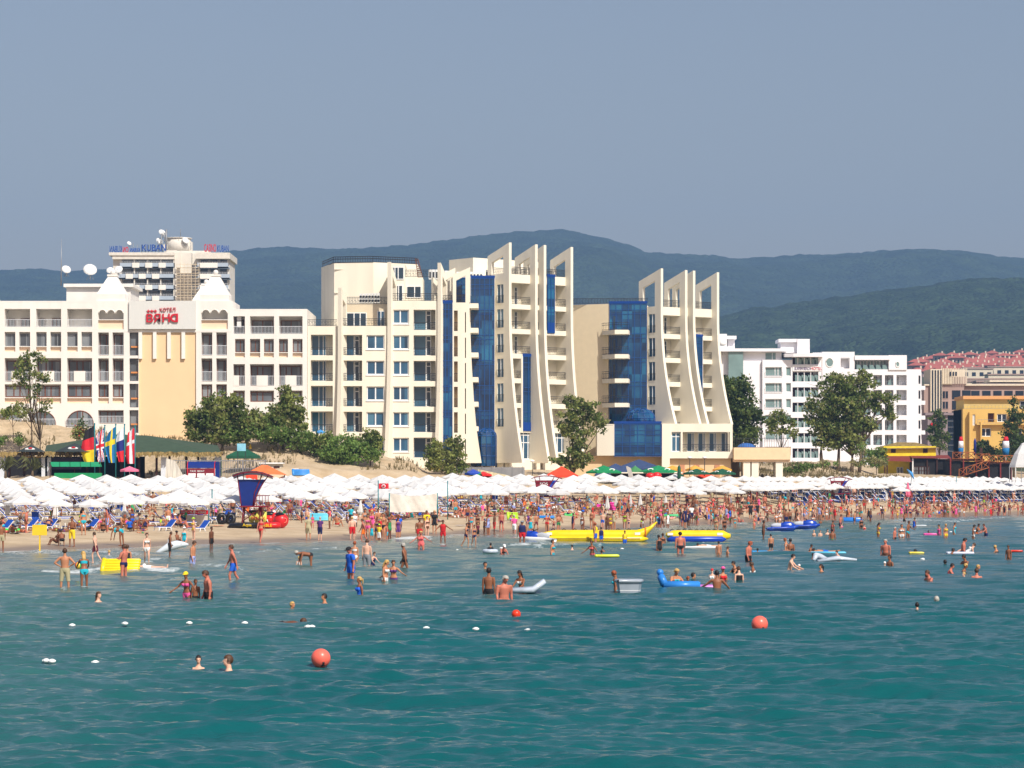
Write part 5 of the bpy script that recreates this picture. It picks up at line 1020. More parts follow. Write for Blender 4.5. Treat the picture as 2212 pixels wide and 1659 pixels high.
# ================= beach bar, flags, stalls =================
ZN={'a':(0,897.4,.19189),'b':(363.8,897.4,.19189),'c':(727.6,958.0,.19189),'d':(1091.5,958.0,.19189),'e':(1455.3,1030.8,.19189),'f':(1787.5,1030.8,.19189),'g':(60.6,1152.1,.24671),'h':(1030.8,1152.1,.27412)}
def dz(z,x,y): a,b,s=ZN[z]; return a+x*s,b+y*s
def col(name,c,rough=0.7,**k): return mat(name,c,rough,**k)
M_BLK=col("black_cloth",(34,34,38)); M_GRNR=mat("green_felt_roof",(62,80,62),0.95,0.12,1.5,bump=0.4); M_UMB=mat("umbrella_canvas",(228,227,224),0.8,0.02); _t=M_UMB.node_tree; _o=_t.nodes.new("ShaderNodeObjectInfo"); _m=_t.nodes.new("ShaderNodeMapRange"); _m.inputs[3].default_value=0.78; _m.inputs[4].default_value=1.03; _t.links.new(_o.outputs["Random"],_m.inputs[0]); _x=_t.nodes.new("ShaderNodeMix"); _x.data_type="RGBA"; _x.blend_type="MULTIPLY"; _x.inputs[0].default_value=1; _p=_t.nodes["Principled BSDF"]; _s=_p.inputs["Base Color"].links[0].from_socket; _t.links.new(_s,_x.inputs[6]); _t.links.new(_m.outputs[0],_x.inputs[7]); _t.links.new(_x.outputs[2],_p.inputs["Base Color"]); M_PEGR=col("parasol_green",(20,140,84)); M_DKGR=col("dark_green_cloth",(24,84,58)); M_ORRED=col("orange_red_cloth",(236,72,40)); M_NAVY=col("navy_cloth",(56,74,112)); M_MUST=col("mustard_cloth",(228,168,66)); M_PINK=col("pink_cloth",(232,120,150)); M_BLU=col("lounger_blue",(28,76,168)); M_BOOTH=col("booth_blue",(16,44,120),0.35); M_MAROON=col("maroon_paint",(124,22,38),0.5); M_YELP=col("yellow_paint",(238,196,40)); M_TEAL=col("teal_paint",(24,120,128),0.5); M_WPL=col("white_plastic",(240,240,238),0.45); M_REDC=col("red_vinyl",(214,36,38),0.35); M_YELV=col("yellow_vinyl",(246,206,20),0.3); M_BLKV=col("black_vinyl",(26,26,30),0.35); M_BLUV=col("blue_vinyl",(26,70,178),0.3)
def T(px,py,Y): return (X(px,Y),Y,Z(py,Y))
Yr=322
r=empty("beach_bar",(X(285,Yr),Yr,Z(1032,Yr)-0.6)); tag(r,"beach bar with a wide dark green roof fringed with thatch, left of the dune","bar")
o=Vector(r.location); L=lambda px,py,Y: tuple(Vector(T(px,py,Y))-o)
q=MB(); ev=[L(95,982,318),L(480,983,318),L(470,962,330),L(100,962,330)]; rg_=[L(255,938,325),L(320,941,325)]
q.add(ev+rg_,[(0,1,5,4),(1,2,5),(2,3,4,5),(3,0,4),(0,3,2,1)]); rf=q.build("roof",M_GRNR,r)
q=MB(); rr=random.Random(2)
for k in range(190):
    px=-12+k*2.6; a=L(px,977+rr.uniform(-2,1),317.8); q.add([(a[0]-.1,a[1]-rr.uniform(0,.3),a[2]),(a[0]+.12,a[1]-rr.uniform(0,.3),a[2]),(a[0]+.1,a[1]-.35,a[2]-rr.uniform(.25,.65)),(a[0]-.1,a[1]-.35,a[2]-rr.uniform(.25,.65))],[(0,1,2,3)])
q.build("thatch_fringe",M_THATCH,r)
q=MB(); a=L(-12,977,317.9); b=L(482,981,317.9); q.box(a[0],b[0],-4.0-.1,-3.6-.1,a[2]-.35,a[2]-.1); q.build("eave_beam",M_DWOOD,r)
for px in (20,52,101,188,262,300,338,366,402,428,476): q=MB(); a=L(px,984,319); q.box(a[0]-.12,a[0]+.12,-3.0,-2.76,0,a[2]); q.build("post",M_DWOOD if px<470 else M_DKGR,r)
for px in (4,96,104,354,440,470): q=MB(); a=L(px,984,318.6); q.box(a[0]-.33,a[0]+.33,-3.5,-3.2,0.3,a[2]-.2); q.build("white_curtain",mat("curtain",(222,228,236),0.8,0.08,2,stretch=(8,1,1)),r)
q=MB(); a=L(-10,985,320); b=L(300,985,320); q.box(a[0],b[0],3.0,3.3,0,a[2]); q.build("back_wall",M_DARK,r)
q=MB(); a=L(108,988,319.4); b=L(176,1014,319.4); q.box(a[0],b[0],-2.7,-2.6,b[2],a[2]); pn=q.build("lilac_panel",mat("dusk_panel",(74,66,92),0.7,0.1),r)
t=text_mesh("BREEZER",0.85,0.02,"lettering",M_BLK,pn,squash=0.9); t.location=(L(122,1008,319)[0],-2.78,L(122,1008,319)[2])
t=text_mesh("Beach Cafe",0.5,0.02,"lettering",M_YELP,r); t.location=(L(43,989,317)[0],-3.95,L(43,989,317)[2])
for sx,zt in ((67,960),(161,957)):
    pr=empty("black_parasol",T(sx,1030,317)); tag(pr,"black parasol with a white badge, "+("left one of two on the thatched roof line" if sx<100 else "right one of two beside the flags"),"parasol"); w_=2.4 if sx>100 else 1.7
    q=MB(); zz_=Z(zt,317)-pr.location.z; ze=Z(976,317)-pr.location.z; n=8; vs=[(0,0,zz_)]+[(w_*math.cos(2*PI*k/n+.39),w_*math.sin(2*PI*k/n+.39)*.8,ze) for k in range(n)]; q.add(vs,[(0,1+k,1+(k+1)%n) for k in range(n)]); cn=q.build("canopy",mat("black_canopy",(52,60,60),0.8,0.08),pr)
    q=MB(); q.tube([(0,0,0),(0,0,zz_)],0.04,5); q.build("pole",M_DWOOD,pr); q=MB(); q.ball((0,-w_*.5,(zz_+ze)/2-.12),(0.62,0.06,0.16),10,5); bd=q.build("badge",M_WPL,cn); q=MB(); q.ball((0.08,-w_*.5-.08,(zz_+ze)/2-.02),(0.26,0.05,0.09),8,4); q.build("badge_mark",M_RED,cn)
for px,lab in ((70,"spiky palm with drooping leaves before the left end of the beach bar"),(12,"small palm at the far left edge of the beach bar")):
    p_=empty("palm",T(px,1034,315)); tag(p_,lab,"palm"); q=MB(); 
    for k in range(34):
        a=rr.uniform(0,6.28); l=rr.uniform(0.9,2.0); h=rr.uniform(.8,2.2); q.add([(0.1*math.cos(a),0.1*math.sin(a),0.5+h*.4),(l*.5*math.cos(a)-.08,l*.5*math.sin(a),.5+h),(l*math.cos(a),l*math.sin(a),.2+h*.75),(l*.5*math.cos(a)+.1,l*.5*math.sin(a),.4+h*.9)],[(0,1,2,3)])
    q.build("fronds",leafmat("palm_leaf_%d"%px,(0.12,0.13,0.05)),p_); q=MB(); q.tube([(0,0,-.2),(0,0,.9)],[.2,.12],7); q.build("trunk",BARK,p_)
aw=empty("green_awning_counter",T(165,1036,314)); tag(aw,"long counter under a bright green ribbed awning below the dark panel","counter")
q=MB(); q.prism([(-2.9,2.05+.0),(2.9+.0,2.05),(3.2,1.45),(-2.5,1.45)],1,-.9,-.86) if 0 else None
q.add([(-3.1,0.3,2.0),(2.7,.3,2.0),(3.0,-.8,1.45),(-2.6,-.8,1.45)],[(0,1,2,3)]); an=q.build("awning",mat("awning_green",(30,146,98),0.7,0.05),aw)

for k in range(6): q=MB(); x=-3.1+5.8*k/5; q.tube([(x,.3,2.02),(x+.4*(.5),-.82,1.47)],.03,4); q.build("awning_rib",M_DKGR,an)
q=MB(); q.box(-2.4,2.9,-.6,.1,0,.75); q.build("counter",M_PEGR,aw); q=MB(); q.box(-3.0,-2.9,-.2,-.1,0,2); q.box(2.6,2.7,-.2,-.1,0,2); q.build("post",M_DWOOD,aw)
# flags
def flag(px,cols_fn,lab,w_=27,h=76,top=915.5):
    Y=316; p_=empty("flagpole",T(px,1034,Y)); tag(p_,lab,"flag"); zt=Z(top,Y)-p_.location.z; q=MB(); q.tube([(0,0,-.5),(0,0,zt)],0.07,6); q.ball((0,0,zt),.1,6,4); q.build("pole",M_TEAL,p_)
    W=w_*Y/F; Hh=h*Y/F; nu,nv=15,40; q=MB(); vs=[]; z0=zt-0.25
    for j in range(nv+1):
        v=j/nv
        for i in range(nu+1):
            u_=i/nu; drop=(0.5*(u_)**1.2)*(1-v); sway=0.10*math.sin(v*5+u_*4+px)*u_; x=-W*u_*(0.72+0.28*math.sin(v*2.6+0.3))+sway; y=0.16*math.sin(u_*9+v*2.0+px)*u_; vs.append((x,y,z0-Hh*(v*(1-.0)+drop*.32*1.0)))
    fs=[];ms=[]; mats_=[]
    for j in range(nv):
        for i in range(nu):
            c_=cols_fn((i+.5)/nu,(j+.5)/nv)
            if c_ not in mats_: mats_.append(c_)
            a=j*(nu+1)+i; q.add([vs[a],vs[a+1],vs[a+nu+2],vs[a+nu+1]],[(0,1,2,3)],mats_.index(c_),True)
    q.build("flag",mats_,p_)
FR_,FW,FB_,FY,FK,FSB=col("flag_red",(208,30,44)),col("flag_white",(228,228,232)),col("flag_blue",(26,40,120)),col("flag_yellow",(232,204,30)),col("flag_black",(30,26,30)),col("flag_sky",(22,112,170))
flag(204.4,lambda u_,v: FK if v<.30 else FR_ if v<.65 else FY,"black, red and gold flag hanging on the leftmost teal pole",28,78)
def uk(u_,v):
    a,b=abs(u_-.5),abs(v-.5)
    if a<.09 or b<.055: return FR_
    if a<.17 or b<.10: return FW
    d=min(abs(u_-v),abs(u_-(1-v)))
    return FR_ if d<.035 else FW if d<.11 else FB_
flag(226.4,uk,"blue flag with red and white crosses, on the second teal pole",19,74,919); flag(250,lambda u_,v: FY if (abs(u_-.5)<.13 or abs(v-.4)<.07) else FSB,"blue flag with a yellow cross, on the middle teal pole",21,78,917)
flag(269,lambda u_,v: FW if v<.34 else FB_ if v<.67 else FR_,"white, blue and red striped flag on the fourth teal pole",18,76,917); flag(291.7,lambda u_,v: FW if (abs(u_-.5)<.14 or abs(v-.38)<.05) else FR_,"red flag with a white cross on the rightmost teal pole",20,78,919)
def parasol(name,px,pyt,pyr,w_px,Y,m,lab,pm=None,n=8,base=None,closed=False,tilt=0,val=0.2,badge=None):
    zb=ground(px,Y) if base is None else base; p_=empty(name,(X(px,Y),Y,zb)); tag(p_,lab,"parasol"); R0=w_px*Y/F/2; zt=Z(pyt,Y)-zb; zr=Z(pyr,Y)-zb; q=MB()
    vs=[(0,0,zt)]+[(R0*math.cos(2*PI*k/n+PI/n),R0*math.sin(2*PI*k/n+PI/n),zr) for k in range(n)]+[(R0*math.cos(2*PI*k/n+PI/n),R0*math.sin(2*PI*k/n+PI/n),zr-val) for k in range(n)]
    q.add(vs,[(0,1+k,1+(k+1)%n) for k in range(n)]+[(1+k,1+(k+1)%n,1+n+(k+1)%n,1+n+k) for k in range(n)]); c=q.build("canopy",m,p_)
    if badge:
        for s_ in (-1,1): q=MB(); q.ball((s_*R0*.42,-R0*.62,zr+(zt-zr)*.3),(R0*.16,.05,(zt-zr)*.2),12,6); q.ball((s_*R0*.42,-R0*.62-.06,zr+(zt-zr)*.3),(R0*.09,.03,(zt-zr)*.1),10,5,1); q.build("badge",[M_WPL,m],c)
    q=MB(); q.tube([(0,0,-.1),(0,0,zt)],.04,5); q.build("pole",pm or M_WPL,p_); return p_
parasol("pink_parasol",280,1007,1015,42,312,M_PINK,"pink parasol open in front of the bar, right of the flags"); parasol("green_parasol",526,966,985,96,324,M_DKGR,"dark green market parasol with pale trim right of the beach bar",n=4,val=.3)
parasol("blue_parasol",465,973,980,24,330,col("sky_cloth",(70,150,214)),"small sky blue parasol on the dune behind the bar's right end"); parasol("yellow_parasol_closed",541,957,966,6,336,M_YELP,"thin folded yellow parasol stuck in the dune sand")
q=MB(); a=T(617-60,990,322); 
sg=empty("light_blue_sign",T(525,1010,322)); tag(sg,"light blue square board hung on the green parasol's posts","sign"); q=MB(); q.box(-.5,.5,-1.9,-1.82,1.9,2.75); q.build("board",col("pale_blue_board",(140,204,224)),sg); q=MB(); q.box(-.47,-.4,-1.8,-1.7,-.3,1.9); q.box(.4,.47,-1.8,-1.7,-.3,1.9); q.build("post",M_IRON,sg)
# barrel-roofed booth, fence, orange tent, kiosk
bt=empty("ticket_booth",T(440,1034,314)); tag(bt,"red booth with a curved dark blue barrel roof beside the railings","booth")
q=MB(); W=1.75; pts=[(-.9+.0,1.2)]+[(-.9*math.cos(t_),1.2+.75*math.sin(t_)) for t_ in np.linspace(0,PI,9)]+[(.9,1.2)]
q.prism([(y,z) for y,z in pts],0,-W,W*.75); q.build("barrel_roof",M_BOOTH,bt)
q=MB(); q.box(-W,W*.75,-.88,-.8,0.0,1.15); fp=q.build("front_panel",M_MAROON,bt)
for k in range(3): q=MB(); q.box(-W+.12+k*1.0,-W+.95+k*1.0,-.93,-.89,.15,.6); q.build("poster",M_WPL,fp)
t=text_mesh("TAXI  BOAT",.3,.01,"lettering",M_WPL,fp); t.location=(-W+.3,-.93,.75)
q=MB(); q.tube([(-W,y,z) for y,z in pts],.05,4); q.tube([(W*.75,y,z) for y,z in pts],.05,4); q.tube([(-W,-.9,0),(-W,-.9,1.2)],.05,4); q.tube([(W*.75,-.9,0),(W*.75,-.9,1.2)],.05,4); q.build("red_frame",M_RED,bt)
q=MB(); q.box(W*.8,W*1.05,-.8,.8,0,1.9); q.build("blue_side_post",M_BOOTH,bt)
fe=empty("railing_fence",T(500,1032,317)); tag(fe,"grey upright railing fence running behind the booth and the orange tent","fence"); q=MB()
for k in range(56): x=-6.6+k*.19; q.box(x,x+.05,0,.05,0,2.0)
q.box(-6.7,4.0,-.02,.07,1.9,2.0); q.box(-6.7,4.0,-.02,.07,1.0,1.06); q.build("bars",M_GREYM,fe)
for k in range(5): q=MB(); x=-6.6+k*2.6; q.box(x,x+.1,-.03,.09,-.3,2.05); q.build("post",M_GREYM,fe)
fs_=empty("striped_screen",T(375,1034,313)); tag(fs_,"folded pale striped canvas leaning on the fence left of the booth","canvas"); q=MB(); q.prism([(-.9,0),(1.3,0),(.2,2.0),(-.8,2.3)],1,-.3,-.1); q.build("canvas",mat("stripe_canvas",(214,206,190),0.9,0.3,2,stretch=(6,1,.3)),fs_)
ot=empty("orange_tent",T(578,1026,316)); tag(ot,"flat orange tent roof beside the lifeguard tower, above the white umbrellas","tent"); q=MB(); q.add([(-2.3,-1.5,0.2),(2.1,-1.5,0.0),(2.1,1.5,0.0),(-2.3,1.5,0.2),(-.6,0,1.15),(.0,0,1.1)],[(0,1,5,4),(1,2,5),(2,3,4,5),(3,0,4)]); q.build("roof",col("orange_tarp",(250,118,64)),ot); q=MB(); q.box(-2.2,-2.1,-1.4,-1.3,-1.5,.2); q.box(2.0,2.1,-1.4,-1.3,-1.5,0); q.build("pole",M_IRON,ot)
q=MB(); q.box(-2.3,-1.0,-1.8,-1.6,-.6,.35); q.build("crate",M_ORRED,ot)
kk=empty("white_kiosk",T(592,1018,324)); tag(kk,"low white kiosk with a flat roof on the sand right of the orange tent","kiosk"); q=MB(); q.box(-1.0,.9,-.5,1.5,-.5,.85); q.build("wall",col("kiosk_grey",(196,190,176)),kk); q=MB(); q.box(-1.7,1.1,-.8,1.8,.86,1.02); q.build("roof",M_WPL,kk); q=MB(); q.box(.0,.7,-.53,-.51,-.3,.6); q.build("door",M_DWOOD,kk); q=MB(); q.box(1.15,2.9,-.6,-.3,.25,.33); q.build("shelf_board",M_WPL,kk)
def floatmat(px,py,Y,w_,d,h,m,lab,rz=0,tx=0,name="air_mattress",n=5,cat="air mattress",zb=None,ends=False):
    o=empty(name,(X(px,Y),Y,(Z(py,Y) if zb is None else zb))); tag(o,lab,cat); o.rotation_euler=(R(tx),0,R(rz)); q=MB(); r_=d/n/2
    for k in range(n): y=-d/2+d*(k+.5)/n; q.tube([(-w_/2,y,0),(-w_/2+.08,y,0),(w_/2-.08,y,0),(w_/2,y,0)],[(r_*.5,h*.3),(r_,h*.5),(r_,h*.5),(r_*.5,h*.3)],8)
    q.v=[(v[0],v[1],v[2]+h*.3) for v in q.v]; q.build("air_tubes",m,o); q=MB(); q.tube([(-w_/2,y_,h*.3) for y_ in (-d/2,d/2)],(h*.55),7); q.v=[tuple(v) for v in q.v]; q.build("pillow",m,o); return o
floatmat(651,1022,320,1.9,.9,.3,col("pool_blue",(70,150,220),0.35),"blue air mattress tilted up at the foot of the dune right of the kiosk",rz=10,tx=50)
# coloured parasols and tents before the blue glass hotel
parasol("red_parasol",1213,1007,1027,100,338,M_ORRED,"big flat orange-red parasol left of the green ones at the back of the umbrella field",n=4,val=.25)
parasol("red_parasol",1524,1019,1036,90,352,M_ORRED,"big orange-red parasol below the row of mustard parasols",n=4,val=.25)
parasol("green_parasol",1304,1005,1019,82,344,M_PEGR,"left of the two large bright green parasols with white oval badges",badge=1); parasol("green_parasol",1422,1005,1018,86,345,M_PEGR,"right of the two large bright green parasols with white oval badges",badge=1)
parasol("green_parasol",1372,1006,1018,38,346,col("mid_green_cloth",(70,136,84)),"smaller mid green parasol between the two large green ones"); 
for px,l in ((1453,"leftmost"),(1501,"middle"),(1560,"rightmost")): parasol("mustard_parasol",px,1005,1014,44,352,M_MUST,"mustard yellow parasol, %s of the three before the cream podium"%l)
for px,py,l in ((1448,1022,"left"),(1505,1018,"middle"),(1560,1018,"right"),): parasol("dark_green_parasol",px,1012 if px>1450 else 1016,py+4,62,349,M_DKGR,"dark green parasol with yellowish print, %s one of three under the mustard parasols"%l,badge=1)
parasol("navy_parasol",1330,1003-2,1024,130,352,M_NAVY,"wide slate blue parasol roof behind the left green parasol",n=4); parasol("navy_parasol",1380,992,1012,150,356,M_NAVY,"tallest slate blue tent roof under the blue glass bay",n=4); parasol("navy_parasol",1440,1014,1027,60,347,M_NAVY,"small slate blue parasol right of the green one with the badge",n=4)
for px,c,l in ((1000,M_BLUV,"blue"),(1022,M_REDC,"red"),(1012,M_PEGR,"green")): parasol("coloured_parasol",px+22,1013+(0 if c is M_BLUV else 5),1022+(0 if c is M_BLUV else 3),40,339,c,l+" beach parasol bunched at the foot of the small glass dome")
parasol("patchwork_parasol",945,1003,1011,34,343,M_YELP,"small yellow and red parasol beside the ragged poplar bush"); parasol("blue_parasol",692,928,933,22,344,col("sky_cloth",(70,150,214)),"little light blue parasol on a terrace above the dune scrub",base=Z(945,344))
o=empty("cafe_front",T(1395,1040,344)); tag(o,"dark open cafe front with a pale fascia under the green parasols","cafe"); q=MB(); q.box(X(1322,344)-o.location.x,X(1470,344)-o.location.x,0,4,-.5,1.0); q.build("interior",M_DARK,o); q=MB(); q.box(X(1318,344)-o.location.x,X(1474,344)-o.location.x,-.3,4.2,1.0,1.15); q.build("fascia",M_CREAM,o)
o=empty("feather_banner",T(1368,1034,342)); tag(o,"pale grey feather banner leaning between the green parasols","banner"); q=MB(); q.prism([(-.5,0),(.1,0),(-.3,1.3),(-.75,1.55),(-.9,1.5),(-.7,.8)],1,0,.03); q.build("cloth",col("banner_grey",(190,184,176)),o)
o=empty("folded_green_parasol",T(1467,1038,342)); tag(o,"folded dark green parasol standing upright at the back of the umbrella field","parasol"); q=MB(); q.tube([(0,0,.1),(0,0,.5),(0,0,1.6),(0,0,1.9)],[.14,.24,.2,.05],8); q.build("folded_canopy",M_DKGR,o); q=MB(); q.tube([(0,0,-.5),(0,0,.2)],.04,5); q.build("pole",M_WPL,o)
o=empty("red_inflatable_arch",T(1412,1036,341)); tag(o,"puffy red inflatable beside the cafe front","inflatable"); q=MB(); q.ball((-.4,0,.45),(.6,.4,.4),10,6); q.ball((.4,0,.5),(.6,.4,.42),10,6); q.build("inflated_body",M_REDC,o)
# green screen fence left of them
o=empty("screen_fence",T(1060,1033,341)); tag(o,"long grey mesh fence with a striped canvas at the foot of the hotel's fins","fence"); q=MB(); q.box(X(984,341)-X(1060,341)-.0,X(1186,341)-X(1060,341)-3.0,0,.05,-.3,1.35); q.build("mesh",col("mesh_grey",(140,140,140)),o)
for k in range(7): q=MB(); x=-3.6+k*1.25; q.box(x,x+.07,-.05,.1,-.3,1.5); q.build("post",M_GREYM,o)
q=MB(); q.prism([(-1.6,1.1),(2.2,.35),(2.4,.2),(-1.2,.2)],1,-.4,-.3); q.build("striped_canvas",mat("stripe_canvas2",(206,196,160),0.9,0.35,2,stretch=(6,1,.3)),o)
for px,py0,py1,Y,l in ((1172-22,1034,996,344,"before the foot of the left wing's fins"),(1490,1012,988.5,351,"left one of the pair over the mustard parasols"),(1522,1012,988.5,351,"right one of the pair over the mustard parasols"),(1524-4,900,900,0,"")):
    if Y:
        o=empty("lamp_post",T(px,py0,Y)); tag(o,"lamp post with a small white head, "+l,"lamp"); h=Z(py1,Y)-o.location.z; q=MB(); q.tube([(0,0,-1),(0,0,h)],.05,5); q.build("post",M_IRON,o); q=MB(); q.ball((0,0,h),(.3,.2,.14),10,5); q.build("lamp_head",M_WPL,o)
# yellow bar with a thatch-like roof and the wooden terrace on the right
Pq=Pl(1962,450,0); un,zn=Pq.u,Pq.z; o=Pq.root("yellow_bar",0); tag(o,"yellow bar with a straw-coloured hipped roof at the right end of the beach","bar")
q=MB(); q.box(un(1909),un(2022),.1,7,zn(1040),zn(964)); q.build("wall",M_YELP if 0 else col("lemon_render",(244,216,40)),o)
q=MB(); e=[(un(1896),-.5,zn(970)),(un(2031),-.5,zn(968)),(un(2028),8.5,zn(966)),(un(1900),8.5,zn(967)),(un(1945),4,zn(954.5)),(un(1985),4,zn(955))]; q.add(e,[(0,1,5,4),(1,2,5),(2,3,4,5),(3,0,4),(0,3,2,1)]); q.build("roof",M_THATCH,o)
for px in (1930,1999): q=MB(); q.box(un(px-5),un(px+5),.03,.09,zn(978),zn(969)); q.build("window",M_DWOOD,o)
q=MB(); q.add([(un(1886),-3.2,zn(995)),(un(1965),-3.2,zn(998)),(un(1965),.08,zn(985)),(un(1912),.08,zn(985))],[(0,1,2,3)]); q.add([(un(1965),-3.3,zn(990)),(un(2050),-3.0,zn(991)),(un(2050),1,zn(983)),(un(1965),1,zn(983))],[(0,1,2,3)]); q.build("porch_roof",col("rust_red_roof",(126,52,44),0.8),o)
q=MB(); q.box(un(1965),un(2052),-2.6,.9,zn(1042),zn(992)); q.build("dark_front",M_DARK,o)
for px in (1905,1910,1965,1996,2017,2050): q=MB(); q.box(un(px),un(px)+.2,-2.9,-2.7,zn(1042),zn(990)); q.build("post",M_DWOOD if px!=1965 else M_WPL,o)
for k in range(3): window(o,un(1968+12*k),un(1979+12*k),zn(1026),zn(1008),-2.62,(0.5,),(0.5,),fm=M_DWOOD,gm=M_GLASSD)
window(o,un(1937),un(1951),zn(1030),zn(1009),.07,(0.5,),fm=M_WPL,gm=M_GLASSD)
Pt=Pl(2120,440,0); un,zn=Pt.u,Pt.z; o=Pt.root("wooden_terrace",0); tag(o,"raised wooden terrace with crossed railings and an outer stair, right edge of the beach","terrace"); M_ORW=mat("orange_timber",(160,92,48),0.7,0.15,3,stretch=(1,1,5))
q=MB(); q.box(un(2054),un(2126),0,6,zn(995.5),zn(991)); q.box(un(2126),un(2186),0,6,zn(1002),zn(998)); q.build("deck",M_DWOOD,o)
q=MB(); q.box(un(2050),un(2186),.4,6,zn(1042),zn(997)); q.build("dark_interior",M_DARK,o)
for px in (2052,2080,2108,2135,2160,2184): q=MB(); q.box(un(px),un(px)+.2,-.05,.2,zn(1042),zn(991 if px<2126 else 998)); q.build("post",mat("red_post",(120,34,30),0.7),o)
def xr(x0,x1,zb,zt,par,y=-.1,y1=None,slope=0):
    q=MB(); n=max(1,round((x1-x0)/1.1)); 
    for k in range(n):
        a=x0+(x1-x0)*k/n; b=x0+(x1-x0)*(k+1)/n; sa,sb=slope*(a-x0),slope*(b-x0)
        q.tube([(a,y,zb+sa),(b,y,zt+sb)],.05,4); q.tube([(a,y,zt+sa),(b,y,zb+sb)],.05,4); q.box(a-.05,a+.05,y-.05,y+.05,zb+sa-.1,zt+sa+.08)
    s=slope*(x1-x0); q.tube([(x0,y,zt),(x1,y,zt+s)],.065,4); q.tube([(x0,y,zb),(x1,y,zb+s)],.065,4); return q.build("crossed_railing",M_ORW,par)
xr(un(2058),un(2106),zn(991),zn(977),o); xr(un(2106),un(2138),zn(996),zn(981),o,-.3); xr(un(2138),un(2188),zn(998),zn(984),o); xr(un(2070),un(2135),zn(1030),zn(1014),o,-.8,slope=(zn(998)-zn(1018))/(un(2135)-un(2070)))
q=MB(); q.box(un(2116),un(2122),-.2,.3,zn(998),zn(967)); q.build("chimney_post",M_DWOOD,o)
q=MB()
for k in range(10): t=k/9; x=un(2070)+(un(2135)-un(2070))*t; q.box(x,x+.5,-.75,-.1,zn(1032)+(zn(1002)-zn(1032))*t-.06,zn(1032)+(zn(1002)-zn(1032))*t)
q.build("stair_tread",M_DWOOD,o)
for px,py,l,w_ in ((2076,965,"left one, beside the ochre hotel's corner",15),(2173,970,"right one, before the tall conifer",20)):
    p_=empty("folded_parasol",T(px,1000,441)); tag(p_,"folded striped parasol on the terrace, "+l,"parasol"); q=MB(); z0=Z(980,441)-p_.location.z; s_=w_*441/F/2*.8
    q.tube([(0,0,z0-.2),(0,0,z0+.9)],[s_*.8,s_],9,0); q.tube([(0,0,z0+.9),(0,0,z0+2.0)],[s_,s_*.85],9,1); q.tube([(0,0,z0+2.0),(0,0,z0+2.7)],[s_*.85,s_*.5],9,2); q.build("folded_canopy",[FSB,FW,FR_],p_); q=MB(); q.tube([(0,0,0),(0,0,z0)],.05,5); q.build("pole",M_WPL,p_)
q=MB(); p_=empty("blue_folded_parasol",T(2106,1000,441)); tag(p_,"slim folded navy parasol between the two striped folded ones","parasol"); q.tube([(0,0,1.2),(0,0,3.4),(0,0,3.9)],[.2,.22,.05],8); q.build("folded_canopy",FB_,p_); q=MB(); q.tube([(0,0,0),(0,0,1.3)],.04,5); q.build("pole",M_WPL,p_)
o=empty("white_marquee",T(2212,1035,425)); tag(o,"white peaked marquee tent cut by the right edge of the photo","tent"); q=MB(); vs=[(0,0,5.6)]; n=8
for r0,z in ((.5,5.4),(.55,5.2),(1.5,3.9),(2.2,2.2),(2.3,1.8)): vs+=[(r0*math.cos(2*PI*k/n),r0*math.sin(2*PI*k/n),z) for k in range(n)]
q.add(vs,[(0,1+k,1+(k+1)%n) for k in range(n)]+[(1+j*n+k,1+j*n+(k+1)%n,1+(j+1)*n+(k+1)%n,1+(j+1)*n+k) for j in range(4) for k in range(n)]); q.build("canopy",M_UMB,o); q=MB()
for k in range(n): q.tube([(2.2*math.cos(2*PI*k/n),2.2*math.sin(2*PI*k/n),-.5),(2.2*math.cos(2*PI*k/n),2.2*math.sin(2*PI*k/n),1.9)],.06,5)
q.build("pole",M_WPL,o)
for px,py,Y,c,l in ((2005,1025,400,"tilted blue parasol on a tall pole over the white umbrella field"),(2150,1027,425,FSB,"")) if 0 else ((1971-1,1023,392,col("sky_cloth",(70,150,214)),"tilted sky blue parasol on a tall pole above the umbrellas, before the yellow bar"),):
    o=empty("blue_parasol",T(px,1064,Y)); tag(o,l,"parasol"); q=MB(); Mx=Matrix.Rotation(R(55),4,'Y'); vs=[(0,0,.4)]+[(.95*math.cos(2*PI*k/8),.95*math.sin(2*PI*k/8),0) for k in range(8)]; q.add([Mx@Vector(v)+Vector((-.2,0,2.6)) for v in vs],[(0,1+k,1+(k+1)%8) for k in range(8)]+[(8,7,6,5,4,3,2,1)]); q.build("canopy",c,o); q=MB(); q.tube([(-.3,0,0),(0,0,2.7)],.035,5); q.build("pole",M_IRON,o)
# ================= white umbrella field =================
def umb_mesh(Rr=1.40,z0=1.98,zt=2.50,n=8):
    q=MB(); vs=[(0,0,zt)]; 
    for f,z in ((.12,zt-.06),(.55,z0+(zt-z0)*.42),(1,z0)):
        for k in range(2*n):
            rf=Rr*f*(1 if k%2==0 else math.cos(PI/n)*.985); vs.append((rf*math.cos(PI*k/n),rf*math.sin(PI*k/n),z-(0.05*f if k%2 else 0)))
    for k in range(2*n): vs.append((vs[1+4*n+k][0]*1.0,vs[1+4*n+k][1],z0-.17-(0.05 if k%2 else 0)))
    m=2*n; q.add(vs,[(0,1+k,1+(k+1)%m) for k in range(m)]+[(1+j*m+k,1+j*m+(k+1)%m,1+(j+1)*m+(k+1)%m,1+(j+1)*m+k) for j in range(3) for k in range(m)],0)
    return q
Uproto=empty("beach_umbrella"); c=umb_mesh().build("canopy",M_UMB,Uproto)
q=MB(); q.tube([(0,0,-.1),(0,0,2.48)],.028,5); q.build("pole",M_WPL,Uproto)
q=MB(); n=9; vs=[]
for z,r0 in ((.75,.16),(1.0,.30),(1.6,.22),(2.1,.13),(2.45,.08),(2.6,.01)):
    for k in range(2*n): rf=r0*(1.12 if k%2 else .78); vs.append((rf*math.cos(PI*k/n),rf*math.sin(PI*k/n),z))
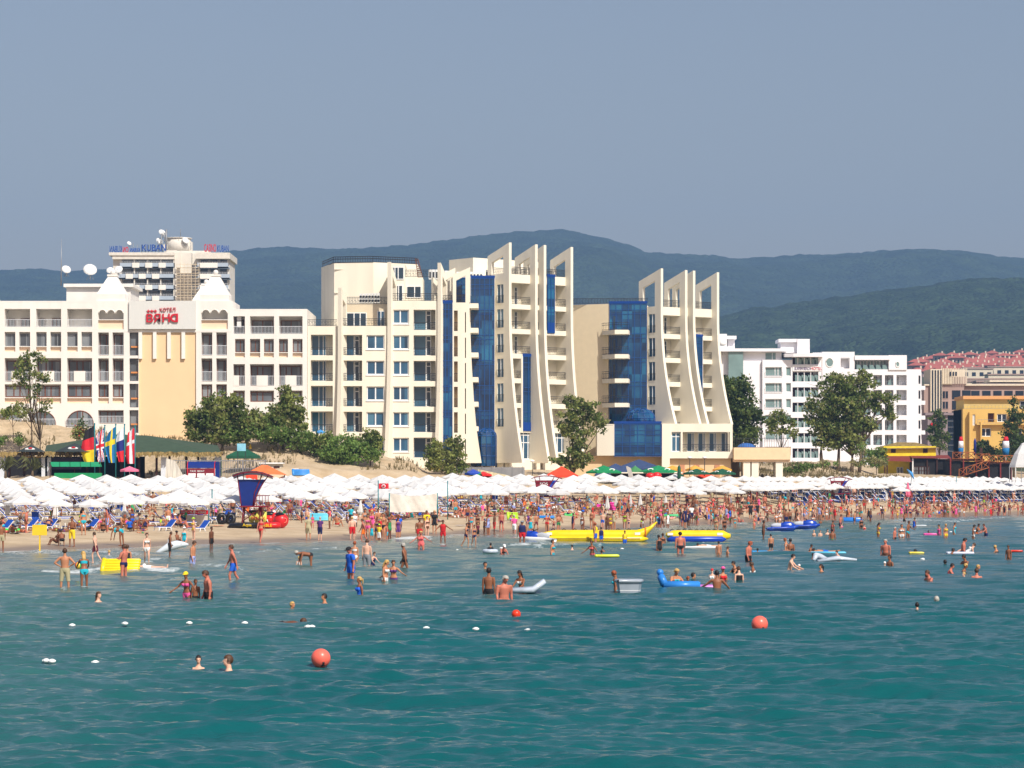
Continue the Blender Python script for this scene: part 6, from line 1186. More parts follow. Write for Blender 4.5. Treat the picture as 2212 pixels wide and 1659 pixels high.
m=2*n; q.add(vs,[(j*m+k,j*m+(k+1)%m,(j+1)*m+(k+1)%m,(j+1)*m+k) for j in range(5) for k in range(m)])
Cproto=empty("closed_umbrella"); q.build("folded_canopy",M_UMB,Cproto); q=MB(); q.tube([(0,0,-.1),(0,0,.8)],.028,5); q.build("pole",M_WPL,Cproto)
rng=random.Random(17)
PL_=[(-999,"left of the photo"),(0,"below the beach bar"),(330,"before the booth and railings"),(560,"at the foot of the dune"),(860,"below the curved fins"),(1180,"before the green parasols"),(1480,"below the cream podium"),(1720,"below the broad poplar"),(1950,"before the wooden terrace")]
def place_word(px):
    w_=PL_[0][1]
    for p,t in PL_:
        if px>=p: w_=t
    return w_
QF=[(-200,.25),(0,.27),(500,.30),(800,.38),(1000,.45),(1500,.50),(1850,.58),(2212,.55),(2600,.55)]
def qf(px): return interp(px,[p for p,_ in QF],[v for _,v in QF])
cand=[]; row=0
ORD=["back row","second row from the back","third row from the back","fourth row from the back","fifth row from the back","sixth row from the back","seventh row from the back","eighth row from the back","ninth row from the back","tenth row from the back","eleventh row from the back","twelfth row from the back","thirteenth row from the back","front rows","front rows","front rows","front rows","front rows","front rows","front rows"]
while row<20:
    off_=2+6.9*row; px=-120.0+rng.uniform(0,20); any_=False
    while px<2420:
        yb,ys=Yb(px),Ys(px); Y=yb-off_+rng.uniform(-.7,.7); yf=ys+(yb-ys)*qf(px)
        if Y>=yf-1:
            any_=True; loose=(px<700 and row>6)
            if not (loose and rng.random()<0.36) and rng.random()>0.03: cand.append((Y,px,row))
        # step so that neighbours are about 2.9 m apart
        d=1.0; x0,y0=X(px,yb-off_),yb-off_; x1,y1=X(px+d,Yb(px+d)-off_),Yb(px+d)-off_; ds=math.hypot(x1-x0,y1-y0); px+=rng.uniform(2.75,3.1)/ds
    if not any_: break
    row+=1
cand.sort(); print("umbrellas",len(cand))
closed_px=[('a',85,1180,920),('a',625,1215,950),('a',1400,1235,960),('a',915,950,755),('b',1440,1150,980),('b',2160,1160,950),('b',1880,950,850),('c',270,815,630),('c',1985,750,590),('c',1480,720,585),('d',90,760,580),('d',375,720,560),('d',1150,800,585),('d',1245,760,580),('d',1520,760,565),('d',1805,740,565),('d',1410,740,570),('d',1345,560,460),('e',1290,300,140),('e',1540,290,180),('f',665,310,160),('f',335,270,180),('f',1380,260,110),('f',1835,260,180)]
first_=True; stuff=MB(); nind=0
cpos=[]
FEET=[]
for i,(Y,px,row) in enumerate(cand):
    z=ground(px,Y); x=X(px,Y); s_=rng.uniform(.95,1.05); ld=rng.uniform(0,PI/4)
    if i<275:
        lab="open white beach umbrella, %s, %s"%(ORD[row],place_word(px)); grp="white umbrellas, %s, %s"%(ORD[row],place_word(px))
        if first_: Uproto.location=(x,Y,z); Uproto.rotation_euler=(0,0,ld); tag(Uproto,lab,"umbrella",grp); first_=False
        else: copy_tree(Uproto,(x,Y,z),ld,lab,grp,s_)
    else:
        Mx=Matrix.Translation((x,Y,z))@Matrix.Rotation(ld,4,'Z')@Matrix.Scale(s_,4); u_=umb_mesh(); stuff.add([Mx@Vector(v) for v in u_.v],u_.f,0); stuff.tube([(x,Y,z),(x,Y,z+2.5)],.03,4,1)
if stuff.v: o=stuff.build("umbrella_field",[M_UMB,M_WPL]); o["kind"]="stuff"; o["label"]="the farther rows of white umbrellas, too many to count"
fc=True; ncl={}
for z_,x_,yb_,yt_ in closed_px:
    px,py=dz(z_,x_,yb_); _,pt=dz(z_,x_,yt_); Y=hit(px,py); h=(py-pt)*Y/F; s_=h/2.6; w_=place_word(px); k=ncl.get(w_,0); ncl[w_]=k+1
    lab="folded white umbrella, %s of those standing closed %s"%(("leftmost","second from left","third from left","fourth from left","fifth from left","sixth from left","seventh from left","eighth from left")[k],w_)
    loc=(X(px,Y),Y,ground(px,Y)-.05)
    if fc: Cproto.location=loc; Cproto.scale=(s_,)*3; tag(Cproto,lab,"umbrella","closed white umbrellas"); fc=False
    else: copy_tree(Cproto,loc,rng.uniform(0,3),lab,"closed white umbrellas",s_)
px,py=dz('f',905,295); Y=hit(px,py); o=copy_tree(Cproto,(X(px,Y),Y,ground(px,Y)),0,"folded pink umbrella standing among the white ones on the right","pink umbrella",1.15); del o["group"]; o.name="pink_closed_umbrella"
me=o.children[0].data.copy(); me.materials[0]=M_PINK; o.children[0].data=me
# ---- sun loungers ----
def lounger():
    r=empty("sun_lounger"); q=MB(); 
    q.box(-.3,.3,-.95,.35,.28,.33); 
    for y in (-.8,-.1,.3):
        for s_ in (-1,1): q.tube([(s_*.27,y,.3),(s_*.31,y-.12*(1 if y<0 else -1),0)],.035,5)
    q.prism([(.33,.28),(.86,.80),(.86,.85),(.33,.33)],0,-.3,.3); q.tube([(0,.75,.5),(0,.55,.02)],.03,4); q.build("frame",M_WPL,r)
    q=MB(); q.box(-.27,.27,-.93,.34,.332,.38); q.prism([(.34,.332),(.88,.87),(.83,.92),(.30,.39)],0,-.29,.29); q.box(-.29,.29,.30,.34,.2,.35); q.build("blue_cushion",M_BLU,r); return r
Lp=lounger(); cl=empty("sun_lounger"); 
for ch in Lp.children: c=ch.copy(); COL.objects.link(c); c.parent=cl
cl.children[1].data=cl.children[1].data.copy(); cl.children[1].data.materials[0]=M_WPL; cl.children[1].name="white_cushion"
lf=[True,True]; LNG=[]; nl=0
hues=[]
def put_lounger(px,Y,rz,kind,lab,grp):
    p=(Lp,cl)[kind]; loc=(X(px,Y),Y,ground(px,Y)+.0)
    if lf[kind]: p.location=loc; p.rotation_euler=(0,0,rz); tag(p,lab,"sun lounger",grp); lf[kind]=False
    else: copy_tree(p,loc,rz,lab,grp)
ss=[c for c in cand if c[2]>=1]; rng.shuffle(ss); used=0
for Y,px,row in sorted(cand)[:290]:
    if used>=285: break
    if px<-40 or px>2250: continue
    if rng.random()<.06: continue
    for s_ in (-1,1):
        if used>=285: break
        if s_==1 and rng.random()<.35: continue
        dxp=s_*.75*F/Y; rz=R(-62)+PI+rng.gauss(0,.3) if rng.random()<.75 else rng.uniform(0,6.28); k=0 if rng.random()<.8 else 1; w_=place_word(px)
        put_lounger(px+dxp,Y-rng.uniform(-.5,1.2),rz,k,("blue" if k==0 else "plain white")+"-cushioned sun lounger, "+ORD[row]+", "+w_,"loungers with %s cushions, %s, %s"%(("blue","white")[k],ORD[row],w_)); LNG.append((px+dxp,Y,rz)); used+=1
fm=MB()
for Y,px,row in sorted(cand)[290:]:
    for s_ in (-1,1):
        Mx=Matrix.Translation((X(px+s_*.8*F/Y,Y),Y-rng.uniform(-.5,1),ground(px,Y)))@Matrix.Rotation(R(-62)+PI+rng.gauss(0,.4),4,'Z')
        for ci,ch in enumerate(Lp.children): fm.add([Mx@v.co for v in ch.data.vertices],[tuple(p.vertices) for p in ch.data.polygons],ci)
o=fm.build("distant_loungers",[M_WPL,M_BLU]); o["kind"]="stuff"; o["label"]="the farther sun loungers under the back umbrellas, too many to count"
for px,py,l in ((4,1150,"leftmost lounger near the water, under the folded umbrella"),(58,1146,"raised-back lounger beside the yellow sign"),(100,1147,"white-framed lounger just right of the yellow sign"),(190,1147,"lounger between the man in yellow shorts and the flags' foot"),(357,1148,"lounger tilted like a table at the water side of the red banner"),(430,1150,"low table-like lounger right of the green-hatted girl")): put_lounger(px,hit(px,py),R(-70+py%40),0 if px!=100 else 1,l,"loungers nearest the water on the left")
# ================= lifeguard towers =================
def tower(px,pyb,pyt,wpx,lab,sign):
    Y=hit(px,pyb); z=ground(px,Y); o=empty("lifeguard_tower",(X(px,Y),Y,z)); tag(o,lab,"lifeguard tower"); Ht=Z(pyt,Y)-z; W=wpx*Y/F; zp=Ht*.33
    q=MB()
    for x,y in ((-.22,-.4),(.22,-.4),(-.22,.5),(.22,.5)): q.tube([(x*W*1.1,y*1.6,-.2),(x*W*.9,y*1.2,zp)],.06,5)
    q.tube([(-.22*W,-.5,zp*.2),(.2*W,-.5,zp*.9)],.04,4); q.tube([(.22*W,-.5,zp*.2),(-.2*W,-.5,zp*.9)],.04,4); q.build("legs",M_MAROON,o)
    q=MB(); q.box(-.3*W,.42*W,-.9,.9,zp,zp+.12); q.build("platform",M_MAROON,o)
    q=MB(); z0=zp+.12; z1=Ht*.86; n=8
    def edge(s,t): # curved side edges that flare to the top
        return (-.27-.08*t if s<0 else .05+.28*t**1.6)*W
    for k in range(n):
        a,b=k/n,(k+1)/n; q.add([(edge(-1,a),-.1,z0+(z1-z0)*a),(edge(1,a),-.1,z0+(z1-z0)*a),(edge(1,b),-.1,z0+(z1-z0)*b),(edge(-1,b),-.1,z0+(z1-z0)*b),(edge(-1,a),-.02,z0+(z1-z0)*a),(edge(1,a),-.02,z0+(z1-z0)*a),(edge(1,b),-.02,z0+(z1-z0)*b),(edge(-1,b),-.02,z0+(z1-z0)*b)],[(0,1,2,3),(7,6,5,4)],0 if not sign else (1 if k>n*.45 else 2))
    bp_=q.build("wind_screen",[M_BOOTH,M_MAROON,M_WPL],o)
    if sign:
        q=MB()
        for k in range(n): a,b=k/n,(k+1)/n; q.add([(edge(1,a)-.35,-.14,z0+(z1-z0)*a),(edge(1,a)+.1,-.14,z0+(z1-z0)*a),(edge(1,b)+.1,-.14,z0+(z1-z0)*b),(edge(1,b)-.35,-.14,z0+(z1-z0)*b)],[(0,1,2,3)])
        q.build("blue_side",M_BLUV,o)
        t=text_mesh("SOS",.5,.01,"lettering",M_WPL,bp_); t.location=(edge(-1,.7)+.4,-.14,z0+(z1-z0)*.68)
    q=MB()
    for s_ in (-1,1): q.tube([(edge(s_,k/n*1.15),-.12,z0+(z1-z0)*k/n*1.15) for k in range(n+1)],.05,5)
    q.tube([(edge(-1,.5)*.0+.02*W,-.12,z0),(.06*W,-.14,z0+(z1-z0)*.5),(.2*W,-.14,z1),(.25*W,-.14,Ht*.97)],.045,5)
    q.tube([(edge(-1,1)+.14*W,-.1,z1),(edge(-1,1)+.14*W,-.1,Ht*.99)],.035,4); q.build("frame",M_MAROON,o)
    q=MB(); pts=[(x,Ht*(1-.09*((x/(.5*W))**2))) for x in np.linspace(-.47*W,.5*W,11)]
    for yy in (-.7,.6): q.tube([(x,yy,z) for x,z in pts],.05,4)
    for x,z in pts[::2]: q.tube([(x,-.7,z),(x,.6,z)],.03,4)
    q.build("roof_frame",M_MAROON,o)
    if not sign:
        q=MB()
        for k in range(10):
            (x0,za_),(x1,zb_)=pts[k],pts[k+1]; q.add([(x0,-.75,za_+.12),(x1,-.75,zb_+.12),(x1,.6,zb_-.22),(x0,.6,za_-.22)],[(0,1,2,3)])
        q.build("roof_sheet",M_BOOTH,o)
    q=MB()
    for k in range(5): x=(.12+.29*k/4)*W; q.box(x,x+.04,-.9,-.86,zp+.1,zp+1.0)
    q.box(.12*W,.42*W,-.9,-.86,zp+.95,zp+1.02); q.box(.4*W,.42*W,-.9,.8,zp+.95,zp+1.02); q.build("railing",M_MAROON,o)
    return o
tower(545,1133,1020,88,"tall lifeguard tower with a deep blue curved screen, on the left half of the beach",False)
tower(1180,1097,1028,68,"maroon lifeguard tower with an open hoop roof rising from the middle of the umbrella field",True); tower(1813,1086,1031,54,"smaller maroon and blue lifeguard tower among the umbrellas on the right",True)
# small things standing on the beach
def on(px,py): Y=hit(px,py); return (X(px,Y),Y,ground(px,Y))
o=empty("yellow_sign",on(*dz('a',448,1545))); tag(o,"small yellow warning sign on a yellow post in the wet sand","sign"); Y=o.location.y; h=(1545-1310)*.19189*Y/F
q=MB(); q.box(-.04,.04,-.04,.04,-.2,h); q.build("post",M_YELP,o); q=MB(); q.box(-.45,.45,-.07,-.045,h-.1,h+.55); q.build("board",M_YELP,o)
def poleflag(px,pyb,pyt,lab,fl=None):
    o=empty("flagpole",on(px,pyb)); tag(o,lab,"pole"); Y=o.location.y; h=(pyb-pyt)*Y/F; q=MB(); q.tube([(0,0,-.2),(0,0,h)],.05,5); q.build("pole",M_TEAL,o)
    if fl=="bg":
        q=MB()
        for k,mi in ((0,0),(1,1),(2,2)):
            for i in range(4): x0,x1=-.28*i,-.28*(i+1); q.add([(x0,.1*math.sin(i),h-.3*k),(x1,.1*math.sin(i+1),h-.3*k-.03),(x1,.1*math.sin(i+1),h-.3*(k+1)-.03),(x0,.1*math.sin(i),h-.3*(k+1))],[(0,1,2,3)],mi,True)
        q.build("flag",[FW,M_DKGR,FR_],o)
    if fl=="no":
        q=MB(); 
        for i in range(6): x0,x1=.16*i,.16*(i+1); q.add([(x0,.1*math.sin(i),h-.25),(x1,.1*math.sin(i+1),h-.3),(x1,.1*math.sin(i+1),h-.8),(x0,.1*math.sin(i),h-.75)],[(0,1,2,3)],0,True)
        q.ball((.5,-.14,h-.52),(.2,.02,.17),10,5,1); q.ball((.5,-.18,h-.52),(.12,.02,.1),10,5,0); q.build("flag",[FR_,FW],o)
poleflag(394,1080,1039,"short pole with a small white, green and red flag over the umbrellas","bg"); poleflag(458,1131,1057,"plain teal pole right of the red lettered banner"); poleflag(817,1122,1038,"thin teal pole with a red and white flag above the umbrellas","no"); poleflag(967,1122,1039,"bare dark teal pole at the right end of the cream windbreak")
poleflag(2066,1075,1028,"bare thin pole above the umbrella field before the yellow bar")
o=empty("windbreak",on(893,1124)); tag(o,"pale crumpled canvas windbreak between two teal poles","windbreak"); Y=o.location.y; W=104*Y/F
q=MB(); n=48; vs=[(-W/2+W*i/n,.05*math.sin(i*.31+jj*.25)+.012*math.sin(i*.9+jj),.75+(1.75-.28*math.sin(PI*i/n))*jj/8) for jj in range(9) for i in range(n+1)]
q.add(vs,[(jj*(n+1)+i,jj*(n+1)+i+1,(jj+1)*(n+1)+i+1,(jj+1)*(n+1)+i) for jj in range(8) for i in range(n)],0,True)
q.build("canvas",mat("windbreak_canvas",(226,221,210),0.9,0.10,1.6,bump=.5),o); q=MB(); q.tube([(-W/2,0,-.2),(-W/2,0,2.5)],.05,5); q.tube([(W/2,0,-.2),(W/2,0,2.5)],.05,5); q.build("pole",M_TEAL,o)
o=empty("red_banner",on(420,1136)); tag(o,"red banner with white letters stretched over a pale counter left of the black tubes","banner"); Y=o.location.y; W=62*Y/F
q=MB(); q.box(-W/2,W/2,0,.03,.95,1.3); b_=q.build("banner_cloth",FR_,o); t=text_mesh("NICE • BLAS • KEBAB",.26,.01,"lettering",FW,b_,squash=.85); t.location=(-W/2+.12,-.03,1.03); q=MB(); q.box(-W/2,W/2,.1,.5,0,.9); q.build("counter",mat("counter_grey",(206,200,190),.8,.2,3),o)
q=MB(); q.tube([(-W/2,0,-.1),(-W/2,0,1.4)],.04,5); q.tube([(W/2,0,-.1),(W/2,0,1.4)],.04,5); q.build("pole",M_TEAL,o)
# ---- inflatables parked on the sand ----
o=empty("flat_towable_tube",on(560,1142)); tag(o,"flat towable raft, black on its left half and red on its right, with yellow lettering","inflatable"); Y=o.location.y; k=Y/F
q=MB(); q.tube([(-69*k,0,.1),(-62*k,0,.22),(0,0,.26),(0,0,.26)],[(.1,.05),(.5,.2),(.6,.24),(.6,.24)],10); q.build("black_tube",M_BLKV,o); q=MB(); q.tube([(0,0,.26),(38*k,0,.28),(46*k,0,.26)],[(.62,.25),(.6,.27),(.3,.2)],10); q.build("red_tube",M_REDC,o)
t=text_mesh("Aqua",.34,.01,"lettering",M_YELV,o); t.location=(-34*k,-.66,.2); t=text_mesh("MABLE",.34,.01,"lettering",M_YELV,o); t.location=(2*k,-.68,.16)
o=empty("yellow_towable_tube",on(557,1131)); tag(o,"fat yellow towable tube with a black spiky pattern and red letters","inflatable"); k=o.location.y/F; q=MB(); q.tube([(-19*k,0,.55),(-17*k,0,.55),(15*k,0,.6),(19*k,0,.6)],[.35,.52,.52,.4],14); b_=q.build("body",col("lime_yellow_vinyl",(226,220,100),0.35),o)
q=MB()
for i in range(4): x=(-14+9*i)*k; q.prism([(x-.16,.98),(x+.14,.98),(x+.02,.66)],1,-.5,-.3); q.box(x-.2,x+.2,-.3,.3,1.0,1.14)
q.build("black_pattern",M_BLKV,b_); t=text_mesh("MAXX",.42,.01,"lettering",FR_,b_); t.location=(-13*k,-.57,.3)
o=empty("red_ball_tube",on(607,1141)); tag(o,"big round red inflatable with a black top patch, rightmost of the parked inflatables","inflatable"); k=o.location.y/F; q=MB(); q.ball((0,0,16.5*k),16.5*k,18,12); b_=q.build("body",M_REDC,o); q=MB(); q.ball((-3*k,-2*k,19*k),15.5*k,16,6,v0=0,v1=.28); q.build("black_patch",M_BLKV,b_); q=MB(); q.tube([(9*k+4*k*math.cos(t_),-13*k,17*k+5*k*math.sin(t_)) for t_ in np.linspace(0,2*PI,13)],.04,4); q.build("ring_mark",col("pale_red",(240,130,110)),b_)
o=empty("red_towable_tube",on(585,1131)); tag(o,"crumpled red tube with black straps between the yellow tube and the red ball","inflatable"); k=o.location.y/F; q=MB(); q.ball((-3*k,0,10*k),(13*k,.4,10*k),12,8); q.ball((9*k,0,12*k),(10*k,.4,12*k),12,8); q.build("body",M_REDC,o); q=MB(); q.ball((-2*k,.1,20*k),(14*k,.4,6*k),12,6); q.build("black_top",M_BLKV,o)
o=empty("black_rings",on(488,1133)); tag(o,"pair of black rubber rings leaning on the blue loungers","inflatable"); k=o.location.y/F
for cx in (-9,10):
    q=MB(); q.tube([(cx*k+7*k*math.cos(t_),.3*math.sin(t_*2)*.2,12*k+8.5*k*math.sin(t_)) for t_ in np.linspace(0,2*PI,17)],5*k,8,cap=False); q.build("ring",M_BLKV,o)
for (px,py,w_,d,c,l,tx,rz) in ((20,1150,1.6,.6,(40,222,70),"bright green air mattress lying by the leftmost loungers",0,0),(690,1128,1.9,.8,(110,206,226),"light turquoise air mattress leaning on a lounger right of the red ball",50,0),(1108,1124,1.0,.7,(190,232,60),"lime green ribbed air mattress propped on the sand",70,15),(1072,1108,1.7,.7,(150,220,80),"green air mattress lying over a lounger behind the lime one",15,10),(1322,1102,.9,.9,(240,60,170),"hot pink air mattress held upright among the umbrellas, right piece",85,0),(1298,1105,.7,.7,(232,50,160),"hot pink air mattress among the umbrellas, left piece",80,0),(1143,1100,1.1,.7,(244,120,40),"orange air mattress stood on edge before the middle lifeguard tower",70,-20),(1232,1116,1.0,.6,(90,200,110),"green rolled mattress on the sand in the middle of the beach",20,0),(1180,1121,1.6,.6,(40,130,210),"blue inflatable boat lying on the dry sand before the yellow banana boat",10,0),(1450,1117,1.9,.6,(70,190,120),"long green mattress lying at the water side of the crowd",5,5),(1750,1105,1.2,.5,(244,190,60),"yellow mattress under a lounger on the right",10,0)):
    a=on(px,py); floatmat(px,py,a[1],w_,d,.22,mat("vinyl_%d_%d"%(px,py),c,.35,.04),l,rz=rz,tx=tx,zb=a[2]+(.1 if tx<30 else .4))
# ================= boats and floats on the water =================
def W0(px,py): Y=F*H/(py-HY); return X(px,Y),Y
def banana(x0,x1,py,lab,up,blue):
    X0,Y=W0(x0,py); X1,_=W0(x1,py); Lh=(X1-X0)/2; o=empty("banana_boat",((X0+X1)/2,Y,0)); tag(o,lab,"banana boat"); r0=.42
    q=MB(); pts=[];rs=[]
    for k in range(19):
        t=k/18; x=-Lh+2*Lh*t; z=.45+(max(0,(t-.82)/.18)**1.6*1.0 if up else 0)+(.12*max(0,(.12-t)/.12)); e=min(1,math.sin(PI*min(max(t,.02),.98))*2.2+.12); f=1 if not up or t<.82 else 1-.75*((t-.82)/.18)**1.5
        pts.append((x,0,z)); rs.append(r0*min(1,e+.1)*f if t>.0 else .1)
    q.tube(pts,rs,14); q.build("hull_tube",M_YELV,o)
    for s_ in (-1,1):
        q=MB(); q.tube([(-Lh*.95,s_*.62,.16),(-Lh*.85,s_*.62,.2),(Lh*.72,s_*.62,.2),(Lh*.84,s_*.55,.22)],[.1,.24,.24,.06],10); q.build("side_tube",M_YELV if not blue else M_BLUV,o)
    q=MB(); q.box(-Lh*.86,Lh*.7,-.87,-.84,.2,.25); q.build("black_stripe" if not blue else "blue_stripe",M_BLKV if not blue else M_BLUV,o)
    n=9
    for k in range(n): x=-Lh*.8+1.5*Lh*k/(n-1); q=MB(); q.tube([(x-.14,0,.86),(x,0,.95),(x+.14,0,.86)],.03,4); q.build("handle",M_BLKV,o)
    for f in (-.87,.66): q=MB(); q.box(Lh*f-.2,Lh*f+.2,-.43,-.405,.5,.68); q.build("white_patch",M_WPL,o)
    if up: q=MB(); q.tube([(Lh*.80,.42*math.cos(t_)*.95,.62+.42*math.sin(t_)) for t_ in np.linspace(0,2*PI,13)],.05,5); q.build("orange_rope",col("orange_rope",(240,120,30)),o)
banana(1170,1419,1170,"long yellow banana boat with a raised nose at its right end","up",False); banana(1438,1578,1171,"shorter yellow banana boat with a blue underside",False,True)
def jetski(x0,x1,py,lab,rz,white=False):
    X0,Y=W0(x0,py); X1,_=W0(x1,py); o=empty("jet_ski",((X0+X1)/2,Y,0.02),R(rz)); tag(o,lab,"jet ski"); L2=1.45
    q=MB(); sec=[(-L2,.4,.06,.30),(-.8,.5,-.02,.38),(.2,.52,-.02,.42),(.9,.42,0,.45),(L2,.06,.3,.5)]; vs=[]
    for x,wd,zb,zt in sec: vs+=[(x,-wd*.6,zb),(x,wd*.6,zb),(x,wd,zt*.8),(x,wd*.7,zt),(x,-wd*.7,zt),(x,-wd,zt*.8)]
    q.add(vs,[(i*6+k,i*6+(k+1)%6,(i+1)*6+(k+1)%6,(i+1)*6+k) for i in range(4) for k in range(6)]+[(0,1,2,3,4,5),(29,28,27,26,25,24)],0,True); q.build("hull",M_WPL if white else M_BLUV,o)
    q=MB(); q.ball((.45,0,.5),(.75,.36,.36),12,8); q.build("hood",M_BLUV,o); q=MB(); q.ball((-.45,0,.5),(.65,.22,.24),12,6); q.build("seat",col("seat_grey",(186,190,196)),o)
    q=MB(); q.tube([(.1,-.42,.98),(.2,0,.86),(.1,.42,.98)],.035,5); q.tube([(.4,0,.7),(.2,0,.88)],.05,5); q.build("handlebar",M_BLKV,o); q=MB(); q.ball((.62,-.3,.6),(.16,.04,.14),8,5); q.build("number_disc",M_WPL,o)
    q=MB(); q.box(-L2+.05,.9,-.54,-.5,.2,.26); q.build("black_rub_rail",M_BLKV,o); return o
jetski(1136,1182,1173,"white and blue jet ski at the left end of the yellow banana boat",150,True); jetski(1654,1726,1148,"nearer of the two dark blue jet skis on the right","8"and 8); jetski(1706,1770,1143,"farther dark blue jet ski, partly behind the nearer one",5)
def buoy(px,py,rpx,c,lab,name="buoy"):
    Xx,Y=W0(px,py); r=rpx*Y/F; o=MB(); o.ball((0,0,0),r,24,16); b_=empty(name,(Xx,Y,r*.72)); tag(b_,lab,"buoy"); o.build("ball",c,b_); q=MB(); q.tube([(r*.1,-r*.5,-r*.7),(r*.35,-r*.75,-r*.62)],r*.16,6); q.tube([(r*.25,-r*.86,-r*.45),(r*.42,-r*.8,-r*.4)],r*.12,6); q.build("mooring_eye",M_BLKV,b_)
MC=mat("coral_buoy",(246,110,92),0.32,0.05,6)
buoy(693,1437,21,MC,"big coral pink buoy nearest the viewer, left of centre"); buoy(1641,1361,18,MC,"big coral pink buoy on the right half of the water"); buoy(1115,1334,10,mat("orange_buoy",(228,60,30),0.35,0.05),"small orange-red buoy in the middle of the water")
fl=MB(); fl.ball((0,0,0),(.085,.08,.055),12,8); fl.tube([(-.09,0,0),(-.075,0,0)],.03,6); fl.tube([(.075,0,0),(.09,0,0)],.03,6); f0=None
for i,(px,py) in enumerate([(156,1353),(270,1349),(409,1348),(529,1348),(665,1356),(674,1356),(921,1359),(1028,1361),(1140,1364),(100,1430),(112,1431),(206,1434),(988,1190),(1010,1216) if 0 else (1344,1187),(1083,1185),(1655,1196),(1880,1211),(2054,1150),(1993,1209)]):
    Xx,Y=W0(px,py); s_=1 if py>1300 else 1.3
    lab="small white float, "+("left of the two close together at the left edge","right of the two close together at the left edge","alone to the right of the close pair at the left")[[9,10,11].index(i)] if i in(9,10,11) else ("small white float, number %s from the left in the upper rope line"%("one two three four five six seven eight nine".split()[i]) if i<9 else "tiny white float %s"%("near the boy in black trunks","between the banana boat and the bathers","in the shallows left of the jet ski","right of the boy standing between the groups","beside the clear winged float","near the far right bathers","in front of the heavy bald man")[i-12])
    if f0 is None: f0=fl.build("rope_float",M_WPL); f0.location=(Xx,Y,.03); tag(f0,lab,"float","white rope floats"); continue
    c=f0.copy(); COL.objects.link(c); c.location=(Xx,Y,.03); c.scale=(s_,)*3; c["label"]=lab
def wf(px,py,w_px,d,h,c,lab,rz=0,tx=0,name="air_mattress",n=5,cat="air mattress",z=.02,al=1.0):
    Xx,Y=W0(px,py); return floatmat(px,py,Y,w_px*Y/F,d,h,mat("float_%d_%d"%(px,py),c,.3,.06),lab,rz,tx,name,n,cat,zb=z)
wf(263,1236,80,.9,.22,(244,214,30),"yellow ribbed air mattress behind the sunburnt man in dark trunks",rz=0,tx=42,z=.25); wf(320,1233,56,.7,.16,(236,232,232),"white air mattress carrying a person's legs, right of the yellow one")
wf(1312,1203,50,.6,.16,(214,222,60),"flat yellow-green mattress beside a swimming boy's head",rz=4); wf(1500,1272,88,.7,.18,(196,110,190),"pink and violet air mattress in the group on the right",rz=-3); wf(1790,1196,74,.6,.14,(90,190,220),"light blue mattress with a person lying on it, right of centre",rz=-4); wf(1655,1194,60,.7,.14,(60,150,210),"blue mattress between the two boys in dark trunks",rz=3)
wf(1980,1196,30,.6,.12,(238,214,80),"yellow mattress under the head of the man lying flat",rz=0); wf(2196,1192,24,.5,.12,(222,60,40),"red mattress near the right edge"); wf(2010,1156,26,.6,.18,(232,90,170),"pink floating ring mattress beside the thin woman"); wf(1515,1184,70,.5,.12,(236,236,236),"white board with a swimmer lying on it behind the man in black trunks"); wf(1990,1136,22,.4,.1,(230,232,236),"white small board near the woman in the blue swimsuit"); wf(2075,1197,56,.6,.16,(206,212,230),"white and blue lilo with a woman lying on it")
wf(1843,1128,40,.5,.1,(30,120,210),"blue foam board held upright by a man at the water's edge",tx=75,z=.3,n=1,name="foam_board",cat="board")
# clear winged float, grey tub, blue chair float, clear armchair, small clear ring, dolphin
Xx,Y=W0(1802,1216); o=empty("winged_float",(Xx,Y,.05)); tag(o,"clear silvery float with wing-like tubes held by a boy","float"); M_CLR=mat("clear_vinyl",(196,206,218),.15,.15,4,spec=.9); k=Y/F
for i in range(5): q=MB(); q.tube([(-.9+.0*i,-.5+.25*i,.05),(.2,-.3+.15*i,.2),(47*k-.2*i,-.4+.25*i,.12)],[.07,.13,.06],8); q.build("air_tube",M_CLR,o)
q=MB(); q.tube([(-46*k,-.4,.1),(-40*k,-.1,.35),(-30*k,.3,.3),(-15*k,.4,.15)],[.08,.16,.16,.1],8); q.build("head_rest",M_CLR,o)
Xx,Y=W0(1360,1280); o=empty("inflatable_boat",(Xx,Y,0)); tag(o,"silver-grey inflatable tub pushed by a woman in a turquoise bikini","boat"); k=Y/F; pts=[(-24*k,-.4),(20*k,-.4),(27*k,0),(20*k,.4),(-24*k,.4),(-29*k,0)]
q=MB(); q.add([(x*.86,y*.86,-.02) for x,y in pts]+[(x,y,.44) for x,y in pts],[(i,(i+1)%6,6+(i+1)%6,6+i) for i in range(6)]); q.tube([(x,y,.45) for x,y in pts+pts[:1]],.07,8,cap=False); q.build("air_tube",mat("silver_vinyl",(158,168,178),.3,.12,spec=.7),o); q=MB(); q.prism([(x*.9,y*.9) for x,y in pts],2,.08,.1); q.build("floor",M_WPL,o)
Xx,Y=W0(1462,1272); o=empty("chair_float",(Xx,Y,.05)); tag(o,"blue inflatable armchair float carrying the blonde woman","float"); q=MB(); q.tube([(-.55,-.4,.1),(.9,-.4,.1)],.15,9); q.tube([(-.55,.4,.1),(.9,.4,.1)],.15,9); q.build("arm_rest",col("mid_blue_vinyl",(50,130,210),.3),o); q=MB(); q.tube([(-.5,-.4,.12),(-.62,-.2,.42),(-.62,.2,.42),(-.5,.4,.12)],.15,9); q.tube([(-.66,-.2,.6),(-.68,.15,.62)],.13,9); q.build("back_rest",col("mid_blue_vinyl",(50,130,210),.3),o)
Xx,Y=W0(1135,1281); o=empty("clear_lounge_float",(Xx,Y,.05)); tag(o,"clear plastic lounge float carrying a tanned woman","float")
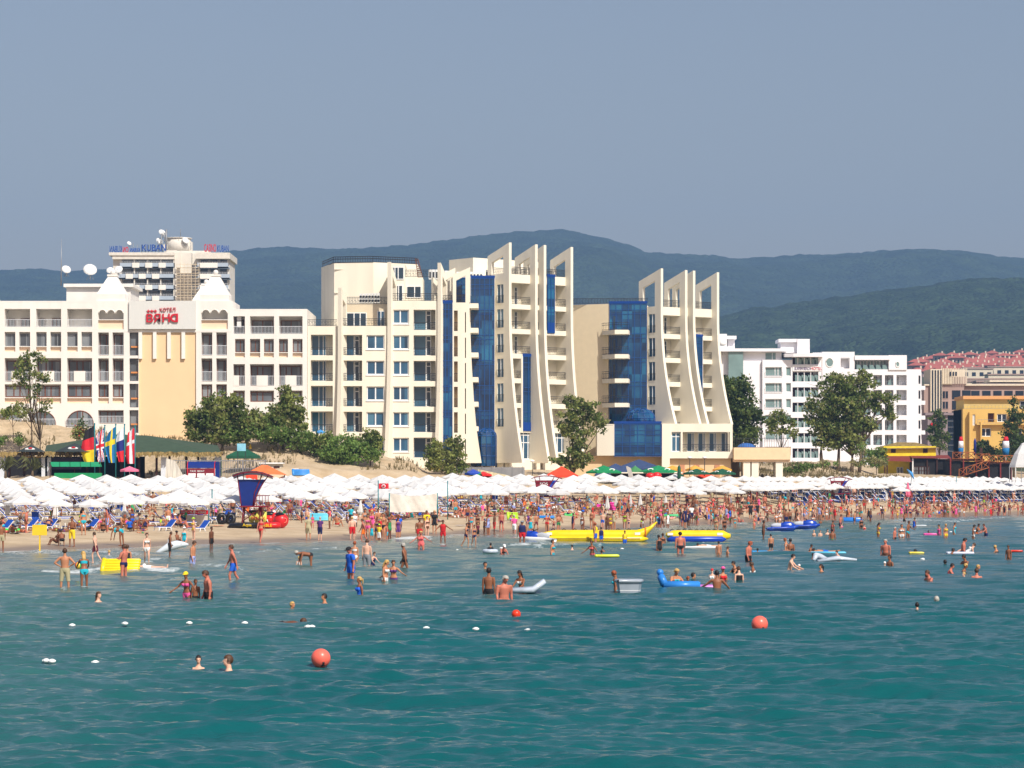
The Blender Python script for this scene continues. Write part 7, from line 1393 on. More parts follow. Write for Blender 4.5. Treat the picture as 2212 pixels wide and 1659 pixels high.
for i in range(4): q=MB(); q.tube([(-.6,-.35+.22*i,.05),(.3,-.35+.22*i,.08),(.75,-.35+.22*i,.42)],[.09,.12,.09],8); q.build("air_tube",M_CLR,o)
Xx,Y=W0(1059,1196); o=empty("clear_ring",(Xx,Y,.1)); tag(o,"clear grey ring around the child in a black shirt","float"); q=MB(); q.tube([(.36*math.cos(t_),.36*math.sin(t_),.05) for t_ in np.linspace(0,2*PI,17)],.13,8,cap=False); q.build("ring",M_CLR,o)
Xx,Y=W0(371,1194); o=empty("dolphin_float",(Xx,Y,.2)); tag(o,"white and grey dolphin-shaped inflatable in the shallows","float"); o.rotation_euler=(0,R(-12),R(10)); q=MB(); q.tube([(-1.1,0,-.05),(-.7,0,.05),(-.1,0,.2),(.4,0,.22),(.75,0,.16),(1.05,0,.08)],[.05,.14,.26,.26,.16,.06],12); q.build("body",mat("dolphin_vinyl",(214,222,228),.3,.04),o)
q=MB(); q.prism([(-.15,.42),(.12,.42),(-.1,.68)],1,-.03,.03); q.build("back_fin",M_CLR,o); q=MB(); q.prism([(-1.35,-.3),(-1.0,-.05),(-1.35,.3),(-1.15,0)],2,-.08,-.02); q.build("tail_fin",M_CLR,o); q=MB(); q.ball((.6,-.17,.22),(.05,.03,.05),8,5); q.ball((-.0,-.25,.25),(.14,.03,.06),8,5); q.build("black_marks",M_BLKV,o)
Xx,Y=W0(237,1256); o=empty("beach_ball",(Xx,Y+.1,Z(1267,Y)+.0)); o.location.z=Z(1222+45*.0+0,Y); tag(o,"multicoloured beach ball held by the woman in the pale bikini","ball")
for j,c in enumerate(((232,60,50),(244,200,60),(60,190,100),(232,60,50),(244,200,60),(60,190,100))):
    q=MB(); nu=3; vs=[]
    for a in range(nu+1):
        for b in range(9): t_=(j+a/nu)*PI/3; p=PI*b/8; vs.append((.16*math.sin(p)*math.cos(t_),.16*math.sin(p)*math.sin(t_),.16*math.cos(p)))
    q.add(vs,[(a*9+b,(a+1)*9+b,(a+1)*9+b+1,a*9+b+1) for a in range(nu) for b in range(8)],0,True); q.build("panel",mat("ball_%d"%(j%3),c,.35,.03),o)
o.location.x,o.location.z=X(169,Y),Z(1221.5,Y)
# ================= people =================
def V(*a): return Vector(a)
def loft(mb,pts,rr,side,n=10,mi=0):
    pts=[Vector(p) for p in pts]; vs=[]; side=Vector(side)
    for i,p in enumerate(pts):
        d=(pts[min(i+1,len(pts)-1)]-pts[max(i-1,0)]).normalized(); a=(side-d*side.dot(d)).normalized(); b=a.cross(d); ra,rb=rr[i]
        for k in range(n): t=2*PI*k/n; vs.append(p+a*math.cos(t)*ra+b*math.sin(t)*rb)
    mb.add(vs,[(i*n+k,i*n+(k+1)%n,(i+1)*n+(k+1)%n,(i+1)*n+k) for i in range(len(pts)-1) for k in range(n)]+[tuple(range(n))[::-1],tuple(range((len(pts)-1)*n,len(pts)*n))],mi,True)
A_DN=((.10,.02,-1),(.05,-.16,-1)); LG=((.05,0,-1),(0,.04,-1))
# pose: torso pitch (deg, forward +), (arm L),(arm R),(leg L),(leg R), head pitch, head turn
POSES={
 'stand':(2,A_DN,A_DN,LG,LG,0,0),
 'look':(4,A_DN,((.1,-.1,-1),(.0,-.35,-1)),LG,((.08,-.06,-1),(0,.08,-1)),22,15),
 'hips':(0,((.75,.25,-.75),(-.8,-.35,-.5)),((.75,.25,-.75),(-.8,-.35,-.5)),((.12,0,-1),(.04,.03,-1)),((.12,0,-1),(.04,.03,-1)),0,0),
 'walk':(5,((.12,.35,-1),(.05,.1,-1)),((.12,-.4,-1),(.02,-.6,-.9)),((.03,-.42,-1),(0,.1,-1)),((.03,.3,-1),(0,.62,-.85)),8,0),
 'reach':(14,((.2,-.8,-.55),(-.05,-1,-.15)),((.25,-.7,-.65),(-.05,-1,-.3)),LG,((.06,-.1,-1),(0,.05,-1)),14,0),
 'out':(6,((.8,-.35,-.6),(.75,-.6,-.35)),((.7,-.3,-.7),(.5,-.7,-.5)),((.12,-.1,-1),(.03,.1,-1)),((.12,.05,-1),(.03,.1,-1)),8,10),
 'cross':(-3,((.25,-.2,-.95),(-.95,-.5,.12)),((.25,-.2,-.95),(-.95,-.55,.05)),((.1,0,-1),(.03,.03,-1)),((.1,0,-1),(.03,.03,-1)),4,0),
 'bend':(82,((.05,-.35,-1),(0,-.15,-1)),((.05,-.2,-1),(0,-.2,-1)),((.06,-.05,-1),(0,.1,-1)),((.06,.12,-1),(0,.1,-1)),-10,0),
 'crouch':(38,((.15,-.6,-.7),(-.1,-.9,-.4)),((.15,-.6,-.7),(-.1,-.9,-.5)),((.25,-1,.05),(0,.25,-1)),((.25,-1,.05),(0,.25,-1)),10,0),
 'sit':(-12,((.25,.3,-.9),(.1,.25,-1)),((.15,-.45,-.8),(-.1,-1,-.1)),((.12,-.85,.55),(0,-.5,-.9)),((.12,-.9,.45),(0,-.5,-.9)),6,10),
 'recline':(-52,((.25,.1,-.75),(.05,-.8,-.45)),((.25,.1,-.75),(-.2,-.8,-.35)),((.08,-1,.10),(0,-1,-.12)),((.08,-1,.42),(0,-.85,-.5)),20,0),
 'lie':(-84,((.2,-1,-.15),(.0,-1,-.0)),((.5,.9,.1),(-.4,.9,.2)),((.07,-1,.03),(0,-1,-.03)),((.07,-1,.03),(0,-1,-.02)),4,0),
 'prone':(86,((.4,-1,-.12),(-.3,-1,-.1)),((.4,-1,-.12),(-.3,-1,-.1)),((.08,1,.02),(0,1,.06)),((.08,1,.02),(0,1,.12)),-38,0),
 'face':(0,((.5,-.3,-.8),(-.35,-.4,.95)),A_DN,LG,LG,4,-20),
}
BODY={}
def body(pose,fem):
    key=(pose,fem)
    if key in BODY: return BODY[key]
    tp,aL,aR,lL,lR,hp_,ht_=POSES[pose]; mb=MB(); bones=[]
    Rt=Matrix.Rotation(R(tp),3,'X'); P=V(0,0,.93)
    sw=.165 if fem else .195; hw=.165 if fem else .150; up=Rt@V(0,0,1)
    tz=lambda z,y=0: P+Rt@V(0,y,z)
    w_=.118 if fem else .145
    prof=[(-.10,.115,.09),(-.02,hw,.112),(.06,hw*.98,.11),(.16,w_,.092 if fem else .105),(.28,w_*1.14,.105 if fem else .115),(.38,sw*.92,.12 if fem else .118),(.455,sw*.93,.095),(.505,.09,.075),(.54,.062,.062),(.60,.056,.058)]
    loft(mb,[tz(z,0.0) for z,_,_ in prof],[(a,b) for _,a,b in prof],(1,0,0),14)
    if fem:
        for s_ in (-1,1): c=P+Rt@V(s_*.078,-.10,.345); mb.ball(c,(.068,.06,.066),10,7)
    bones.append(('torso',tz(-.06),tz(.5),.13))
    neck=tz(.60); Rh=Matrix.Rotation(R(ht_),3,'Z')@Matrix.Rotation(R(tp*.55+hp_),3,'X') if abs(tp)<60 else Matrix.Rotation(R(tp+hp_),3,'X')
    hc=neck+Rh@V(0,-.015,.10)
    mb.ball(hc+Rh@V(0,.012,.03),(.078,.098,.10),14,10,M=Rh); mb.ball(hc+Rh@V(0,-.018,-.035),(.058,.078,.088),12,8,M=Rh); loft(mb,[neck-Rh@V(0,0,.05),hc],[(.056,.058),(.052,.056)],(1,0,0),10)
    loft(mb,[hc+Rh@V(0,-.085,.03),hc+Rh@V(0,-.108,-.012),hc+Rh@V(0,-.092,-.022)],[(.011,.01),(.018,.016),(.014,.01)],(1,0,0),8)
    for s_ in (-1,1): mb.ball(hc+Rh@V(s_*.08,.015,0),(.014,.024,.034),8,6,M=Rh)
    bones.append(('head',neck,hc+Rh@V(0,0,.09),.09)); hands=[]
    for s_,(u_,f_),nm in ((1,aL,'armL'),(-1,aR,'armR')):
        sh=P+Rt@V(s_*sw,.0,.44); tm=Rt if abs(tp)<30 else Matrix.Identity(3); du=(V(u_[0]*s_,u_[1],u_[2])).normalized(); df=V(f_[0]*s_,f_[1],f_[2]).normalized()
        if abs(tp)<30: du=Rt@du; df=Rt@df
        el=sh+du*.285; wr=el+df*.25; k=.84 if fem else 1
        loft(mb,[P+Rt@V(s_*sw*.45,0,.43),sh+V(0,0,.0),sh.lerp(el,.25),sh.lerp(el,.7),el,el.lerp(wr,.3),el.lerp(wr,.85),wr],[(.06,.06),(.062*k,.06*k),(.056*k,.056*k),(.045*k,.047*k),(.039*k,.04*k),(.042*k,.04*k),(.029*k,.027*k),(.026*k,.022*k)],(0,0,1) if abs(du.z)<.6 else (0,1,0),10)
        # hand: palm, four bent fingers of different length and a thumb
        hd=df; sd=hd.cross(V(s_,0,0)); sd=sd.normalized() if sd.length>.1 else V(0,0,1); pn=sd.cross(hd).normalized(); pm=wr+hd*.09
        loft(mb,[wr-hd*.01,wr+hd*.04,pm],[(.026,.018),(.038,.016),(.036,.014)],sd,8)
        for i,(o_,ln) in enumerate(((-.029,.062),(-.010,.074),(.010,.070),(.029,.054))):
            b=pm+sd*o_; loft(mb,[b-hd*.015,b+hd*ln*.5+pn*.004,b+hd*ln+pn*.018],[(.0088,.0088),(.0088,.0088),(.007,.007)],sd,6)
        loft(mb,[wr+hd*.025-sd*.03,wr+hd*.055-sd*.055,wr+hd*.085-sd*.066],[(.012,.011),(.010,.010),(.008,.008)],sd,6)
        bones.append((nm,sh,wr,.045)); hands.append(pm)
    for s_,(t_,c_),nm in ((1,lL,'legL'),(-1,lR,'legR')):
        hj=P+V(s_*.088,0,-.03) if abs(tp)<60 else P+Rt@V(s_*.088,0,-.03); dt=V(t_[0]*s_,t_[1],t_[2]).normalized(); dc=V(c_[0]*s_,c_[1],c_[2]).normalized(); kn=hj+dt*.43; an=kn+dc*.41; k=1.05 if fem else 1
        sd_=(1,0,0)
        loft(mb,[hj-dt*.03,hj+dt*.06,hj.lerp(kn,.45),hj.lerp(kn,.85),kn,kn.lerp(an,.22),kn.lerp(an,.45),kn.lerp(an,.85),an],[(.088*k,.09*k),(.086*k,.09*k),(.07*k,.073*k),(.053,.055),(.051,.053),(.051,.055),(.047,.05),(.032,.035),(.031,.034)],sd_,12)
        fwd=V(0,-1,0) if dc.z<-.45 else (V(0,0,1) if pose in('lie','recline','sit') else V(0,.3,-1)).normalized()
        if pose=='prone': fwd=V(0,.9,.2).normalized()
        heel=an-fwd*.035+dc*.035; loft(mb,[an,an+dc*.045,an+dc*.05+fwd*.05,an+dc*.058+fwd*.13,an+dc*.062+fwd*.17],[(.03,.034),(.034,.045),(.038,.03),(.042,.02),(.036,.012)],(1,0,0),8); mb.ball(heel,(.03,.034,.034),8,6)
        bones.append((nm,hj,an,.06))
    # one continuous skin
    o=mb.build("tmp",[]); md=o.modifiers.new("r",'REMESH'); md.mode='VOXEL'; md.voxel_size=.0135; sm=o.modifiers.new("s",'SMOOTH'); sm.iterations=2; sm.factor=.4
    dg=bpy.context.evaluated_depsgraph_get(); me=bpy.data.meshes.new_from_object(o.evaluated_get(dg)); bpy.data.objects.remove(o)
    nv=len(me.vertices); co=np.zeros(nv*3); me.vertices.foreach_get("co",co); co=co.reshape(-1,3)
    zmin=co[:,2].min()
    if pose in('lie','prone','recline','sit','crouch'): pass
    co[:,2]-=zmin; me.vertices.foreach_set("co",co.ravel()); sh_=V(0,0,-zmin); me.polygons.foreach_set("use_smooth",[True]*len(me.polygons))
    bones=[(n_,a+sh_,b+sh_,r_) for n_,a,b,r_ in bones]; hc=hc+sh_
    # eyes and mouth: dark facets on the face
    fa=MB(); 
    for s_ in (-1,1): fa.ball(hc+Rh@V(s_*.032,-.088,.022),(.013,.008,.008),8,5)
    fa.ball(hc+Rh@V(0,-.092,-.055),(.024,.008,.006),8,4)
    bm=bmesh.new(); bm.from_mesh(me); bm.faces.ensure_lookup_table()
    for v in fa.v: bm.verts.new(v)
    bm.verts.ensure_lookup_table(); b0=nv
    for f in fa.f:
        try: nf=bm.faces.new([bm.verts[b0+i] for i in dict.fromkeys(f)]); nf.material_index=1
        except Exception: pass
    bm.to_mesh(me); bm.free(); me.materials.clear(); me.materials.append(SKINS['t']); me.materials.append(M_EYE); me.name="person_body"
    D={'me':me,'bones':bones,'hc':hc,'Rh':Rh,'Rt':Rt,'top':float(co[:,2].max()),'co':co,'nv':nv,'P':P+sh_,'hands':[h+sh_ for h in hands]}
    nf=len(me.polygons); ce=np.zeros(nf*3); me.polygons.foreach_get("center",ce); ce=ce.reshape(-1,3); D['ce']=ce
    best=np.full(nf,9.0); lab=np.zeros(nf,int); tt=np.zeros(nf)
    for i,(n_,a,b,r_) in enumerate(bones):
        a_=np.array(a);b_=np.array(b); ab=b_-a_; t=((ce-a_)@ab)/(ab@ab); tc_=np.clip(t,0,1); d=np.linalg.norm(ce-(a_+tc_[:,None]*ab),axis=1)-r_; m=d<best; best[m]=d[m]; lab[m]=i; tt[m]=t[m]
    D['lab']=lab; D['t']=tt; D['mi']=np.array([p.material_index for p in me.polygons]); BODY[key]=D; return D
SKINS={k:mat("skin_"+k,c,.5,.06,3.0,spec=.35) for k,c in {'p':(224,174,148),'t':(188,128,94),'b':(142,90,62),'r':(194,116,94),'d':(110,68,46)}.items()}
M_EYE=mat("face_mark",(60,36,30),.5); HAIRM={k:mat("hair_"+k,c,.6,.15,8) for k,c in {'k':(34,26,24),'n':(78,52,34),'y':(196,158,92),'o':(150,72,36),'g':(176,170,160)}.items()}
CLM={}
CL={'black':(30,30,34),'navy':(26,34,84),'blue':(30,96,208),'red':(206,34,40),'yellow':(240,206,40),'orange':(244,120,40),'pink':(236,90,156),'turq':(36,176,196),'white':(236,236,234),'khaki':(178,168,132),'green':(48,140,84),'purple':(96,52,120),'maroon':(104,30,50),'floral':(150,160,210),'brown':(110,70,50),'grey':(130,134,140),'coral':(240,110,110),'lime':(180,220,60)}
def cloth(c):
    if c not in CLM: CLM[c]=mat("cloth_"+c,CL[c],.8,.06 if c!='floral' else .6,14 if c=='floral' else 4)
    return CLM[c]
GARM={}
def garment(pose,fem,kind):
    key=(pose,fem,kind)
    if key in GARM: return GARM[key]
    D=body(pose,fem); lab,t,ce=D['lab'],D['t'],D['ce']; T_=lab==0; LGm=(lab==4)|(lab==5); AR=(lab==2)|(lab==3); of=.011
    if kind=='trunks': m=(T_&(t<.22))|(LGm&(t<.30)); of=.022
    elif kind=='long': m=(T_&(t<.22))|(LGm&(t<.52)); of=.028
    elif kind=='briefs': m=(T_&(t<.17))|(LGm&(t<.055))
    elif kind=='top': m=T_&(t>.60)&(t<.80)
    elif kind=='suit': m=(T_&(t<.86))|(LGm&(t<.03)); of=.012
    elif kind=='shirt': m=(T_&(t>.05)&(t<1.02))|(AR&(t<.30)); of=.02
    elif kind=='vest': m=T_&(t>.22)&(t<1.0); of=.05
    elif kind=='dress': m=(T_&(t<.9))|(LGm&(t<.33)); of=.025
    m&=D['mi']==0; me=D['me']; idx=np.nonzero(m)[0]; mp={}; vs=[]; fs=[]
    for i in idx:
        f=[]
        for v in me.polygons[i].vertices:
            if v not in mp: mp[v]=len(vs); vv=me.vertices[v]; vs.append(vv.co+vv.normal*of)
            f.append(mp[v])
        fs.append(f)
    g_=bpy.data.meshes.new("garment"); g_.from_pydata(vs,[],fs); g_.polygons.foreach_set("use_smooth",[True]*len(fs)); g_.materials.append(cloth('black')); GARM[key]=g_; return g_
def hair(pose,fem,kind):
    key=(pose,fem,'h'+kind)
    if key in GARM: return GARM[key]
    D=body(pose,fem); hc,Rh=D['hc'],D['Rh']; mb=MB()
    if kind in('short','long','pony','bun'):
        # cap cut from the skull, brow line kept free
        Mi=np.array(Rh.transposed()); loc=(D['ce']-np.array(hc))@Mi.T; x,y,z=loc[:,0],loc[:,1],loc[:,2]
        m=(D['lab']==1)&(D['mi']==0)&((z>.062)|((y>-.02)&(z>.0))|((y>.035)&(z>-.045)))&(z>-.12)
        me=D['me']; mp={}
        vs=[];fs=[]
        for i in np.nonzero(m)[0]:
            f=[]
            for v in me.polygons[i].vertices:
                if v not in mp: mp[v]=len(vs); vv=me.vertices[v]; vs.append(vv.co+vv.normal*(.015 if kind=='short' else .02))
                f.append(mp[v])
            fs.append(f)
        mb.add(vs,fs,0,True)
        if kind=='long': loft(mb,[hc+Rh@V(0,.05,.06),hc+Rh@V(0,.085,-.04),hc+Rh@V(0,.08,-.2),hc+Rh@V(0,.075,-.3)],[(.07,.04),(.088,.04),(.085,.03),(.05,.015)],(1,0,0),10)
        if kind=='pony': loft(mb,[hc+Rh@V(0,.09,.05),hc+Rh@V(0,.15,.03),hc+Rh@V(0,.16,-.1),hc+Rh@V(0,.14,-.2)],[(.025,.02),(.034,.03),(.03,.025),(.012,.01)],(1,0,0),8)
        if kind=='bun': mb.ball(hc+Rh@V(0,.09,.08),.045,8,6)
    elif kind=='cap':
        mb.ball(hc+Rh@V(0,.012,.045),(.098,.118,.1),14,6,v0=0,v1=.55,M=Rh); mb.ball(hc+Rh@V(0,-.12,.055),(.07,.07,.012),10,4,M=Rh)
    elif kind=='hat':
        mb.ball(hc+Rh@V(0,.01,.05),(.1,.12,.11),14,6,v0=0,v1=.5,M=Rh); mb.ball(hc+Rh@V(0,.01,.055),(.18,.2,.018),16,4,M=Rh)
    g_=bpy.data.meshes.new("hair"); g_.from_pydata([tuple(v) for v in mb.v],[],mb.f); g_.polygons.foreach_set("use_smooth",[True]*len(mb.f)); g_.materials.append(HAIRM['k']); GARM[key]=g_; return g_
def child(me,name,par,m):
    o=bpy.data.objects.new(name,me); COL.objects.link(o); o.parent=par; s=o.material_slots[0]; s.link='OBJECT'; s.material=m; return o
GNAME={'trunks':'swim_trunks','long':'shorts','briefs':'swim_briefs','top':'bikini_top','suit':'swimsuit','shirt':'t_shirt','vest':'life_vest','dress':'beach_dress'}
def person(loc,pose,fem,face,skin,hk,hcl,gs,lab,grp=None,sc=1.0,wide=1.0,tilt=0,name="person",kid=False):
    D=body(pose,fem); o=bpy.data.objects.new(name,D['me']); COL.objects.link(o); s=o.material_slots[0]; s.link='OBJECT'; s.material=SKINS[skin]
    o.location=loc; o.rotation_euler=(R(tilt),0,R(face)); o.scale=(sc*wide,sc*wide,sc); tag(o,lab,"person",grp)
    if hk: child(hair(pose,fem,hk),"hair" if hk not in('cap','hat') else hk,o,HAIRM[hcl] if hk not in('cap','hat') else cloth(hcl))
    for k,c in gs: child(garment(pose,fem,k),GNAME[k],o,cloth(c))
    return o
OUT={'tr':['trunks'],'br':['briefs'],'lo':['long'],'bi':['briefs','top'],'su':['suit'],'sh':['shirt','trunks'],'ve':['vest','trunks'],'dr':['dress'],'no':[],'sl':['shirt','long'],'be':['briefs']}
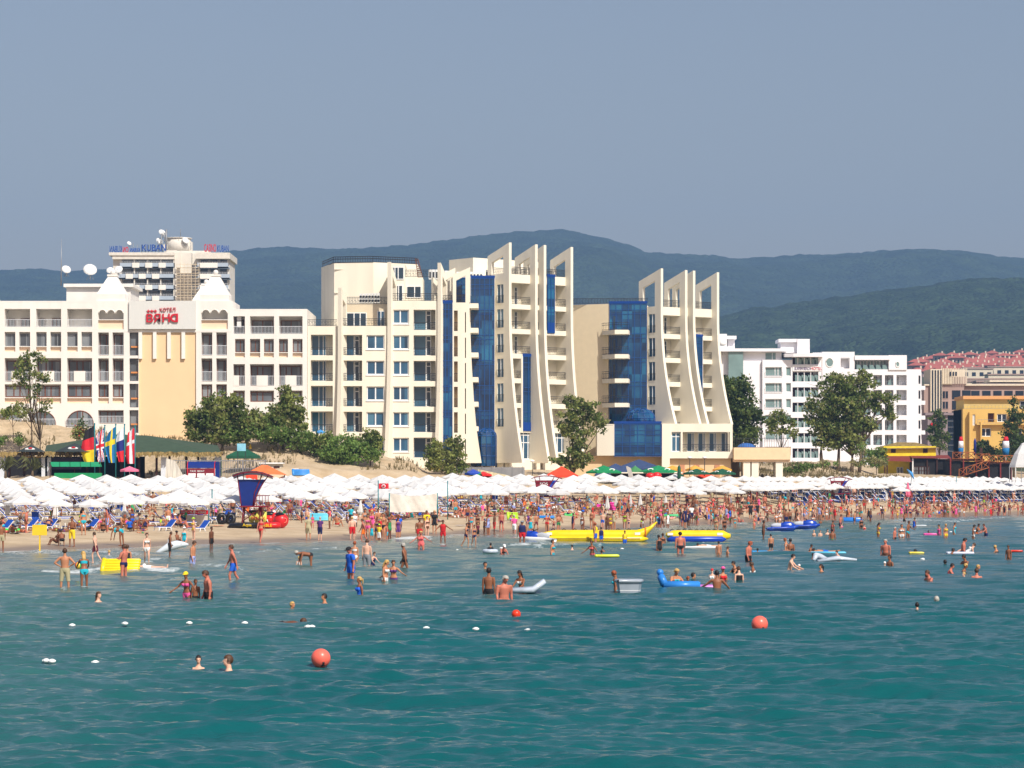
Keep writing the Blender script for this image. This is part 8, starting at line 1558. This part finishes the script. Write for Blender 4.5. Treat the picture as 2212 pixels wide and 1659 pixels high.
# zone x top base who pose facing skin hair haircolour outfit colour(s) | label
# who: m man, w woman, k boy, g girl; M/W heavier. facing: 0 looks at the viewer, 90 right, 180 away, 270 left
PPL="""
g 322 130 480 m hips 180 t short n lo khaki|man with hands on hips in khaki shorts, seen from behind, far left
g 492 158 468 w reach 200 b long y bi turq|woman in a pale turquoise bikini holding the beach ball
g 590 -12 262 k walk 255 p short n tr maroon|boy in maroon trunks striding left through the shallows
g 712 148 212 g stand 250 p short y su pink|fair child's head and shoulders low in the shallows left
g 838 95 372 M cross 250 r short n br navy|sunburnt man with folded arms before the yellow air mattress
g 868 100 330 w stand 180 t short n su black|woman half hidden behind the sunburnt man in dark trunks
g 1040 -5 258 w walk 10 p short n bi white|woman in a white bikini walking out of the shallows
g 1240 -15 222 k look 100 b short n lo black|boy in long black shorts beside the dolphin float
g 1440 66 290 m look 70 t short n lo floral|boy in blue floral shorts standing in the broken wave
g 1604 -60 178 k stand 60 d short k tr black|tanned boy in black trunks alone at the waterline
g 1795 100 425 m walk 285 r short n tr blue|man in bright blue trunks wading left, left of centre
g 1392 335 568 w out 330 b cap yellow bi pink|woman in a pink bikini and cap reaching out over the water
g 1465 400 568 k stand 30 b short n tr black|boy between the woman in pink and the heavy man
g 1580 325 572 M look 290 r short n tr black|heavy man in black trunks looking down beside the boy
g 612 512 602 w stand 60 p long n su maroon|woman with sunglasses, only her head above water, left
g 1492 1068 1182 g stand 5 p short k no navy|girl facing the viewer, head only, nearest the viewer
g 1765 1066 1216 m stand 285 p short n no navy|man in profile with wet shoulders, nearest the viewer
c 160 1165 1525 M look 300 r cap black sh blue|stout man in a black cap and a blue and grey shirt
c 200 1100 1330 w stand 170 t short o bi white|woman with reddish hair behind the man in the black cap
c 335 1080 1378 m look 160 p short n lo grey|slim man in dark wet shorts right of the man in the cap
c 405 1220 1370 g reach 40 p short n su navy|girl with wet hair, chest deep beside the slim man
c 765 1120 1425 m walk 255 b short g br black|bald tanned man in black briefs throwing a green ring
c 540 1310 1550 w look 60 t long y bi white|blonde woman in a white top bending towards her child
c 640 1310 1546 w out 350 t short n bi purple|plump woman in a violet bikini beside the blonde woman
c 262 1500 1700 w stand 300 b pony y su blue|blonde woman in a dark blue swimsuit with her hair up
c 948 985 1200 W out 350 r bun y su coral|broad woman in a coral swimsuit at the water's edge
c 930 840 1095 M stand 20 b short k tr red|bronzed man in red trunks behind the woman in coral
c 1195 860 1128 m out 0 b short n ve red|man in a red and yellow life vest and red shorts
c 1455 895 1168 g walk 60 t short n bi navy|left one of the two girls in blue bikinis wading
c 1545 915 1160 g walk 20 t short n bi navy|right one of the two girls in blue bikinis wading
c 1010 690 1030 m stand 20 b short k sl yellow|man in a yellow t-shirt and black shorts on the sand
c 1100 755 1025 w stand 0 t short y sh black|woman in a black shirt with a coral print
c 1640 665 870 m stand 60 r short y sl pink|fair-haired man in a checked pink shirt among the loungers
c 1515 780 985 w stand 180 r short n bi turq|woman in turquoise briefs seen from behind
c 1585 790 1010 w stand 20 b short k bi black|dark-haired woman in a black bikini by the turquoise one
c 1660 845 1025 g stand 120 b short n br black|skinny tanned child in black briefs near the turquoise woman
c 1470 700 880 m stand 200 b short n tr navy|tanned man's back right of the windbreak
c 350 790 1080 w walk 0 t long n bi pink|woman with long hair in the middle of the walking group
c 400 750 1075 w walk 340 r long y su pink|woman in a pink swimsuit in the walking group
c 315 730 1010 w walk 20 t long k bi grey|dark-haired woman at the left of the walking group
c 450 840 1085 w walk 10 b short n bi navy|girl in dark bikini carrying a yellow bag in the group
c 520 780 1080 w walk 355 t short n be black|rightmost of the walking group, in black bikini bottoms
c 465 730 1000 m walk 20 t short k tr grey|tall dark man at the back of the walking group
c 195 760 1050 w walk 5 p cap white sh white|woman in a white top and pale shorts carrying a bag
c 158 700 930 w walk 170 t short n sh turq|woman in a pale green top behind the one in white
b 1040 1140 1435 w walk 165 r short y bi red|blonde woman in red bikini bottoms walking away on sand
b 1575 1120 1408 w walk 190 t short y sl khaki|woman in a grey top and khaki shorts walking away
b 1595 1520 1690 m bend 290 b short g br black|tanned man in black briefs bending far forward
b 1470 1585 1680 g stand 180 p short y su white|fair-haired child at the bending man's side
b 1500 1055 1210 m stand 120 b short k tr black|tanned man standing beside the red ball inflatable
b 1365 950 1190 m stand 200 b cap red tr maroon|tanned man in a red cap behind the red ball inflatable
b 725 920 1160 m stand 200 b short n br black|tanned man stooping between black rings and loungers
b 285 1150 1400 w stand 310 p hat lime bi yellow|girl in a lime green hat and yellow bikini
b 180 1255 1460 w stand 350 p hat white su turq|woman in a blue and turquoise swimsuit and white hat
b 105 1300 1450 m sit 60 b hat black tr brown|person in a dark hat crouched behind the swimsuit woman
b 90 1110 1260 m sit 60 t hat white tr navy|man in a white hat sitting on the table-like lounger
b 140 1105 1270 m sit 80 r short k tr black|sunburnt man sitting beside the man in the white hat
a 810 1125 1480 m cross 340 b short k lo yellow|man with crossed arms in bright yellow shorts
a 640 1290 1465 w sit 300 d short k br black|tanned woman squatting left of the yellow-shorted man
a 700 1290 1475 m crouch 200 b short k br black|tanned man crouching with his back turned at the wet sand
a 940 1050 1350 w look 200 t short k bi turq|woman in a turquoise bikini stooping at the loungers
a 1120 1115 1300 w sit 10 t long k bi pink|dark-haired woman in a pink bikini seated on a lounger
a 1200 1085 1240 m stand 170 b short k tr grey|tanned man standing behind the seated woman in pink
a 1360 1250 1470 w bend 250 b short y bi turq|woman in turquoise briefs bending down at the wet sand
a 1720 860 1080 m face 190 b short k lo brown|bronzed man in dark shorts raising his arm to his head
a 300 1080 1215 m bend 300 t short g tr grey|grey-haired man in dark trunks bending at a sun lounger
a 1600 1310 1330 m lie 90 t short k tr green|man in green trunks lying flat on the sand
a 1740 1030 1145 w sit 300 t short n bi brown|woman seated on the sand in front of the deck chairs
a 12 1190 1545 m stand 200 b short n tr khaki|man cut off by the left edge of the photo
d 190 870 1135 M stand 185 b cap grey ve red|man in a blue vest and long red shorts by the jet ski
d 285 830 1035 w hips 180 t short y su turq|woman in a turquoise swimsuit, hands on hips, from behind
d 545 850 975 m hips 180 r short n tr maroon|sunburnt man with hands on hips behind the banana boat
d 1015 890 1110 m stand 250 t short o ve yellow|man in a yellow life vest standing by the banana boat
d 1080 940 1120 k stand 200 b short k ve navy|boy in a dark vest and blue shorts beside him
d 1345 980 1125 k stand 20 b short k ve yellow|child in a yellow vest before the banana boat
d 1180 790 985 w stand 190 b short n bi yellow|woman in yellow bikini bottoms seen from behind
d 1155 785 985 m stand 170 d short n tr brown|dark man just left of the woman in yellow
d 1525 870 985 k walk 80 b cap lime br turq|little boy in a lime cap and pale blue trunks
d 1645 780 965 w walk 10 t long y bi brown|long-haired blonde at the tip of the banana boat
d 1700 735 905 w walk 0 t short n bi green|woman in a green top beside the long-haired blonde
d 1745 700 900 w walk 20 r short n bi pink|sunburnt woman right of the long-haired blonde
d 990 675 850 m bend 80 b short n lo red|bent man in red shorts by the pink mattresses
d 1285 625 840 w stand 100 t short n be black|thin man's bare back left of the folded umbrella
d 1380 620 850 m walk 60 b short k tr navy|man in dark blue trunks between folded umbrellas
d 370 675 850 m bend 290 d short k tr blue|man in blue trunks bending over a lounger
d 600 740 900 m sit 20 b short k lo orange|man in orange shorts sitting on the sand
d 800 745 860 w sit 330 t short n bi coral|woman sitting on the sand right of the orange shorts
d 530 1085 1245 w stand 60 t bun n bi turq|girl in a turquoise bikini waist-deep before the boat
d 755 1140 1208 g stand 240 p short k no black|swimmer's head left of the white float
d 980 1090 1260 w out 320 b short n bi coral|woman in a coral bikini holding a boy's hand
d 1085 1200 1268 k stand 180 b short k no navy|boy's head by the yellow-green mattress
d 1095 1155 1230 k stand 200 b short k no black|second boy's head behind the yellow-green mattress
d 1735 1030 1205 w look 200 b short k su black|woman in a black swimsuit turned away, bent a little
d 1775 1008 1140 w stand 200 b short n bi black|woman standing just behind the one in the black swimsuit
d 1970 995 1238 M stand 190 r short k br black|broad-backed man in black trunks, seen from behind
d 1250 1430 1660 w look 260 b short o bi turq|woman in a turquoise bikini pushing the grey tub
h 90 272 485 m stand 160 b short k tr black|well-built man in black trunks, back to the viewer
h 210 332 530 M look 20 r short g no navy|older sunburnt man wading towards the right
h 352 292 440 w reach 330 b long k bi white|woman drinking on the clear lounge float
h 60 226 285 m stand 40 t short k no navy|man's head and shoulders turned right, centre
h 102 75 160 k sit 200 t short k sh black|child in a black shirt sitting in the clear ring
h 195 85 165 w crouch 20 r cap white bi black|woman in a white cap bending beside the clear ring
h 1555 278 400 W reach 20 t bun y bi turq|blonde woman in turquoise lounging in the blue chair float
h 1650 338 425 g reach 20 t bun o su pink|red-haired girl beside the pink and violet mattress
h 1698 310 362 m stand 90 t short k no black|man's head behind the pink and violet mattress
h 1890 292 450 m out 180 b short k no navy|muscular man's back, holding the violet mattress
h 1852 278 360 g stand 340 p cap red su white|child in a red hat held in the group
h 1935 262 370 w stand 20 t cap pink su red|woman in a pink bathing cap and red suit
h 2045 218 310 w reach 300 t short k su black|laughing woman with outstretched arms
h 2065 262 372 w look 190 p bun n su black|woman with her hair up in a black swimsuit, from behind
h 2178 226 315 w look 260 b short n bi white|woman with short dark hair in a white bikini top
e 505 720 885 k stand 160 t short k no navy|boy seen from behind, left of the girl with a ponytail
e 600 780 892 g look 100 t pony n no pink|girl with a ponytail right of the boy's back
e 838 720 948 M look 60 r short o tr black|stout woman-haired man looking down in dark trunks
e 1095 640 818 k look 180 t short k tr black|thin boy in black trunks standing behind the raft
e 945 800 855 g stand 190 t short k sh lime|swimmer's head beside a lime shirt on the raft
e 1270 685 830 w look 240 t short o bi white|woman helping at the dark blue raft
e 1315 690 850 m stand 190 b short k tr navy|man with a bare tanned back beside the raft
e 1300 865 1040 m reach 75 p short k no navy|young man throwing a ball in the water
e 1412 980 1038 g stand 0 t cap white no white|child in a white cap facing the young man
e 1663 980 1068 w stand 300 t pony k no white|dark-haired head with a ponytail, alone on the right
e 1860 825 962 k reach 300 p short k no white|boy leaning on the clear winged float
e 1565 855 938 k stand 60 b short k no navy|dark head at the front of the clear winged float
e 1528 755 845 k reach 60 b short k no navy|boy propped on the light blue mattress
e 1010 485 688 m stand 80 d short k tr brown|dark brown man standing in profile near the jet skis
e 1600 375 390 w stand 0 t short n bi pink|
e 1155 390 540 w sit 10 t short n bi white|woman in a white bikini sitting on the nearer jet ski
e 1190 390 515 w stand 10 t short n bi white|woman in white beside the nearer jet ski
e 1265 360 540 m stand 185 b short n tr navy|man's back behind the nearer jet ski
e 1305 360 510 m stand 190 b short n tr black|second man behind the nearer jet ski
e 1410 418 545 m sit 70 p short n tr navy|man sitting on the farther jet ski
e 1385 365 500 w stand 60 b long k bi black|dark-haired woman behind the farther jet ski
e 1580 595 665 g stand 340 p short y no pink|fair child's head, left of a pair
e 1650 595 660 k stand 10 p short k no navy|dark boy's head, right of the pair
e 1730 585 645 w stand 20 p short k no navy|woman's face close to the tall pair in green trunks
e 1785 485 660 w look 120 b bun n bi coral|woman with hair up beside the man in green trunks
e 1785 580 700 m stand 170 b short k tr green|man in green trunks, back turned, with raised arms
e 865 290 480 m stand 185 t short n sl black|left of the two men in black shirts and shorts
e 942 290 450 m stand 185 t short n sl black|right of the two men in black shirts and shorts
e 130 340 570 m stand 60 t short n sl navy|man in a light blue vest and dark shorts
e 200 310 520 m stand 30 b short k sl white|man in an open white shirt on the wet sand
e 450 330 500 m stand 60 b short k tr brown|tanned man standing left of the sitting bathers
e 480 440 600 w stand 340 t short n bi khaki|woman in a beige bikini in shallow water
e 570 445 610 w stand 20 b short k bi black|thin dark woman beside the one in beige
e 690 430 580 g stand 10 t short n bi turq|girl in a turquoise bikini in the shallows
e 635 440 550 k bend 60 b short k tr green|boy bending down in the shallows
e 905 430 585 w stand 60 t short n bi coral|woman standing in the shallows under the black shirts
e 960 440 530 m bend 80 p short k tr navy|man in a dark shirt stooping over the shallow water
e 740 420 510 m sit 60 r short n tr red|sunburnt man sitting at the waterline
e 525 400 500 w sit 200 d short k bi black|dark woman sitting at the waterline
e 380 400 490 w recline 60 b short k su black|woman in black lying back at the waterline
e 1508 335 480 g stand 180 t short n bi turq|girl in pale blue briefs seen from behind on the sand
e 1575 310 455 m walk 190 b short n tr khaki|man walking up the sand right of the girl in blue briefs
e 1650 290 475 M walk 150 b short g br black|heavy tanned man in black briefs on the sand
e 1570 415 540 w stand 350 t short n bi white|woman in white in the shallows below the walkers
e 1652 470 530 k stand 0 b short n tr red|small child in the shallows by the woman in white
e 2148 215 390 m stand 0 b short n tr red|man in dark red trunks on the sand right of the tower
e 1875 420 575 m look 60 r short n tr navy|man beside a child left of the blue board
e 1890 515 575 g stand 60 p short n su pink|small child held by the man left of the blue board
e 2035 380 515 m look 60 t short n tr navy|man carrying the blue foam board
e 2110 450 580 w stand 20 b short k bi black|woman with short dark hair right of the blue board
e 2148 530 590 g stand 0 p short k su red|small child at the short-haired woman's side
f 485 345 500 m stand 60 d short g tr navy|bald tanned man in dark trunks at the edge
f 730 320 470 k walk 100 r short n tr red|boy in red trunks running on the wet sand
f 865 395 495 m walk 60 b short k tr black|man leaning forward in the shallows
f 905 490 688 m out 60 b short n br turq|tall man in light blue briefs pulling ahead
f 835 530 695 W stand 0 t short n bi white|plump woman left of the tall man in light blue briefs
f 755 560 700 m stand 60 r short g tr black|bald man left of the plump woman
f 570 510 670 w look 60 b long k bi yellow|slim woman in a yellow bikini standing alone
f 975 455 570 w look 120 b bun n su blue|woman in a blue swimsuit holding a small board
f 1180 600 640 g recline 60 d short k no navy|dark head resting in the pink ring
f 1262 530 655 w look 300 t short k su pink|thin woman beside the pink ring
f 1330 525 690 w stand 30 t short y bi yellow|fair woman in a pale yellow bikini
f 1425 510 645 w look 60 t short n su turq|woman in a turquoise and white swimsuit
f 1640 535 695 w look 60 b bun k bi white|dark-haired woman in a white bikini leaning right
f 1680 525 635 w reach 60 b bun k bi orange|woman with a bun behind the one in white
f 1785 525 655 m reach 290 r short n tr navy|sunburnt man reaching left on the far right
f 655 700 870 M stand 330 r short g tr brown|heavy bald man wading, right half
f 705 875 1008 m stand 300 b short k no navy|man holding a baby low in the water
f 645 950 1008 k stand 180 p cap white no white|baby's white-capped head before the man's chest
f 1525 685 865 M look 80 r short k tr navy|large sunburnt man above the woman on the white lilo
f 1325 930 1010 w stand 180 b short k no navy|dark head at the left of the splashing group
f 1360 970 1078 w reach 80 r short k su coral|woman in the splashing group, arms forward
f 1570 870 1010 m reach 300 b short k no white|man splashing water, right of the group
f 1515 970 1065 w reach 60 b short y su black|woman in the middle of the splashing group
f 1690 985 1030 w stand 60 t short y no pink|blonde head behind the orange shoulders
f 1680 1025 1138 m stand 180 r short n no navy|sunburnt shoulders and dark head, lower right
f 1540 1068 1120 k stand 300 p short y no white|fair head low in the water, lower right
f 1165 1045 1160 m reach 300 r short n no navy|red-shouldered man with a child in his arms
f 1115 1085 1150 k stand 180 b short n no navy|child's head against the red-shouldered man
f 1010 1410 1500 k stand 185 p short k no black|dark-haired head seen from behind, lower right
f 1230 1340 1415 m stand 190 p short g no black|fair-haired head seen from behind, lower right
f 2040 765 930 k look 320 b short n no navy|boy standing before the red mattress on the right
f 1920 765 845 w reach 240 t short y bi black|swimmer resting on arms near the right edge
f 1380 800 880 w reach 100 b short k bi black|woman sitting up on the white lilo
b 715 1460 1660 m stand 300 t short k tr navy|
c 1735 1118 1250 k sit 60 b short k sh black|
c 1700 1400 1640 m stand 180 t short k tr black|
"""
done_labels=set(); npers=0
def hpose(pose,fem): return body(pose,fem)['top']
hand_px=[]
for ln in PPL.strip().split("\n"):
    a,lab=ln.split("|")
    if not lab.strip(): continue
    z_,x_,yt_,yb_,who,pose,face,sk,hk,hcl,of_,oc=a.split(); px,py=dz(z_,float(x_),float(yb_)); _,pt=dz(z_,float(x_),float(yt_)); fem=who in'wWgk' and who!='k'
    top=hpose(pose,fem); full={'m':1.02,'w':.96,'k':.80,'g':.78,'M':1.03,'W':.97}[who]; wide={'M':1.22,'W':1.22,'k':.9,'g':.9}.get(who,1.0)
    Y=F*H/(py-HY); g0=ground(px,Y)
    if g0>0.0 or Y>Ys(px):
        Y=hit(px,py); vis=(py-pt)*Y/F; s_=min(max(vis/top,.5),1.12); zb=ground(px,Y); wet_=False
    else:
        vis=(py-pt)*Y/F; s_=max(full,vis/top); s_=min(s_,1.15); zb=-(top*s_-vis); wet_=True
    gl=OUT[of_]; cs=[oc]*len(gl)
    if of_=='sh': cs=[oc,'black' if oc!='blue' else 'blue']
    if of_=='sl': cs=[oc,'navy' if oc in('navy','white') else oc if oc=='black' else 'khaki' if oc!='yellow' else 'black']
    if of_=='ve': cs=['yellow' if oc in('yellow',) else ('red' if px<1050 else 'navy'),'red' if oc=='red' else 'blue']
    person((X(px,Y),Y,zb),pose,fem,-float(face) if 0 else (float(face)),sk,None if hk=='none' else hk,hcl,list(zip(gl,cs)),lab.strip(),None,s_,wide); npers+=1; hand_px.append((px,Y))
# floating / lying bathers
def lying(px,py,pose,face,fem,sk,hcl,gs,lab,z=.12,sc=.98,tilt=0):
    Xx,Y=W0(px,py); person((Xx,Y,z),pose,fem,face,sk,'short',hcl,gs,lab,None,sc,tilt=tilt)
lying(1953,1195,'prone',90,False,'b','k',[('trunks','black')],"man in black trunks lying flat with his head on the yellow mattress",-.08); lying(1780,1195,'prone',270,False,'t','k',[('trunks','blue')],"body stretched out on the light blue mattress",.0,.9); lying(325,1231,'lie',90,True,'p','k',[('suit','white')],"pale legs and body stretched on the white mattress, left",.02,.9)
lying(1528,1183,'prone',270,False,'p','k',[('trunks','white')],"swimmer lying on the white board behind the man in black trunks",.0,.9); lying(2088,1195,'recline',270,True,'p','n',[('suit','white')],"woman's bare legs stretched across the white lilo",-.15,.95); lying(1690,1195,'prone',80,False,'t','k',[('trunks','navy')],"boy lying across the blue raft between the others",.0,.85)
lying(608,1342,'prone',90,False,'d','n',[('trunks','black')],"dark back of a swimmer just breaking the surface, left of centre",-.22,.95); 
Xx,Y=W0(630,1317); person((Xx,Y,-1.26),'stand',False,60,'t','short','y',[],"small fair head in the open water, left of centre",None,.86); Xx,Y=W0(702,1302); person((Xx,Y,-1.40),'stand',False,300,'t','short','k',[],"dark head in the open water near the white floats",None,.97)
Xx,Y=W0(1113,1274)
# ---- the crowd on the sand ----
rg=random.Random(99); CK=[c for c in CL if c not in('orange','lime','yellow')]*2+list(CL)+['black','navy','navy','blue','red','pink','brown','turq','grey','white','maroon','black']; n_free=296-len([o for o in COL.objects if o.get("category")=="person"])
HUE={'black':'black','navy':'navy','blue':'blue','red':'red','yellow':'yellow','orange':'orange','pink':'pink','turq':'turquoise','white':'white','khaki':'khaki','green':'green','purple':'purple','maroon':'maroon','floral':'floral','brown':'brown','grey':'grey','coral':'coral','lime':'lime'}
PW_={'stand':'standing','look':'looking down','hips':'hands on hips','walk':'walking','sit':'sitting','recline':'reclining','lie':'lying','prone':'lying face down','crouch':'crouching','bend':'bending down','cross':'standing arms crossed','reach':'reaching forward'}
spots=[]
for Yl,pl,rz in LNG:
    pass
lr=[l for l in LNG]; rg.shuffle(lr)
for pxl,Yl,rz in lr[:90]: spots.append((Yl,pxl,'lounge',rz))
tries=0
while len(spots)<820 and tries<12000:
    tries+=1; px=rg.uniform(-30,2250); w_=1.0 if px>700 else .55
    if px<560 and rg.random()<.45: continue
    ys,yb=Ys(px),Yb(px); q0=qf(px); lo=.16 if px<900 else .10
    if px>1400: lo=.03
    q_=lo+(q0-lo)*rg.random()**.75*1.0 if rg.random()<.72 else q0+rg.random()*.35
    Y=ys+(yb-ys)*q_
    pb=HY+(H-ground(px,Y))*F/Y; pm=interp(px,[0,330,440,700,1000,1300,1500,1700,2000,2212],[1152,1148,1128,1127,1120,1114,1122,1118,1112,1108])
    if pb>pm and not (px>1400 and rg.random()<.5 or rg.random()<.06): continue
    if any(abs(px-p)<14 and abs(Y-y)<3 for p,y in hand_px): continue
    if 575<px<640 and q_<.35 or 480<px<580 and q_<.3: continue
    spots.append((Y,px,'free' if q_>lo+.25*(q0-lo) else 'edge',0))
for i in range(135):
    px=1380+850*rg.random()**.8; ys=Ys(px); spots.append((ys-rg.uniform(-3,26)*rg.random()-.5,px,'wade',0))
for i in range(45): px=rg.uniform(680,1400); spots.append((Ys(px)-rg.uniform(-3,9),px,'wade',0))
spots.sort(); crowd=[]; seen={}
cnt=0
for Y,px,kind,rz in spots:
    z=ground(px,Y); fem=rg.random()<.52; sk=rg.choice("pttbbrrd" if 1 else ""); 
    if kind=='wade': z=max(z,-.9)
    if kind=='lounge': pose=rg.choice(['recline','lie','lie','prone','sit']); face=math.degrees(rz)+(180 if pose!='prone' else 0); zz_=z+.36
    else: pose=rg.choice(['stand','look','walk','stand','hips','sit','sit','crouch','cross','bend','reach','walk'] if kind in('edge','wade') else ['stand','sit','sit','recline','lie','prone','stand','look','walk','crouch','bend','sit']); face=rg.uniform(0,360); zz_=z
    if kind=='free' and px<1450 and pose in('stand','look','walk') and rg.random()<.6: pose=rg.choice(['sit','lie','recline','prone','crouch'])
    if kind=="wade" and pose in("sit","crouch","bend"): pose="stand"
    c=rg.choice(CK); kinds=('bi','bi','su','sh','dr') if fem else ('tr','tr','lo','br','sl'); of_=rg.choice(kinds); gs=[(k,c if j==0 or of_=='bi' else rg.choice(('navy','black','khaki','white'))) for j,k in enumerate(OUT[of_])]
    hk=rg.choice(['long','short','pony','bun','hat','short']) if fem else rg.choice(['short','short','short','cap']); hcl=rg.choice("kknnyog") if hk not in('cap','hat') else rg.choice(('white','red','navy','lime','khaki'))
    sc=rg.choice([1,1,1.03,.97,.8,.7]); 
    if cnt<n_free:
        w_=place_word(px); who=("woman" if fem else "man") if sc>.9 else ("girl" if fem else "boy"); gn={'bi':'bikini','su':'swimsuit','sh':'shirt','dr':'dress','tr':'trunks','lo':'long shorts','br':'briefs','sl':'shirt'}[of_]
        where="on a lounger" if kind=='lounge' else ("in the shallows" if kind=="wade" else "near the water" if kind=='edge' else "among the loungers")
        lab="%s in %s %s, %s %s, %s"%(who,HUE[c],gn,PW_[pose],where,w_); 
        person((X(px,Y),Y,zz_),pose,fem,face,sk,hk,hcl,gs,lab,"sunbathers "+where+" "+w_,sc,rg.choice((1,1,1.12,1.2,.95)) if sc>.9 else .95); cnt+=1
    else: crowd.append((X(px,Y),Y,zz_,pose,fem,face,sk,c,of_,sc))
# the rest of the crowd as one mass, with coarser bodies
LOW={}
def low(pose,fem):
    if (pose,fem) in LOW: return LOW[(pose,fem)]
    D=body(pose,fem); o=bpy.data.objects.new("t",D['me']); COL.objects.link(o); md=o.modifiers.new("d",'DECIMATE'); md.ratio=.07; me=bpy.data.meshes.new_from_object(o.evaluated_get(bpy.context.evaluated_depsgraph_get())); bpy.data.objects.remove(o)
    n_=len(me.vertices); co=np.zeros(n_*3); me.vertices.foreach_get("co",co); co=co.reshape(-1,3); fs=[tuple(p.vertices) for p in me.polygons]; ce=np.array([tuple(p.center) for p in me.polygons])
    best=np.full(len(fs),9.);lab=np.zeros(len(fs),int);tt=np.zeros(len(fs))
    for i,(nn,a,b,r_) in enumerate(D['bones']):
        a_=np.array(a);b_=np.array(b);ab=b_-a_;t=((ce-a_)@ab)/(ab@ab);d=np.linalg.norm(ce-(a_+np.clip(t,0,1)[:,None]*ab),axis=1)-r_;m=d<best;best[m]=d[m];lab[m]=i;tt[m]=t[m]
    hcz=(ce-np.array(D['hc']))@np.array(D['Rh']); LOW[(pose,fem)]=(co,fs,lab,tt,hcz); return LOW[(pose,fem)]
if crowd:
    CK=list(CL); mats_=[SKINS[k] for k in 'ptbrd']+[HAIRM['k'],HAIRM['n']]+[cloth(c) for c in CK]; mb=MB()
    for x,y,z,pose,fem,face,sk,c,of_,sc in crowd:
        co,fs,lab,tt,hcz=low(pose,fem); Mx=Matrix.Translation((x,y,z))@Matrix.Rotation(R(face),4,'Z')@Matrix.Scale(sc,4); a_=np.array(Mx); cc=co@a_[:3,:3].T+a_[:3,3]; o_=len(mb.v); mb.v.extend(map(tuple,cc)); si='ptbrd'.index(sk); ci=7+CK.index(c); hi=5+(hash(x)%2 if 0 else int(abs(x*10))%2)
        for k,f in enumerate(fs):
            L_,t=lab[k],tt[k]; mi=si
            if L_==1 and (hcz[k][2]>.06 or (hcz[k][1]>.0 and hcz[k][2]>-.03)): mi=hi
            elif L_==0 and t<.2: mi=ci
            elif L_>=4 and t<(.3 if not fem else .05): mi=ci
            elif L_==0 and fem and .6<t<.8: mi=ci
            elif of_ in('sh','sl','dr') and L_==0: mi=ci
            mb.f.append(tuple(i+o_ for i in f)); mb.m.append(mi); mb.sm.append(True)
    o=mb.build("beach_crowd",mats_); o["kind"]="stuff"; o["label"]="the farther beachgoers seen as one crowd among the umbrellas"
# towels and bags between the loungers
tw=None
for i in range(46):
    px=rg.uniform(0,2200); ys,yb=Ys(px),Yb(px); Y=ys+(yb-ys)*rg.uniform(.2 if px<900 else .14,qf(px)+.12); c=rg.choice(CK); w_=place_word(px)
    o=MB(); nx=5
    o.add([(-.4+.16*a,-.9+.36*b,.04+.025*rg.random()) for b in range(6) for a in range(6)],[(b*6+a,b*6+a+1,b*6+a+7,b*6+a+6) for b in range(5) for a in range(5)],0,True); t_=o.build("beach_towel",cloth(c)); t_.location=(X(px,Y),Y,ground(px,Y)+.03); t_.rotation_euler=(0,0,rg.uniform(0,3)); tag(t_,"%s towel spread on the sand %s"%(HUE[c],w_),"towel",HUE[c]+" towels "+w_)
print("people",len([o for o in COL.objects if o.get("category")=="person"]),"crowd",len(crowd))
# ---------------- haze ----------------
hz=MB(); hz.box(-3600,3600,-260,6400,-4.0,640)
ho=hz.build("haze",[]); ho["kind"]="stuff"
hm=bpy.data.materials.new("haze"); hm.use_nodes=True; t=hm.node_tree; t.nodes.clear(); oo=t.nodes.new("ShaderNodeOutputMaterial"); pv=t.nodes.new("ShaderNodeVolumePrincipled")
pv.inputs["Color"].default_value=(0.36,0.61,1.0,1); pv.inputs["Density"].default_value=0.000145; pv.inputs["Anisotropy"].default_value=0.0
t.links.new(pv.outputs[0],oo.inputs["Volume"]); ho.data.materials.append(hm)
